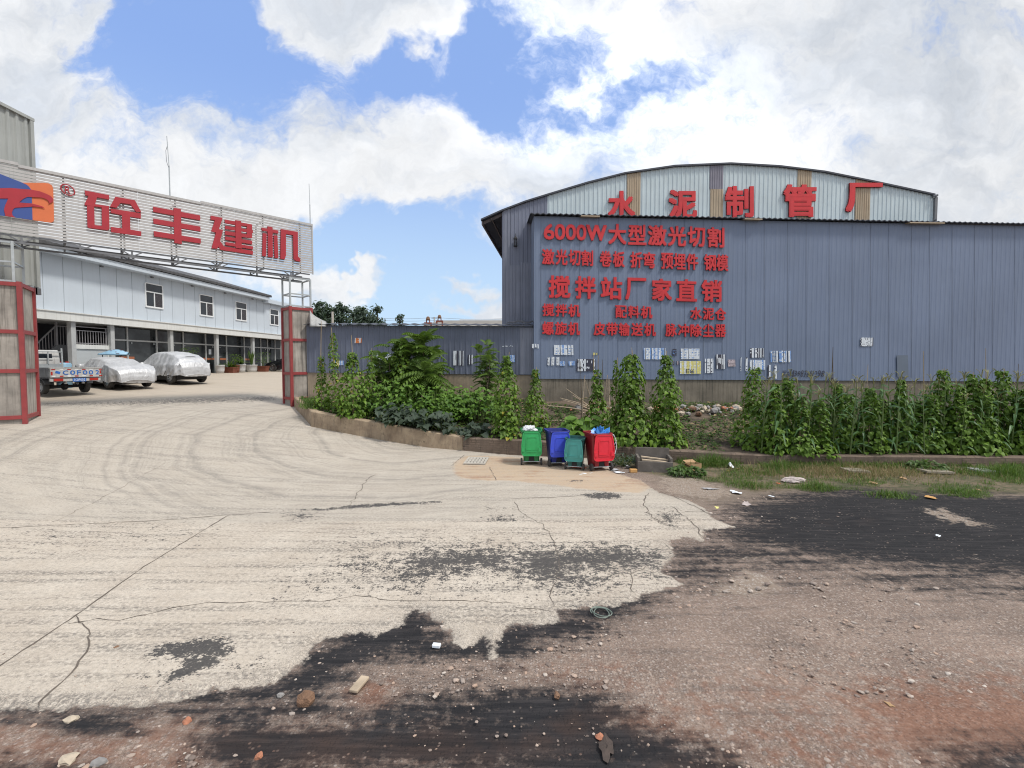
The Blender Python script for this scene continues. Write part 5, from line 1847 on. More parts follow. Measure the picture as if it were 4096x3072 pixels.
def wallmat(name, base, low, flake, brick=0.0):
    m, t, b = mk(name)
    pos = t.add('ShaderNodeNewGeometry').outputs['Position']
    n = t.noise(pos, 2.2, 7, 0.65)
    f = t.noise(pos, 9, 6, 0.7)
    st_ = t.noise(t.mapping(pos, (5, 5, 0.6)), 1.8, 5, 0.65)
    c = t.mix(t.lin(n, 0.35, 0.65), low, base)
    c = t.mix(t.math('MULTIPLY', t.step(st_, 0.5, 0.7), 0.55), c, flake)
    c = t.mix(t.math('MULTIPLY', t.step(f, 0.56, 0.64), t.math('MULTIPLY', t.step(n, 0.45, 0.55), 0.8)), c, tuple(x * 0.35 for x in base))
    if brick:
        bt = t.add('ShaderNodeTexBrick')
        t.sock(bt.inputs['Vector'], t.mapping(pos, (1, 1, 1), (R(90), 0, 0)))
        bt.inputs['Scale'].default_value = 1.0
        bt.inputs['Brick Width'].default_value = 0.24
        bt.inputs['Row Height'].default_value = 0.075
        bt.inputs['Mortar Size'].default_value = 0.008
        c = t.mix(t.math('MULTIPLY', bt.outputs['Fac'], t.math('MULTIPLY', t.step(n, 0.42, 0.6), brick)), c, (0.035, 0.028, 0.022))
    t.sock(b.inputs['Base Color'], c)
    b.inputs['Roughness'].default_value = 0.92
    bp = t.add('ShaderNodeBump')
    bp.inputs['Strength'].default_value = 0.5
    bp.inputs['Distance'].default_value = 0.02
    t.sock(bp.inputs['Height'], t.math('ADD', f, n))
    t.sock(b.inputs['Normal'], bp.outputs[0])
    return m


M['wall_a'] = wallmat('beige_rendered_garden_wall', (0.40, 0.31, 0.21), (0.23, 0.17, 0.115), (0.13, 0.095, 0.07))
M['wall_b'] = wallmat('dark_brick_garden_wall', (0.21, 0.155, 0.115), (0.115, 0.085, 0.065), (0.07, 0.055, 0.045), 0.8)
FW1 = wall_run(WP, 'garden_wall', 'curving beige rendered garden wall from the gate pillar down to the drain grate', M['wall_a'])
FW2 = wall_run(WP2, 'garden_wall', 'dark brownish garden wall running behind the bins and along the verge to the right', M['wall_b'])

# soil between the wall and the plinths
FR = [(c, nn) for c, nn, z in FW1] + [(c, nn) for c, nn, z in FW2]


def back_y(x):
    """foot of the fence and of the workshop plinth"""
    if x < FB.x:
        return np.interp(x, [FA.x, FB.x], [FA.y, FB.y])
    return A0.y + (x - A0.x) * HD.y / HD.x


ZS_BACK = 1.42
fx = np.array([c.x - nn.x * 0.1 for c, nn in FR])
fy = np.array([c.y - nn.y * 0.2 for c, nn in FR])
fz = np.array([c.z for c, nn in FR])
_o = np.argsort(fx)
fx, fy, fz = fx[_o], fy[_o], fz[_o]


def soil(x, y):
    y0 = np.interp(x, fx, fy)
    z0 = np.interp(x, fx, fz) - 0.04
    y1 = back_y(x)
    t = min(1, max(0, (y - y0) / max(0.3, y1 - y0)))
    zb_ = np.interp(x, [-9, -6, 0, 3, 9, 20], [1.46, 1.40, 1.36, 1.38, 1.22, 1.1])
    s = t * t * (3 - 2 * t) * 0.5 + t * 0.5
    return float(z0 + (zb_ - z0) * s) + 0.05 * mnoise.noise(Vector((x * 0.9, y * 0.9, 2)))


mb = MB()
xs = np.arange(-9.6, 23, 0.16)
nt = 34
vs, fs = [], []
for x in xs:
    y0, y1 = float(np.interp(x, fx, fy)), float(back_y(x)) + 0.1
    for j in range(nt + 1):
        y = y0 + (y1 - y0) * j / nt
        vs.append((x, y, soil(x, y)))
for i in range(len(xs) - 1):
    for j in range(nt):
        a = i * (nt + 1) + j
        fs.append((a, a + nt + 1, a + nt + 2, a + 1))
mb.add(vs, fs)
m_, t_, b_ = mk('dark_garden_soil')
pos = t_.add('ShaderNodeNewGeometry').outputs['Position']
n = t_.noise(pos, 1.4, 6, 0.65)
f = t_.noise(pos, 14, 6, 0.7)
c = t_.mix(t_.step(n, 0.4, 0.62), (0.055, 0.042, 0.030), (0.135, 0.10, 0.070))
c = t_.mix(t_.math('MULTIPLY', t_.step(f, 0.55, 0.66), 0.5), c, (0.21, 0.165, 0.12))
t_.sock(b_.inputs['Base Color'], c)
b_.inputs['Roughness'].default_value = 0.95
bp = t_.add('ShaderNodeBump')
bp.inputs['Strength'].default_value = 0.8
bp.inputs['Distance'].default_value = 0.04
t_.sock(bp.inputs['Height'], f)
t_.sock(b_.inputs['Normal'], bp.outputs[0])
tag(mb.build('garden_soil', m_), kind='structure')
# hard ground behind everything, so that nothing ends in the air
# ------------------------------------------------------------------ vehicles
def wheel(parent, x, y, r, w, side, spokes=10, hub='rim'):
    mb = MB()
    prof = [(r * 0.62, -w / 2), (r * 0.93, -w / 2), (r, -w * 0.36), (r, w * 0.36), (r * 0.93, w / 2), (r * 0.62, w / 2), (r * 0.62, -w / 2)]
    mb.lathe(prof, (x, y, r), 28, 'y', cap=False)
    t = mb.build('wheel', M['tyre'], parent, world=False, smooth=True)
    mb = MB()
    yo = y + side * w * 0.30
    mb.lathe([(r * 0.56, -0.02), (r * 0.62, -0.02), (r * 0.62, 0.02), (r * 0.56, 0.02), (r * 0.56, -0.02)], (x, yo + side * 0.02, r), 24, 'y', cap=False)
    mb.lathe([(r * 0.16, -0.03), (r * 0.16, 0.02), (0.02, 0.03)], (x, yo, r), 12, 'y')
    for k in range(spokes):
        a = 2 * math.pi * k / spokes
        p = Vector((x + math.cos(a) * r * 0.12, yo, r + math.sin(a) * r * 0.12))
        q = Vector((x + math.cos(a) * r * 0.58, yo + side * 0.01, r + math.sin(a) * r * 0.58))
        mb.bar(p, q, 0.02, 0.055 if spokes < 12 else 0.04, up=Vector((-math.sin(a), 0, math.cos(a))))
    mb.build('rim', M[hub], t, world=False)
    mb = MB()
    mb.lathe([(r * 0.6, -0.01), (r * 0.6, 0.01)], (x, y, r), 20, 'y')
    mb.build('brake_disc', M['black'], t, world=False)


def place_car(name, label, rear_l, heading, track, rear_x, width, group=None):
    """empty on the ground below the car's centre; local +x = forwards, +y = car's left"""
    h = Vector((heading[0], heading[1], 0)).normalized()
    left = Vector((-h.y, h.x, 0))
    c = Vector((rear_l[0], rear_l[1], 0)) - left * (track / 2) - h * rear_x
    return thing(name, label, 'car', (c.x, c.y, gz(c.x, c.y)), math.atan2(h.y, h.x), group)


def covered(root, L, Wd, prof, track, wb, seed, strap=False, hem=0.30, wr=0.33):
    """a car under a loose silver cover: the cover is one wrinkled sheet hanging from the roofline"""
    xs_ = np.array([p[0] for p in prof]) - L / 2
    zs_ = np.array([p[1] for p in prof])
    nx, ntt = 130, 76
    rnd_off = Vector((seed * 13.1, seed * 3.3, 0))
    vs, fs = [], []
    for i in range(nx + 1):
        x = -L / 2 * math.cos(math.pi * i / nx) * (0.6 + 0.4 * abs(math.cos(math.pi * i / nx)) ** 0.5)
        top = float(np.interp(x, xs_, zs_))
        e = min(x + L / 2, L / 2 - x) / 0.6
        ew = 1 - 0.30 * (1 - min(1, e)) ** 2
        w = Wd / 2 * ew
        belt = max(hem + 0.04, min(top - 0.03, 0.98 if top > 1.2 else top - 0.06))
        top = max(top, hem + 0.09)
        roofw = w * (0.70 if top > 1.2 else 0.88)
        key = [(-w * 0.985, hem), (-w, (hem + belt) / 2), (-w * 0.98, belt), (-roofw, top - 0.06), (-roofw * 0.6, top - 0.005), (0, top + 0.012)]
        key = key + [(-a, b) for a, b in key[-2::-1]]
        ky = np.array([k[0] for k in key])
        kz = np.array([k[1] for k in key])
        dl = np.concatenate([[0], np.cumsum(np.hypot(np.diff(ky), np.diff(kz)))])
        dl /= dl[-1]
        for j in range(ntt + 1):
            t = j / ntt
            y = float(np.interp(t, dl, ky))
            z = float(np.interp(t, dl, kz))
            low = max(0, min(1, (belt - z) / 0.7))
            q = Vector((x * 2.2, y * 1.2, z * 0.55)) + rnd_off
            r1 = mnoise.noise(Vector((x * 4.6 + 0.5 * mnoise.noise(q), z * 0.8 + y * 0.4, seed)))
            r1 = math.copysign(abs(r1) ** 0.7, r1)
            r2 = mnoise.noise(Vector((x * 2.3 + z * 2.6, y * 2.4 - z * 1.3, seed + 4)))
            ridge = (1 - abs(r2) * 2.2)
            amp = 0.022 + 0.048 * low
            d = amp * r1 * 1.5 + 0.034 * ridge * (0.5 + low) + 0.012 * mnoise.noise(q * 5)
            s = 1 if y > 0 else -1
            side_n = min(1, abs(y) / max(0.01, w * 0.85)) ** 3
            y2 = y + s * d * side_n
            x2 = x
            z2 = z + d * 0.8 * (1 - side_n) - (0.05 * max(0, 1 - e) * (1 - low) if e < 1 else 0)
            if z <= hem + 0.02:
                z2 += 0.03 * math.sin(x * 9 + seed) + 0.02 * r1
            vs.append((x2, y2, z2))
    for i in range(nx):
        for j in range(ntt):
            a = i * (ntt + 1) + j
            fs.append((a, a + 1, a + ntt + 2, a + ntt + 1))
    # front and rear faces: rows of the end section pulled inwards
    for end, sgn in ((0, -1), (nx, 1)):
        base = end * (ntt + 1)
        prev = list(range(base, base + ntt + 1))
        rowlast = prev
        for k in range(1, 9):
            f = 1 - (k / 8)
            new = []
            for j in range(ntt + 1):
                p = vs[base + j]
                bulge = 0.03 * math.sin(min(1, k / 3) * math.pi / 2) + 0.02 * mnoise.noise(Vector((p[1] * f * 6, p[2] * 1.1, seed + 9)))
                tuck = -0.10 * max(0, (0.62 - p[2]) / 0.4) if True else 0
                new.append(len(vs))
                vs.append((p[0] + sgn * (bulge + tuck), p[1] * f, p[2] + (0.02 * mnoise.noise(Vector((p[1] * 5, k, seed))))))
            for j in range(ntt):
                q4 = (rowlast[j], rowlast[j + 1], new[j + 1], new[j])
                fs.append(q4 if sgn < 0 else q4[::-1])
            rowlast = new
    mb = MB()
    mb.add(vs, fs)
    # mirrors under the cover
    cov = mb.build('fabric_cover', M['silver_cover'], root, world=False, smooth=True)
    for s in (-1, 1):
        m2 = MB()
        xm = L * 0.5 - 1.55
        m2.rock((xm, s * (Wd / 2 + 0.06), 1.02), 0.15, seed + s + 3, 0.75, 2)
        m2.build('mirror_bulge', M['silver_cover'], cov, world=False, smooth=True)
    m2 = MB()
    m2.box((0, 0, 0.34), (L - 0.9, Wd - 0.35, 0.30))
    m2.build('underbody', M['black'], root, world=False)
    for sx in (-1, 1):
        for sy in (-1, 1):
            wheel(root, sx * wb / 2 - 0.05, sy * (track / 2), wr, 0.21, sy)
    if strap:
        m2 = MB()
        pts = []
        for k in range(25):
            t = k / 24
            y = (Wd / 2 + 0.07) * (1 - 2 * t)
            x = -L / 2 + 1.25 - 0.75 * math.sin(t * math.pi)
            top = float(np.interp(x, xs_, zs_))
            z = hem - 0.05 + (top + 0.10 - hem) * min(1, math.sin(min(t, 1 - t) * math.pi * 1.05) ** 0.75)
            pts.append((x, y, z))
        m2.tube(pts, 0.014, 6)
        m2.build('tie_rope', M['black'], root, world=False)


m_, t_, b_ = mk('silver_coated_cover_fabric')
pos = t_.add('ShaderNodeNewGeometry').outputs['Position']
n = t_.noise(pos, 2.0, 5, 0.6)
t_.sock(b_.inputs['Base Color'], t_.mix(t_.lin(n, 0.3, 0.7), (0.46, 0.465, 0.475), (0.62, 0.625, 0.635)))
b_.inputs['Metallic'].default_value = 0.4
b_.inputs['Roughness'].default_value = 0.46
bp = t_.add('ShaderNodeBump')
bp.inputs['Strength'].default_value = 0.5
bp.inputs['Distance'].default_value = 0.06
t_.sock(bp.inputs['Height'], t_.noise(t_.mapping(pos, (1, 1, 0.4)), 4.5, 4, 0.6, dist=1.6))
t_.sock(b_.inputs['Normal'], bp.outputs[0])
M['silver_cover'] = m_

sed_prof = [(0, 0.40), (0.02, 0.58), (0.07, 0.76), (0.18, 0.92), (0.42, 1.04), (1.0, 1.18), (1.7, 1.40), (2.3, 1.46), (2.8, 1.43), (3.5, 1.08), (4.2, 0.94), (4.5, 0.78), (4.59, 0.58), (4.62, 0.40)]
suv_prof = [(0, 0.50), (0.02, 0.72), (0.06, 0.92), (0.16, 1.12), (0.40, 1.34), (0.9, 1.57), (1.6, 1.69), (2.6, 1.68), (3.1, 1.50), (3.6, 1.14), (4.3, 1.02), (4.53, 0.85), (4.62, 0.62), (4.65, 0.46)]
sp = gp(434, 1560)
sedan = place_car('covered_car', 'low saloon car under a silver cover gathered at the hem, parked behind the small truck', (sp.x, sp.y), (-0.90, 0.43), 1.55, -1.30, 1.8, 'cars under silver covers')
covered(sedan, 4.62, 1.86, sed_prof, 1.55, 2.68, 1)
sp = gp(682, 1540)
suv = place_car('covered_car', 'taller off-road car under a silver cover tied with a dark rope, nearest the shop steps', (sp.x, sp.y), (-0.90, 0.40), 1.60, -1.30, 1.85, 'cars under silver covers')
covered(suv, 4.65, 1.92, suv_prof, 1.58, 2.70, 2, strap=True, hem=0.42, wr=0.36)

# black car half hidden by the right pillar
bp_ = gp(1105, 1487)
bc = thing('parked_car', 'black car half hidden behind the right gate pillar, only its front wheel corner showing', 'car', (bp_.x + 1.3, bp_.y + 0.35, gz(bp_.x + 1.3, bp_.y)), R(180 - 12))
mb = MB()
prof = [(2.2, 0.42, 0.78), (2.1, 0.72, 0.84), (1.6, 0.92, 0.88), (0.95, 1.02, 0.88), (0.3, 1.42, 0.72), (-0.3, 1.50, 0.70), (-1.2, 1.46, 0.70), (-1.8, 1.12, 0.80), (-2.15, 1.02, 0.80), (-2.2, 0.5, 0.78)]
vs, fs = [], []
for x, top, w in prof:
    be = min(top, 0.92)
    ring_ = [(-w * 0.96, 0.24), (-w, 0.6), (-w * 0.97, be), (-w * 0.72, top), (0, top + 0.02), (w * 0.72, top), (w * 0.97, be), (w, 0.6), (w * 0.96, 0.24)]
    vs += [(x, y, z) for y, z in ring_]
for i in range(len(prof) - 1):
    for j in range(8):
        a = i * 9 + j
        fs.append((a, a + 9, a + 10, a + 1))
mb.add(vs, fs)
mb.f += [tuple(range(9)), tuple(range(9 * (len(prof) - 1), 9 * len(prof)))[::-1]]
mb.m += [0, 0]
o = mb.build('body', M['car_black'], bc, world=False, smooth=True)
sd = o.modifiers.new('s', 'SUBSURF'); sd.levels = sd.render_levels = 1
for sx in (-1.33, 1.33):
    for sy in (-1, 1):
        wheel(bc, sx, sy * 0.80, 0.35, 0.22, sy, 14)
for s in (-1, 1):
    m2 = MB()
    m2.box((2.02, s * 0.62, 0.72), (0.24, 0.34, 0.12), 0, 0.2)
    m2.build('headlight', M['rim'], bc, world=False)
    m2 = MB()
    m2.box((0.75, s * 0.98, 1.0), (0.12, 0.18, 0.13))
    m2.build('mirror', M['car_black'], bc, world=False)

# ------------------------------------------------------------------ small truck
tp = gp(172, 1588)
h = Vector((-0.925, 0.38, 0)).normalized()
left = Vector((-h.y, h.x, 0))
tc_ = Vector((tp.x, tp.y, 0)) - left * 0.72 + h * 1.25
truck = thing('pickup_truck', 'small white flatbed truck with blue tailgate lettering, half behind the left gate pillar', 'truck', (tc_.x, tc_.y, gz(tc_.x, tc_.y)), math.atan2(h.y, h.x))
M['truck_white'] = plain('scuffed_white_truck_paint', (0.50, 0.50, 0.49), 0.4, 0, 0.12, 4, 0, 0.4, (0.25, 0.23, 0.21))
M['bed_grey'] = plain('worn_dark_bed', (0.10, 0.10, 0.11), 0.7, 0, 0.25, 5)
M['truck_red'] = plain('red_reflector', (0.42, 0.03, 0.02), 0.3, 0, 0.1, 6)
M['sign_blue'] = plain('blue_plate_and_lettering', (0.03, 0.14, 0.46), 0.5, 0, 0.1, 6)
M['side_grey'] = plain('dirty_grey_side_gate', (0.16, 0.165, 0.17), 0.6, 0, 0.2, 5)
XB, XF, HW = -2.15, 0.55, 0.86     # bed from rear to front, half width
mb = MB()
mb.box(((XB + XF) / 2, 0, 0.70), (XF - XB, 2 * HW - 0.1, 0.10))
mb.build('cargo_bed', M['bed_grey'], truck, world=False)
for s in (-1, 1):
    mb = MB()
    mb.box(((XB + XF) / 2, s * HW, 0.88), (XF - XB - 0.06, 0.05, 0.36))
    mb.box(((XB + XF) / 2, s * HW, 1.075), (XF - XB - 0.02, 0.08, 0.045))
    for k in range(5):
        mb.box((XB + 0.3 + k * 0.52, s * (HW + 0.033), 0.87), (0.06, 0.02, 0.32))
    mb.build('side_gate', M['side_grey'], truck, world=False)
mb = MB()
mb.box((XB, 0, 0.88), (0.05, 2 * HW, 0.36))
mb.box((XB, 0, 1.075), (0.08, 2 * HW + 0.04, 0.045))
tg = mb.build('tailgate', M['truck_white'], truck, world=False)
mb = MB()
tx = XB - 0.028
for n_, (ch, y0, y1) in enumerate((('C', 0.46, 0.28), ('0', 0.22, 0.05), ('F', -0.01, -0.15), ('0', -0.21, -0.37), ('0', -0.42, -0.57), ('2', -0.66, -0.79))):
    put_glyph(mb, ch, [(tx, y0, 0.80), (tx, y1, 0.80), (tx, y1, 0.98), (tx, y0, 0.98)], Vector((-0.008, 0, 0)), 0.02, False)
mb.box((tx, 0.62, 0.90), (0.008, 0.16, 0.10), 0, 0, 0.3)
mb.build('tailgate_lettering', M['sign_blue'], tg, world=False)
mb = MB()
for k, y in enumerate((-0.84, -0.5, -0.25, 0.0, 0.25, 0.5, 0.76)):
    mb.mat(0 if k in (0, 2, 4, 6) else 1).box((tx, y, 1.015), (0.006, 0.12, 0.035))
    mb.mat(0 if k in (1, 3, 5, 0) else 1).box((tx, y, 0.745), (0.006, 0.12, 0.045))
mb.mat(0).box((tx, 0.815, 0.86), (0.006, 0.06, 0.14))
mb.box((tx, -0.83, 0.90), (0.006, 0.05, 0.14))
mb.build('reflective_tape', [M['truck_red'], M['frame_white']], tg, world=False)
mb = MB()
mb.box((XB + 0.06, 0, 0.60), (0.10, 1.70, 0.13))
mb.box((XB + 0.16, 0.3, 0.52), (0.06, 0.08, 0.2))
mb.box((XB + 0.16, -0.3, 0.52), (0.06, 0.08, 0.2))
mb.build('rear_bumper', M['truck_white'], truck, world=False)
for s in (-1, 1):
    mb = MB()
    mb.box((XB - 0.005, s * 0.60, 0.60), (0.04, 0.30, 0.10))
    mb.build('tail_light', M['truck_red'], truck, world=False)
mb = MB()
mb.box((XB - 0.005, -0.10, 0.585), (0.012, 0.46, 0.145))
pl_ = mb.build('licence_plate', M['sign_blue'], truck, world=False)
mb = MB()
for n_, ch in enumerate('云C0F002'):
    y0 = 0.10 - n_ * 0.057
    put_glyph(mb, ch, [(XB - 0.012, y0, 0.535), (XB - 0.012, y0 - 0.045, 0.535), (XB - 0.012, y0 - 0.045, 0.635), (XB - 0.012, y0, 0.635)], Vector((-0.003, 0, 0)), 0.0, False)
mb.build('plate_characters', M['frame_white'], pl_, world=False)
mb = MB()
for s in (-1, 1):
    mb.bar((XB + 0.1, s * 0.36, 0.55), (2.2, s * 0.36, 0.55), 0.08, 0.14)
mb.tube([(-1.25, -0.7, 0.30), (-1.25, 0.7, 0.30)], 0.06, 8)
mb.lathe([(0.05, -0.14), (0.15, -0.05), (0.15, 0.05), (0.05, 0.14)], (-1.25, 0, 0.30), 12, 'y')
mb.box((-0.3, 0.5, 0.45), (0.7, 0.3, 0.25))
mb.build('chassis', M['black'], truck, world=False)
mb = MB()
cw = 0.78
pr_ = [(0.72, 0.62), (0.72, 1.45), (0.82, 1.86), (1.9, 1.88), (2.25, 1.25), (2.35, 0.62)]
mb.prism([(x, -cw, z) for x, z in pr_], (0, 2 * cw, 0))
cab = mb.build('cab', M['truck_white'], truck, world=False)
bv = cab.modifiers.new('b', 'BEVEL'); bv.width = 0.06; bv.segments = 3
mb = MB()
mb.prism([(0.735, -0.5, 1.40), (0.735, 0.5, 1.40), (0.785, 0.5, 1.70), (0.785, -0.5, 1.70)], (-0.02, 0, 0))
mb.build('rear_window', M['pane'], cab, world=False)
mb = MB()
for z in (1.22, 1.78):
    mb.bar((0.62, -0.8, z), (0.62, 0.8, z), 0.04)
for y in (-0.8, 0.8):
    mb.bar((0.60, y, 0.85), (0.66, y, 1.95), 0.05)
for y in (-0.3, 0.3):
    mb.bar((0.62, y, 1.20), (0.62, y, 1.80), 0.04)
mb.box((0.62, 0, 1.04), (0.03, 1.6, 0.34))
mb.build('headboard_rack', M['galv'], truck, world=False)
for sx, yy2 in ((-1.25, 0.70), (1.55, 0.68)):
    for s in (-1, 1):
        wheel(truck, sx, s * yy2, 0.29, 0.18, s, 8)
# mudguards
for s in (-1, 1):
    mb = MB()
    for k in range(7):
        a0, a1 = R(20 + 20 * k), R(40 + 20 * k)
        p, q = (-1.25 + 0.40 * math.cos(a0), s * 0.72, 0.29 + 0.36 * math.sin(a0)), (-1.25 + 0.40 * math.cos(a1), s * 0.72, 0.29 + 0.36 * math.sin(a1))
        mb.bar(p, q, 0.2, 0.015, up=Vector((0, 0, 1)) if abs(q[2] - p[2]) < 0.1 else Vector((1, 0, 0)))
    mb.build('mudguard', M['galv_dark'], truck, world=False)

# blue drum on the far side of the truck
dp = gp(255, 1500)
dp = at(256, 1478, 22.2)
drum_z = gz(dp.x, dp.y)
dr = thing('water_drum', 'pale blue plastic drum standing behind the truck bed by the stair wall', 'drum', (dp.x, dp.y, drum_z))
mb = MB()
mb.lathe([(0.26, 0), (0.28, 0.04), (0.28, 0.35), (0.30, 0.38), (0.28, 0.41), (0.28, 0.75), (0.30, 0.78), (0.28, 0.81), (0.28, 1.12), (0.24, 1.18), (0.1, 1.2)], (0, 0, 0), 20)
M['drum_blue'] = plain('pale_blue_plastic', (0.22, 0.38, 0.50), 0.4, 0, 0.08, 5)
mb.build('barrel', M['drum_blue'], dr, world=False, smooth=True)
mb = MB()
mb.lathe([(0.07, 1.19), (0.07, 1.25)], (0.1, 0.05, 0), 12)
mb.lathe([(0.05, 1.19), (0.05, 1.24)], (-0.1, -0.05, 0), 12)
mb.build('cap', M['truck_red'], dr, world=False)

# electric scooter with a light blue rain canopy behind the saloon
sc_ = at(455, 1410, 25.6)
zg = gz(sc_.x, sc_.y)
sco = thing('electric_scooter', 'scooter with a pale blue rain canopy showing above the low covered car', 'scooter', (sc_.x, sc_.y, zg), R(8))
zc = sc_.z - zg
mb = MB()
vs, fs = [], []
nu_, nv_ = 22, 12
for i in range(nu_ + 1):
    u = i / nu_
    x = -0.72 + 1.44 * u
    wmax = 0.40 * math.sin(math.pi * min(1, max(0.0, 0.04 + 0.92 * u))) ** 0.6
    hgt = 0.25 * math.exp(-((u - 0.58) / 0.42) ** 2) + 0.02
    for j in range(nv_ + 1):
        v = -1 + 2 * j / nv_
        vs.append((x, v * wmax, zc - 0.10 + hgt * (1 - v * v) - 0.03 * v * v))
for i in range(nu_):
    for j in range(nv_):
        a = i * (nv_ + 1) + j
        fs.append((a, a + nv_ + 1, a + nv_ + 2, a + 1))
mb.add(vs, fs)
M['canopy_blue'] = plain('pale_blue_canopy_cloth', (0.27, 0.46, 0.62), 0.5, 0, 0.1, 3)
cn = mb.build('canopy', M['canopy_blue'], sco, world=False, smooth=True)
s_ = cn.modifiers.new('t', 'SOLIDIFY'); s_.thickness = 0.012
mb = MB()
rnd = random.Random(5)
for k in range(9):
    u, v = rnd.uniform(0.5, 0.95), rnd.uniform(-0.8, 0.2)
    i, j = int(u * nu_), int((v + 1) / 2 * nv_)
    p = Vector(vs[i * (nv_ + 1) + j])
    mb.box((p.x, p.y - 0.004, p.z + 0.012), (0.07, 0.05, 0.008), rnd.uniform(0, 3))
mb.build('flower_print', M['truck_red'], cn, world=False)
mb = MB()
mb.tube([vs[i * (nv_ + 1)] for i in range(0, nu_ + 1)], 0.012, 6)
mb.tube([(-0.55, 0, zc - 0.12), (-0.55, 0, 0.95)], 0.016, 6)
mb.tube([(0.4, 0, zc - 0.05), (0.1, 0, 0.8)], 0.016, 6)
mb.build('canopy_pole', M['black'], sco, world=False)
mb = MB()
mb.box((0.0, 0, 0.30), (0.7, 0.28, 0.12))
mb.box((0.35, 0, 0.60), (0.6, 0.28, 0.30))
mb.bar((-0.35, 0, 0.30), (-0.60, 0, 1.0), 0.16, 0.24)
mb.build('body', M['panel_grey'], sco, world=False)
mb = MB()
mb.box((0.35, 0, 0.80), (0.55, 0.26, 0.10))
mb.tube([(-0.58, -0.32, 1.02), (-0.58, 0.32, 1.02)], 0.02, 6)
mb.build('seat', M['black'], sco, world=False)
for x in (-0.62, 0.58):
    wheel(sco, x, 0, 0.24, 0.1, 1, 6)

# ------------------------------------------------------------------ potted plants and things on the shop step
M['terracotta'] = plain('terracotta', (0.20, 0.065, 0.038), 0.8, 0, 0.15, 8)
M['pot_white'] = plain('white_glazed_pot', (0.56, 0.56, 0.56), 0.35, 0, 0.06, 6)
M['blossom'] = plain('white_blossom', (0.72, 0.70, 0.64), 0.7, 0, 0.08, 8)


def pot_plant(px, label, r, h, pmat, ph, kind, seed, square=False):
    u = ou(px, 0.55)
    p = op(u, ZB + 0.004, 0.55)
    root = thing('potted_plant', label, 'plant', tuple(p), 0, 'pots on the shop step')
    mb = MB()
    if square:
        mb.hexa([(-r * .8, -r * .6, 0), (r * .8, -r * .6, 0), (r * .8, r * .6, 0), (-r * .8, r * .6, 0), (-r, -r * .8, h), (r, -r * .8, h), (r, r * .8, h), (-r, r * .8, h)])
        mb.box((0, 0, h + 0.02), (2.15 * r, 1.75 * r, 0.04))
    else:
        mb.lathe([(r * 0.75, 0), (r * 0.95, h * 0.4), (r, h * 0.9), (r * 1.08, h * 0.92), (r * 1.08, h), (r * 0.9, h), (r * 0.85, h * 0.85)], (0, 0, 0), 18)
    mb.build('pot', pmat, root, world=False, smooth=not square)
    rnd = random.Random(seed)
    mb = MB()
    n = 90 if kind == 'bush' else 46
    for k in range(n):
        a = rnd.uniform(0, 6.28)
        mb.ct = rnd.random()
        if kind == 'blade':
            e = rnd.uniform(0.25, 1.2)
            d = Vector((math.cos(a) * math.cos(e), math.sin(a) * math.cos(e), math.sin(e)))
            mb.leaf(Vector((0, 0, h)), d, Vector((0, 0, 1)), ph * rnd.uniform(0.6, 1.1), 0.09, 0.4, 1)
        elif kind == 'spike':
            d = Vector((math.cos(a) * 0.18, math.sin(a) * 0.18, 1))
            mb.leaf(Vector((math.cos(a) * 0.05, math.sin(a) * 0.05, h)), d, Vector((math.cos(a), math.sin(a), 0)), ph * rnd.uniform(0.7, 1), 0.06, 0.0, 1)
        else:
            rr = rnd.random() ** 0.5 * ph * 0.45
            z = h + ph * rnd.uniform(0.25, 1.0)
            d = Vector((math.cos(a), math.sin(a), rnd.uniform(-0.4, 0.5)))
            mb.leaf(Vector((math.cos(a) * rr, math.sin(a) * rr, z)), d, Vector((0, 0, 1)), 0.16, 0.09, 0.3, 0)
    mb.build('leaves', M['ailanthus'], root, world=False)
    mb = MB()
    for k in range(5):
        a = rnd.uniform(0, 6.28)
        mb.tube([(0, 0, h * 0.8), (math.cos(a) * ph * 0.12, math.sin(a) * ph * 0.12, h + ph * 0.4), (math.cos(a) * ph * 0.25, math.sin(a) * ph * 0.25, h + ph * 0.75)], 0.012, 5)
    mb.build('stems', M['stem'], root, world=False)
    return root, ph, h


r_, ph, h_ = pot_plant(921, 'low terracotta box pot with strap leaves on the shop step', 0.40, 0.42, M['terracotta'], 0.75, 'blade', 1, True)
pot_plant(941, 'dark red pot with bushy white-flowering plant behind the terracotta box', 0.30, 0.62, M['terracotta'], 0.8, 'bush', 2)
pot_plant(962, 'tall white round tub with leaning strap leaves on the shop step', 0.36, 0.66, M['pot_white'], 0.7, 'blade', 3)
pot_plant(1006, 'wide white bowl pot with an upright spiky plant', 0.42, 0.62, M['pot_white'], 1.25, 'spike', 4)
pot_plant(1052, 'square terracotta pot with a loose green bush beside the black car', 0.40, 0.48, M['terracotta'], 1.2, 'bush', 5, True)
pot_plant(880, 'white cylinder tub with nothing tall in it, near the door column', 0.30, 0.62, M['pot_white'], 0.12, 'blade', 6)
pot_plant(760, 'white-flowering plant showing above the taller covered car', 0.36, 0.75, M['pot_white'], 1.05, 'bush', 7)
mb = MB()
for q in ((920, 1436), (945, 1428), (952, 1432), (970, 1436), (975, 1440), (757, 1418), (770, 1420), (764, 1424)):
    pass

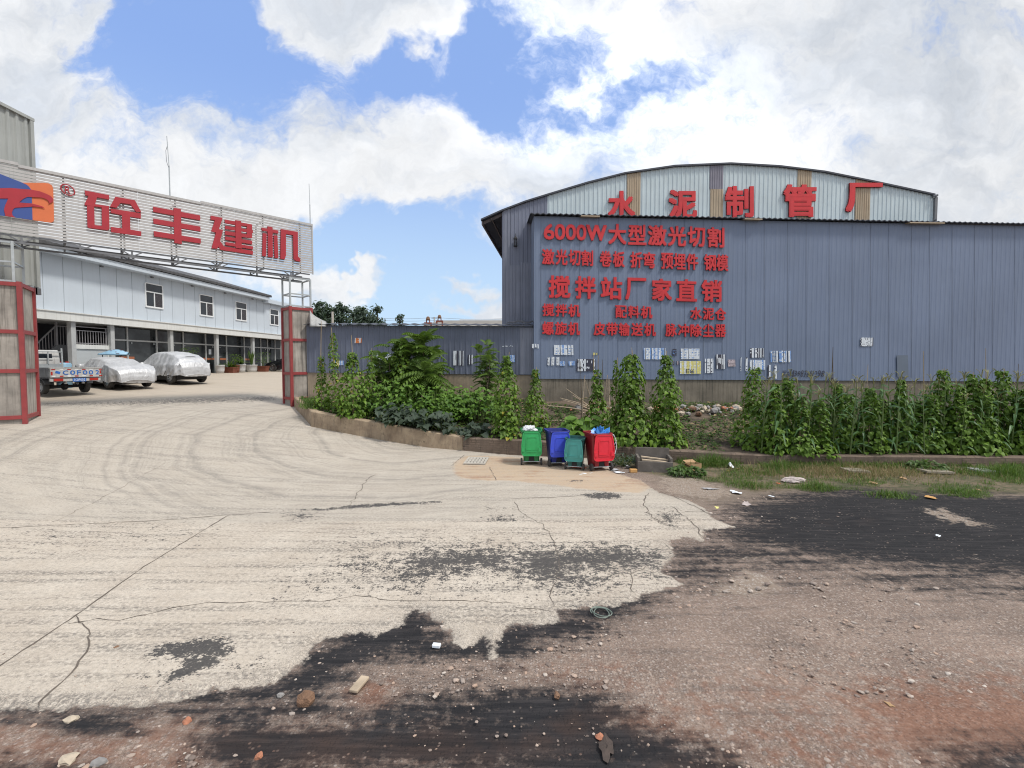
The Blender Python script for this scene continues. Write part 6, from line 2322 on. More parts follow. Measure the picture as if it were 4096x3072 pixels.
# ------------------------------------------------------------------ wheelie bins
def wheelie(px, py, label, body_c, lid_c, sc, rot, lean=0.0, n=0):
    p = gp(px, py)
    root = thing('wheelie_bin', label, 'bin', (p.x, p.y, gz(p.x, p.y) + 0.024), rot, 'wheelie bins by the garden wall')
    S = sc
    M['bin%d' % n] = bm_ = plain('moulded_plastic_%s' % ('green', 'blue', 'teal', 'red')[n], body_c, 0.5, 0, 0.14, 5, 0, 0.35, tuple(x * 0.55 for x in body_c))
    M['lid%d' % n] = lm_ = plain('moulded_plastic_lid_%s' % ('green', 'blue', 'teal', 'red')[n], lid_c, 0.42, 0, 0.08, 5, 0, 0.15, tuple(x * 0.7 for x in lid_c))
    # local: -y faces the viewer (handle and wheel side)
    zb, zt = 0.08 * S, 1.0 * S
    def ring(z, grow=0.0, inset=0.0):
        t = (z - zb) / (zt - zb)
        wx = (0.225 + 0.062 * t) * S + grow - inset
        y0 = (-0.20 - 0.055 * t) * S - grow + inset
        y1 = (0.22 + 0.14 * t) * S + grow - inset
        c = 0.05 * S
        return [(-wx + c, y0, z), (wx - c, y0, z), (wx, y0 + c, z), (wx, y1 - c, z), (wx - c, y1, z), (-wx + c, y1, z), (-wx, y1 - c, z), (-wx, y0 + c, z)]
    mb = MB()
    rings = [ring(zb), ring(0.5 * S), ring(zt - 0.06 * S), ring(zt - 0.06 * S, 0.025 * S), ring(zt, 0.03 * S), ring(zt, -0.012 * S), ring(0.3 * S, -0.03 * S), ring(0.12 * S, -0.03 * S)]
    vs = [q for r_ in rings for q in r_]
    fs = []
    for i in range(len(rings) - 1):
        for j in range(8):
            fs.append((8 * i + j, 8 * i + (j + 1) % 8, 8 * i + 8 + (j + 1) % 8, 8 * i + 8 + j))
    fs.append(tuple(range(8))[::-1])
    fs.append(tuple(8 * (len(rings) - 1) + j for j in range(8)))
    mb.add(vs, fs)
    # recessed foot hold: two cheeks and a bridge stand proud of the back wall
    for s in (-1, 1):
        mb.prism([(s * 0.20 * S, -0.212 * S, 0.10 * S), (s * 0.09 * S, -0.212 * S, 0.10 * S), (s * 0.075 * S, -0.222 * S, 0.24 * S), (s * 0.075 * S, -0.228 * S, 0.34 * S), (s * 0.20 * S, -0.228 * S, 0.34 * S)], (0, -0.022 * S, 0))
    mb.box((0, -0.238 * S, 0.30 * S), (0.15 * S, 0.03 * S, 0.08 * S))
    bd = mb.build('body', bm_, root, world=False)
    mb = MB()
    mb.box((0, -0.223 * S, 0.17 * S), (0.15 * S, 0.02 * S, 0.14 * S))
    mb.build('foot_recess', M['black'], bd, world=False)
    mb = MB()
    yh = -0.345 * S
    mb.tube([(-0.24 * S, yh, 0.985 * S), (0.24 * S, yh, 0.985 * S)], 0.018 * S, 8)
    for x in (-0.245, 0.0, 0.245):
        mb.bar((x * S, -0.27 * S, 0.95 * S), (x * S, yh, 0.985 * S), 0.035 * S, 0.05 * S)
    mb.build('handle', bm_, root, world=False)
    # lid hangs down the handle side
    mb = MB()
    yl = yh - 0.025 * S
    poly = [(-0.235, 0.93), (-0.20, 0.965), (0.20, 0.965), (0.235, 0.93), (0.278, 0.62), (0.283, 0.38), (0.262, 0.32), (0.215, 0.295), (-0.215, 0.295), (-0.262, 0.32), (-0.283, 0.38), (-0.278, 0.62)]
    def lid_y(z): return yl - 0.02 * S * (1 - abs(z - 0.62) / 0.35)
    mb.prism([(x * S, lid_y(z), z * S) for x, z in poly], (0, 0.022 * S, 0))
    # raised rim, central panel frame, hand grips
    for a, b in zip(poly, poly[1:] + poly[:1]):
        mb.bar((a[0] * S, lid_y(a[1]) - 0.004, a[1] * S), (b[0] * S, lid_y(b[1]) - 0.004, b[1] * S), 0.026 * S, 0.024 * S)
    fr = [(-0.14, 0.80), (-0.12, 0.825), (0.12, 0.825), (0.14, 0.80), (0.145, 0.46), (-0.145, 0.46)]
    for a, b in zip(fr, fr[1:] + fr[:1]):
        mb.bar((a[0] * S, lid_y(a[1]) - 0.002, a[1] * S), (b[0] * S, lid_y(b[1]) - 0.002, b[1] * S), 0.016 * S, 0.020 * S)
    for s in (-1, 1):
        mb.box((s * 0.235 * S, lid_y(0.47) - 0.012 * S, 0.47 * S), (0.075 * S, 0.03 * S, 0.11 * S))
    mb.box((0, lid_y(0.40) - 0.004 * S, 0.42 * S), (0.30 * S, 0.02 * S, 0.025 * S))
    o = mb.build('lid', lm_, root, world=False)
    for s in (-1, 1):
        m2 = MB()
        rw = 0.10 * S
        m2.lathe([(rw * 0.3, -0.028 * S), (rw * 0.9, -0.028 * S), (rw, -0.015 * S), (rw, 0.015 * S), (rw * 0.9, 0.028 * S), (rw * 0.3, 0.028 * S)], (s * 0.285 * S, -0.215 * S, rw), 20, 'x')
        m2.build('wheel', M['tyre'], root, world=False, smooth=False)
    m2 = MB()
    m2.tube([(-0.30 * S, -0.236 * S, 0.10 * S), (0.30 * S, -0.236 * S, 0.10 * S)], 0.012 * S, 8)
    m2.build('axle', M['galv'], root, world=False)
    return root, S


b1, S1 = wheelie(2125, 1856, 'bright green wheelie bin, leftmost of four, heaped with a white bag, its lid hanging open', (0.014, 0.165, 0.045), (0.030, 0.36, 0.105), 1.0, R(-1), 0, 0)
b2, S2 = wheelie(2228, 1861, 'royal blue empty wheelie bin with its lid hanging open, second from the left', (0.016, 0.026, 0.19), (0.048, 0.085, 0.60), 1.01, R(9), 0, 1)
b3, S3 = wheelie(2302, 1876, 'smaller faded teal wheelie bin standing between the blue and the red one', (0.014, 0.095, 0.088), (0.060, 0.29, 0.26), 0.87, R(-17), 0, 2)
b4, S4 = wheelie(2392, 1878, 'red wheelie bin with blue plastic poking out, rightmost of four', (0.24, 0.011, 0.016), (0.66, 0.024, 0.045), 1.02, R(14), 0, 3)
M['white_bag'] = plain('white_plastic_bag', (0.62, 0.63, 0.65), 0.4, 0, 0.1, 12)
M['blue_bag'] = plain('bright_blue_plastic', (0.05, 0.24, 0.62), 0.35, 0, 0.1, 12)
L1, z1 = frame_of(b1)


def bag(name, label, cat, c, r, seed, mat, flat=0.6, squash=(1, 1)):
    root = MB()
    rnd = random.Random(seed)
    vs = []
    for p in ICO3[0]:
        o = Vector((seed * 3.7, seed, 0))
        k = 1 + 0.35 * mnoise.noise(p * 1.5 + o) + 0.25 * abs(mnoise.noise(p * 4 + o)) + 0.10 * abs(mnoise.noise(p * 9 + o))
        vs.append((c[0] + p.x * r * k * squash[0], c[1] + p.y * r * k * squash[1], c[2] + p.z * r * k * flat))
    root.add(vs, ICO3[1])
    return tag(root.build(name, mat, None), label, cat)


ICO3 = _ico(4)
bag('plastic_bag', 'crumpled white plastic bag heaped on the open green bin', 'bag', (L1.x - 0.06, L1.y + 0.02, L1.z + 0.97), 0.18, 3, M['white_bag'], 0.75, (1.1, 0.9))
L4, z4 = frame_of(b4)
mb = MB()
rnd = random.Random(8)
for k in range(11):
    a = rnd.uniform(0, 6.28)
    c = Vector((L4.x + rnd.uniform(-0.12, 0.20), L4.y + rnd.uniform(-0.16, 0.1), L4.z + 0.98))
    d = Vector((math.cos(a) * 0.6, math.sin(a) * 0.3, rnd.uniform(0.4, 1.2)))
    mb.leaf(c, d, Vector((rnd.uniform(-1, 1), -1, 0.3)), rnd.uniform(0.16, 0.30), 0.2, rnd.uniform(-0.3, 0.5), 2)
o = mb.build('plastic_sheet', M['blue_bag'])
sd = o.modifiers.new('t', 'SOLIDIFY'); sd.thickness = 0.004
tag(o, 'crumpled bright blue plastic sticking out of the red bin', 'plastic sheet')
mb = MB()
c = Vector((L4.x + 0.27, L4.y - 0.12, L4.z))
mb.tube([c + Vector((0.05, 0, 0.98)), c + Vector((0.13, 0, 0.97)), c + Vector((0.19, 0.02, 0.85)), c + Vector((0.22, 0.02, 0.62)), c + Vector((0.17, 0, 0.44)), c + Vector((0.10, 0, 0.45))], 0.010, 6)
mb.tube([c + Vector((0.04, 0, 0.94)), c + Vector((0.15, 0.03, 0.93)), c + Vector((0.21, 0.03, 0.80)), c + Vector((0.16, 0.01, 0.70))], 0.008, 6)
tag(mb.build('white_strap', M['paper']), 'looped white plastic strap hanging from the rim of the red bin', 'strap')
mb = MB()
e = [gp(x, y) for x, y in ((2261, 1858), (2270, 1866), (2290, 1873), (2320, 1876), (2345, 1875))]
mb.tube([(p.x, p.y, p.z + 0.03) for p in e], 0.012, 6)
M['orange_pipe'] = plain('orange_plastic_pipe', (0.62, 0.13, 0.06), 0.5, 0, 0.1, 8)
tag(mb.build('plastic_pipe', M['orange_pipe']), 'bent thin orange pipe lying in front of the blue and teal bins', 'pipe')

# drain grate
g = gp(1906, 1848)
gr1 = thing('drain_grate', 'pale slotted drain cover in the concrete by the garden wall', 'drain grate', (g.x, g.y, gz(g.x, g.y) + 0.02), R(-4))
mb = MB()
M['grate'] = plain('pale_cast_grate', (0.42, 0.39, 0.34), 0.8, 0, 0.15, 10)
W2, D2 = 0.29, 0.42
for i in range(7):
    mb.box((-W2 + 2 * W2 * i / 6, 0, 0.022), (0.062, 2 * D2, 0.03))
for j in range(4):
    mb.box((0, -D2 + 2 * D2 * j / 3, 0.0245), (2 * W2 + 0.06, 0.13, 0.031))
mb.build('slotted_cover', M['grate'], gr1, world=False)
mb = MB()
mb.box((0, 0, 0.010), (2 * W2, 2 * D2, 0.012))
mb.build('pit', M['black'], gr1, world=False)

# concrete box in front of the wall
b0 = gp(2620, 1888)
cb = thing('concrete_trough', 'open grey concrete box without lid on the verge right of the bins', 'trough', (b0.x, b0.y, gz(b0.x, b0.y)), R(-9))
M['conc_dark'] = plain('dark_weathered_concrete', (0.13, 0.115, 0.10), 0.9, 0, 0.25, 4, 0.3)
mb = MB()
mb.box((0, -0.03, 0.14), (0.92, 0.06, 0.28))
mb.box((0, 0.62, 0.28), (0.92, 0.06, 0.56))
mb.box((-0.43, 0.295, 0.19), (0.06, 0.588, 0.38))
mb.box((0.43, 0.295, 0.19), (0.06, 0.588, 0.38))
mb.box((0, 0.295, 0.06), (0.79, 0.588, 0.12))
mb.build('shell', M['conc_dark'], cb, world=False)
mb = MB()
mb.box((0.04, 0.40, 0.30), (0.74, 0.10, 0.03), 0, 0.1)
mb.box((0.02, 0.22, 0.26), (0.70, 0.12, 0.03), 0.05, 0.08)
mb.build('plank', M['straw'], cb, world=False)

# cardboard box, brick, litter
M['card'] = plain('brown_cardboard', (0.36, 0.23, 0.12), 0.85, 0, 0.12, 8)
q = gp(2773, 1884)
cx = thing('cardboard_box', 'small open brown cardboard box in the grass beside the concrete trough', 'box', (q.x, q.y, gz(q.x, q.y)), R(20))
mb = MB()
for c_, d_ in (((0, -0.12, 0.11), (0.34, 0.008, 0.22)), ((0, 0.12, 0.11), (0.34, 0.008, 0.22)), ((-0.17, 0, 0.11), (0.008, 0.232, 0.22)), ((0.17, 0, 0.11), (0.008, 0.232, 0.22)), ((0, 0, 0.01), (0.33, 0.23, 0.01))):
    mb.box(c_, d_)
mb.box((0.02, 0.19, 0.24), (0.34, 0.14, 0.008), 0, 0, 0.3)
mb.box((-0.24, 0, 0.20), (0.14, 0.22, 0.008), 0, 0.5)
mb.build('carton', M['card'], cx, world=False)
mb = MB()
mb.box((0.176, -0.02, 0.12), (0.004, 0.18, 0.12))
mb.build('printed_panel', M['ink'], cx, world=False)
M['orange_brick'] = plain('orange_foam_block', (0.50, 0.28, 0.10), 0.85, 0, 0.15, 12)
q = gp(2533, 1890)
mb = MB()
mb.box((q.x, q.y, q.z + 0.05), (0.20, 0.10, 0.10), 0.1, 0.04)
o = mb.build('foam_block', M['orange_brick'])
bv = o.modifiers.new('b', 'BEVEL'); bv.width = 0.015; bv.segments = 2
tag(o, 'yellow-orange foam block lying left of the concrete trough', 'block')


def scrap(px, py, label, size, mat, seed, name='paper_scrap', cat='litter', flat=0.25):
    q = gp(px, py)
    rnd = random.Random(seed)
    mb = MB()
    size *= 0.72
    na, nr = 16, 4
    vs, fs = [(q.x, q.y, gz(q.x, q.y) + 0.02 + size * flat * 0.3)], []
    tw = rnd.uniform(0, 3.1)
    for i in range(na):
        a = 2 * math.pi * i / na
        rim = size * 0.5 * (1 + 0.75 * mnoise.noise(Vector((math.cos(a) * 1.3, math.sin(a) * 1.3, seed * 1.7))) + 0.25 * rnd.uniform(-1, 1))
        for j in range(1, nr + 1):
            r = rim * j / nr
            x, y = r * math.cos(a) * 1.25, r * math.sin(a) * 0.72
            x, y = x * math.cos(tw) - y * math.sin(tw), x * math.sin(tw) + y * math.cos(tw)
            z = size * flat * max(0, 0.45 + 0.9 * mnoise.noise(Vector((x * 9, y * 9, seed + 3.3)))) * (1.1 - 0.5 * j / nr)
            vs.append((q.x + x, q.y + y, gz(q.x + x, q.y + y) + 0.016 + z))
    for i in range(na):
        k0, k1 = 1 + i * nr, 1 + ((i + 1) % na) * nr
        fs.append((0, k0, k1))
        for j in range(nr - 1):
            fs.append((k0 + j, k0 + j + 1, k1 + j + 1, k1 + j))
    mb.add(vs, fs)
    o = mb.build(name, mat)
    s_ = o.modifiers.new('t', 'SOLIDIFY'); s_.thickness = 0.004
    return tag(o, label, cat)


M['trash_grey'] = plain('grey_plastic_film', (0.36, 0.36, 0.37), 0.5, 0, 0.2, 12)
M['trash_pink'] = plain('dirty_pinkish_sack', (0.42, 0.36, 0.34), 0.7, 0, 0.2, 8)
scrap(2455, 1883, 'flat grey plastic film in front of the weeds right of the red bin', 0.32, M['trash_grey'], 1)
scrap(2478, 1892, 'long flat whitish film at the edge of the concrete before the foam block', 0.34, M['paper'], 2, flat=0.1)
scrap(2510, 1874, 'dark grey crumpled film leaning among weeds behind the foam block', 0.22, M['trash_grey'], 3, flat=0.9)
scrap(2345, 1897, 'thin pale strip of film on the rusty concrete in front of the teal bin', 0.5, M['paper'], 4, flat=0.04)
scrap(2945, 1974, 'white paper rag on the dirt at the edge of the grass', 0.30, M['paper'], 5)
scrap(3084, 1988, 'small white scrap at the dark road edge below the pinkish sack', 0.16, M['paper'], 6)
scrap(2980, 2022, 'dirty white and reddish rag on the black dust', 0.30, M['trash_pink'], 7, flat=0.4)
scrap(3752, 2146, 'small white scrap alone far out on the black road', 0.14, M['paper'], 8)
scrap(3610, 1916, 'pale flat scrap on the dead grass at the right', 0.26, M['card'], 9)
scrap(3490, 1934, 'light brown scrap in the dead grass patch', 0.24, M['card'], 10)
scrap(3725, 1993, 'orange-brown cardboard piece at the black road edge on the right', 0.30, M['orange_brick'], 11, flat=0.12)
scrap(3912, 1962, 'pale yellowish scrap in the grass near the right edge', 0.18, M['card'], 12)
scrap(3935, 1870, 'pale paper scrap close under the garden wall at the far right', 0.2, M['paper'], 13)
scrap(3262, 1952, 'tiny whitish scrap on the low grass', 0.14, M['card'], 14)
scrap(2840, 1957, 'flattened pale grey film on the pebbly dirt', 0.3, M['trash_grey'], 15, flat=0.08)
scrap(2875, 2032, 'yellow stick-like wrapper where concrete meets black dust', 0.24, M['paper_yellow'], 16, flat=0.05)
scrap(2924, 1872, 'crumpled white and green bag in the verge grass', 0.28, M['white_bag'], 17, flat=0.8)
scrap(2912, 1886, 'small orange wrapper left of the white bag in the grass', 0.14, M['orange_brick'], 18, flat=0.5)
scrap(2952, 1880, 'tiny orange wrapper right of the white bag in the grass', 0.10, M['orange_brick'], 19, flat=0.5)
scrap(3112, 1936, 'brick-red chip in front of the pinkish sack', 0.12, M['orange_pipe'], 20, flat=0.4)
scrap(2885, 1788, 'white scrap lying on the garden bank between vines and corn', 0.2, M['paper'], 21).location.z = 0.50
q = gp(3178, 1930)
bag('rubbish_sack', 'flat pinkish grey sack lying in the verge grass', 'sack', (q.x, q.y, q.z + 0.06), 0.17, 9, M['trash_pink'], 0.4, (1.5, 0.8))
M['conc_pale'] = plain('weathered_board', (0.24, 0.21, 0.165), 0.9, 0, 0.2, 6)
for px, py, w_, lb in ((3420, 1890, 0.55, 'pale flat board lying at the foot of the wall before the corn'), (3740, 1893, 0.7, 'second longer pale board lying under the wall further right'), (3930, 1890, 0.5, 'grey slab lying in weeds near the right edge')):
    q = gp(px, py)
    mb = MB()
    mb.box((q.x, q.y, q.z + 0.06), (w_, 0.4, 0.05), -0.05, 0.03)
    tag(mb.build('board', M['conc_pale'] if px < 3900 else M['trash_grey']), lb, 'board')

# things lying in the foreground
q = gp(1746, 2590)
tb = MB()
tb.box((q.x, q.y, q.z + 0.022), (0.085, 0.055, 0.032), -0.15)
o = tb.build('carton', M['paper'])
bv = o.modifiers.new('b', 'BEVEL'); bv.width = 0.006; bv.segments = 2
tag(o, 'small white carton lying on the black dust in the foreground', 'carton')
M['rock_brown'] = plain('brown_rock', (0.20, 0.115, 0.070), 0.9, 0, 0.3, 14, 0.6)
M['rock_grey'] = plain('grey_rock', (0.26, 0.25, 0.24), 0.9, 0, 0.2, 14, 0.5)
M['rock_red'] = plain('reddish_brick_chip', (0.40, 0.17, 0.10), 0.9, 0, 0.2, 14, 0.5)
M['rock_pale'] = plain('pale_stone', (0.45, 0.38, 0.29), 0.9, 0, 0.2, 14, 0.5)


def stone(px, py, r, label, mat, seed, flat=0.8):
    q = gp(px, py)
    mb = MB()
    mb.rock((0, 0, r * flat * 0.55), r, seed, flat, 2)
    o = mb.build('stone', mat)
    o.location = (q.x, q.y, q.z)
    return tag(o, label, 'stone', 'single stones in the foreground')


stone(1222, 2812, 0.075, 'largest brown rock on the black dust near the bottom of the photo', M['rock_brown'], 1, 1.0)
stone(1120, 2788, 0.03, 'grey pebble left of the largest brown rock', M['rock_grey'], 2)
stone(284, 2886, 0.048, 'flat pale stone at the lower left, just below the concrete edge', M['rock_pale'], 3, 0.5)
stone(745, 2896, 0.042, 'brick-red chip at the lower left among the gravel', M['rock_red'], 4)
stone(275, 3046, 0.06, 'long tan stone at the bottom left edge', M['rock_pale'], 5, 0.5)
stone(1035, 3036, 0.04, 'pinkish chip at the bottom, left of the centre', M['rock_red'], 6)
stone(466, 2596, 0.028, 'small dark stone alone on the pale concrete', M['rock_brown'], 7)
stone(2228, 2788, 0.035, 'brown round stone at the upper edge of the black rut', M['rock_brown'], 8)
stone(395, 3058, 0.045, 'grey-brown stone at the very bottom left of the centre', M['rock_grey'], 9, 0.6)
stone(2400, 2955, 0.03, 'orange chip beside the old rag', M['rock_red'], 10)
q0, q1 = gp(1412, 2782), gp(1462, 2722)
mb = MB()
mb.bar((q0.x, q0.y, q0.z + 0.035), (q1.x, q1.y, q1.z + 0.035), 0.085, 0.028)
o = mb.build('wood_offcut', M['straw'])
bv = o.modifiers.new('b', 'BEVEL'); bv.width = 0.008; bv.segments = 2
tag(o, 'worn wooden offcut lying on reddish gravel in the foreground', 'wood')
M['rag'] = plain('mud_soaked_cloth', (0.060, 0.045, 0.038), 0.9, 0, 0.3, 20)
scrap(2425, 3005, 'old dark rag pressed into the reddish mud at the bottom', 0.22, M['rag'], 35, 'rag', 'rag', 0.3)
scrap(3950, 2885, 'orange leaf-shaped scrap on the red soil at the right', 0.13, M['orange_pipe'], 32, flat=0.06)
scrap(3560, 2825, 'pale chip on the edge of the red soil', 0.08, M['card'], 33, flat=0.1)
q = gp(2405, 2457)
mb = MB()
pts = []
for k in range(60):
    a = k / 60 * 2 * math.pi * 2.6
    r = 0.095 + 0.02 * math.sin(a * 1.7)
    pts.append((q.x + r * math.cos(a) * 1.1, q.y + r * math.sin(a) * 1.1, q.z + 0.02 + 0.006 * (k / 20)))
mb.tube(pts, 0.006, 5)
M['cable'] = plain('greenish_grey_cable', (0.16, 0.20, 0.17), 0.6, 0, 0.1, 10)
tag(mb.build('cable_coil', M['cable']), 'small coil of greenish cable on the dark edge of the slab', 'cable')

# ------------------------------------------------------------------ far background
far = thing('warehouse', 'distant building with a long pale roof between the fence and the tall hall', 'building', tuple(at(1900, 1454, 60)) )
a, b = at(1690, 1297, 60), at(2040, 1297, 60)
mb = MB()
mb.prism([(a.x, 60, 2), (b.x + 3, 60, 2), (b.x + 3, 60, a.z - 0.4), (a.x, 60, a.z - 0.4)], (0, 14, 0))
mb.build('wall', M['panel_grey'], far)
M['pale_roof'] = plain('pale_cement_roof', (0.50, 0.48, 0.44), 0.8, 0, 0.08, 0.6)
mb = MB()
z0, z1 = a.z - 0.4, at(1760, 1283, 60).z
zr = at(1760, 1283, 60).z
mb.prism([(a.x - 0.4, 59.5, z0), (b.x + 3.4, 59.5, z0), (b.x + 3.4, 59.5, zr), (a.x + 2.2, 59.5, zr), (a.x + 0.6, 59.5, z0 + 0.35)], (0, 15, 0))
mb.build('roof', M['pale_roof'], far)
mb = MB()
c, d = at(1838, 1285, 63), at(2060, 1285, 63)
z2 = at(1838, 1276, 63).z
mb.prism([(c.x, 63, zr - 0.1), (d.x + 3, 63, zr - 0.1), (d.x + 3, 63, z2), (c.x, 63, z2)], (0, 6, 0))
mb.build('roof_monitor', M['office_white'], far)
M['crane_red'] = plain('rusty_orange_machine_paint', (0.24, 0.075, 0.045), 0.7, 0, 0.2, 3)
for n_, (px, py, lb) in enumerate(((1712, 1275, 'lower orange-red machine head rising behind the fence on the left'), (1758, 1268, 'higher orange-red machine head, right of the first, beside the pole'))):
    top = at(px, py, 45 + 3 * n_)
    gzb = gz(top.x, top.y)
    mach = thing('crane_head', lb, 'machine', (top.x, top.y, gzb), 0, 'orange machine heads behind the fence')
    mb = MB()
    for s in (-1, 1):
        mb.bar((top.x + s * 0.30, top.y, gzb), (top.x + s * 0.28, top.y, top.z - 0.4), 0.14)
        mb.bar((top.x + s * 0.16, top.y, top.z - 0.40), (top.x + s * 0.14, top.y, top.z - 0.02), 0.09)
    mb.bar((top.x - 0.36, top.y, top.z - 0.42), (top.x + 0.36, top.y, top.z - 0.42), 0.16)
    mb.build('mast', M['crane_red'], mach)
    mb = MB()
    mb.lathe([(0.16, -0.16), (0.2, -0.05), (0.14, 0.14), (0.05, 0.2)], (top.x, top.y, top.z + 0.02), 10)
    mb.build('motor', M['rock_brown'], mach)

pt = at(1330, 1247, 58)
po = thing('concrete_pole', 'pale concrete pole in front of the distant trees', 'pole', (pt.x, pt.y, gz(pt.x, pt.y)))
mb = MB()
mb.tube([(pt.x, pt.y, 1.5), (pt.x, pt.y, pt.z)], [0.2, 0.14], 8)
mb.build('shaft', M['grate'], po)
mb = MB()
mb.bar((pt.x - 0.25, pt.y, pt.z - 0.15), (pt.x + 0.25, pt.y, pt.z - 0.15), 0.08)
mb.build('crossarm', M['galv_dark'], po)
ut = at(1737, 1268, 85)
up_ = thing('utility_pole', 'thin far utility pole with a crossarm between the orange machine heads', 'pole', (ut.x, ut.y, 2))
mb = MB()
mb.tube([(ut.x, ut.y, 2), (ut.x, ut.y, ut.z)], [0.16, 0.11], 6)
mb.build('shaft', M['grate'], up_)
mb = MB()
mb.bar((ut.x - 0.5, ut.y, ut.z - 0.2), (ut.x + 0.5, ut.y, ut.z - 0.2), 0.1)
mb.build('crossarm', M['galv_dark'], up_)
for n_, (ya, yb, lb) in enumerate(((1269, 1270, 'upper far power line from the trees to the utility pole'), (1276, 1276, 'lower far power line from the trees to the utility pole'))):
    a, b = at(1470, ya, 85), ut + Vector((0, 0, -0.1 - 0.5 * n_))
    mb = MB()
    pts = [a.lerp(b, t / 10) + Vector((0, 0, -0.25 * math.sin(math.pi * t / 10))) for t in range(11)]
    pts += [b.lerp(at(2030, ya + 5, 85), t / 5) + Vector((0, 0, -0.2 * math.sin(math.pi * t / 5))) for t in range(1, 6)]
    mb.tube(pts, 0.022, 4)
    tag(mb.build('power_line', M['galv_dark']), lb, 'power line', 'power lines beyond the fence')
# ------------------------------------------------------------------ plants
def sp_(px, py):
    """point of the garden soil (or the verge) seen at a picture position"""
    d = ray(px, py)
    t = 11.0
    while t < 24:
        p = CAM + d * t
        y0 = float(np.interp(p.x, fx, fy))
        z = soil(p.x, p.y) if p.y > y0 else gz(p.x, p.y)
        if p.z <= z:
            return Vector((p.x, p.y, z))
        t += 0.03
    p = CAM + d * 18
    return Vector((p.x, p.y, soil(p.x, p.y)))


def at_soil(px, Y):
    p = at(px, 1600, Y)
    return Vector((p.x, Y, soil(p.x, Y)))


def bean_mesh(seed, H, wid, dense, full=1.0, yellow=0.0, pole=True, leafsize=0.11):
    """climbing bean on a cane: parts at the origin"""
    rnd = random.Random(seed)
    lv, yl = MB(), MB()
    n = int(dense)
    for k in range(n):
        f = rnd.random() ** 1.15
        z = 0.05 + f * H * full
        prof = (1.12 - 0.88 * f ** 1.25) * (0.85 + 0.2 * math.sin(z * 3.3 + seed) + 0.25 * mnoise.noise(Vector((a_ := 0.0, z * 2.1, seed))))
        rr = wid / 2 * prof * (0.2 + 0.8 * rnd.random() ** 0.5)
        a = rnd.uniform(0, 2 * math.pi)
        p = Vector((rr * math.cos(a), rr * math.sin(a), z))
        out = Vector((math.cos(a), math.sin(a), 0))
        d = (out * rnd.uniform(0.3, 1.0) + Vector((rnd.uniform(-.4, .4), rnd.uniform(-.4, .4), rnd.uniform(-1.0, -0.1)))).normalized()
        nrm = (out + Vector((0, 0, rnd.uniform(0.3, 1.2)))).normalized()
        m_ = yl if rnd.random() < yellow else lv
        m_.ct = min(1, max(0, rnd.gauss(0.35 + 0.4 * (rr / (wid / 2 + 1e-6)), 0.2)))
        L = leafsize * rnd.uniform(0.6, 1.3) * (1.12 - 0.35 * f)
        m_.leaf(p, d, nrm, L, L * 0.92, 0.25, 0)
    st_ = MB()
    if pole:
        st_.tube([(0, 0, -0.1), (rnd.uniform(-.05, .05), rnd.uniform(-.05, .05), H * 0.6), (rnd.uniform(-.09, .09), rnd.uniform(-.05, .05), H * 1.03)], [0.016, 0.013, 0.008], 5)
    vi = MB()
    for k in range(3):
        pts = []
        for j in range(14):
            z = H * full * j / 13
            a = j * 1.1 + k * 2.1
            r = wid * 0.14 * (1 - j / 16)
            pts.append((r * math.cos(a), r * math.sin(a), z))
        vi.tube(pts, 0.006, 4)
    for k in range(4):
        a = rnd.uniform(0, 6.28)
        z = H * full * rnd.uniform(0.75, 0.98)
        vi.tube([(0, 0, z), (0.1 * math.cos(a), 0.1 * math.sin(a), z + 0.14), (0.16 * math.cos(a), 0.16 * math.sin(a), z + 0.20)], 0.004, 4)
    return lv, yl, st_, vi


def bean(p, label, seed, H, wid, dense, full=1.0, yellow=0.0, lean=(0, 0), group='climbing bean plants on canes', leafsize=0.11):
    root = thing('bean_plant', label, 'bean plant', tuple(p), random.Random(seed).uniform(0, 6.28), group)
    lv, yl, st_, vi = bean_mesh(seed, H, wid, dense, full, yellow, True, leafsize)
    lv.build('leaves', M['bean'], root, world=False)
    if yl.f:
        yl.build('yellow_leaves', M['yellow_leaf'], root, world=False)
    st_.build('cane', M['bamboo'], root, world=False)
    vi.build('vine', M['stem'], root, world=False)
    root.rotation_euler.x, root.rotation_euler.y = lean
    return root


def hgt(px, ptop, p):
    return at(px, ptop, p.y).z - p.z


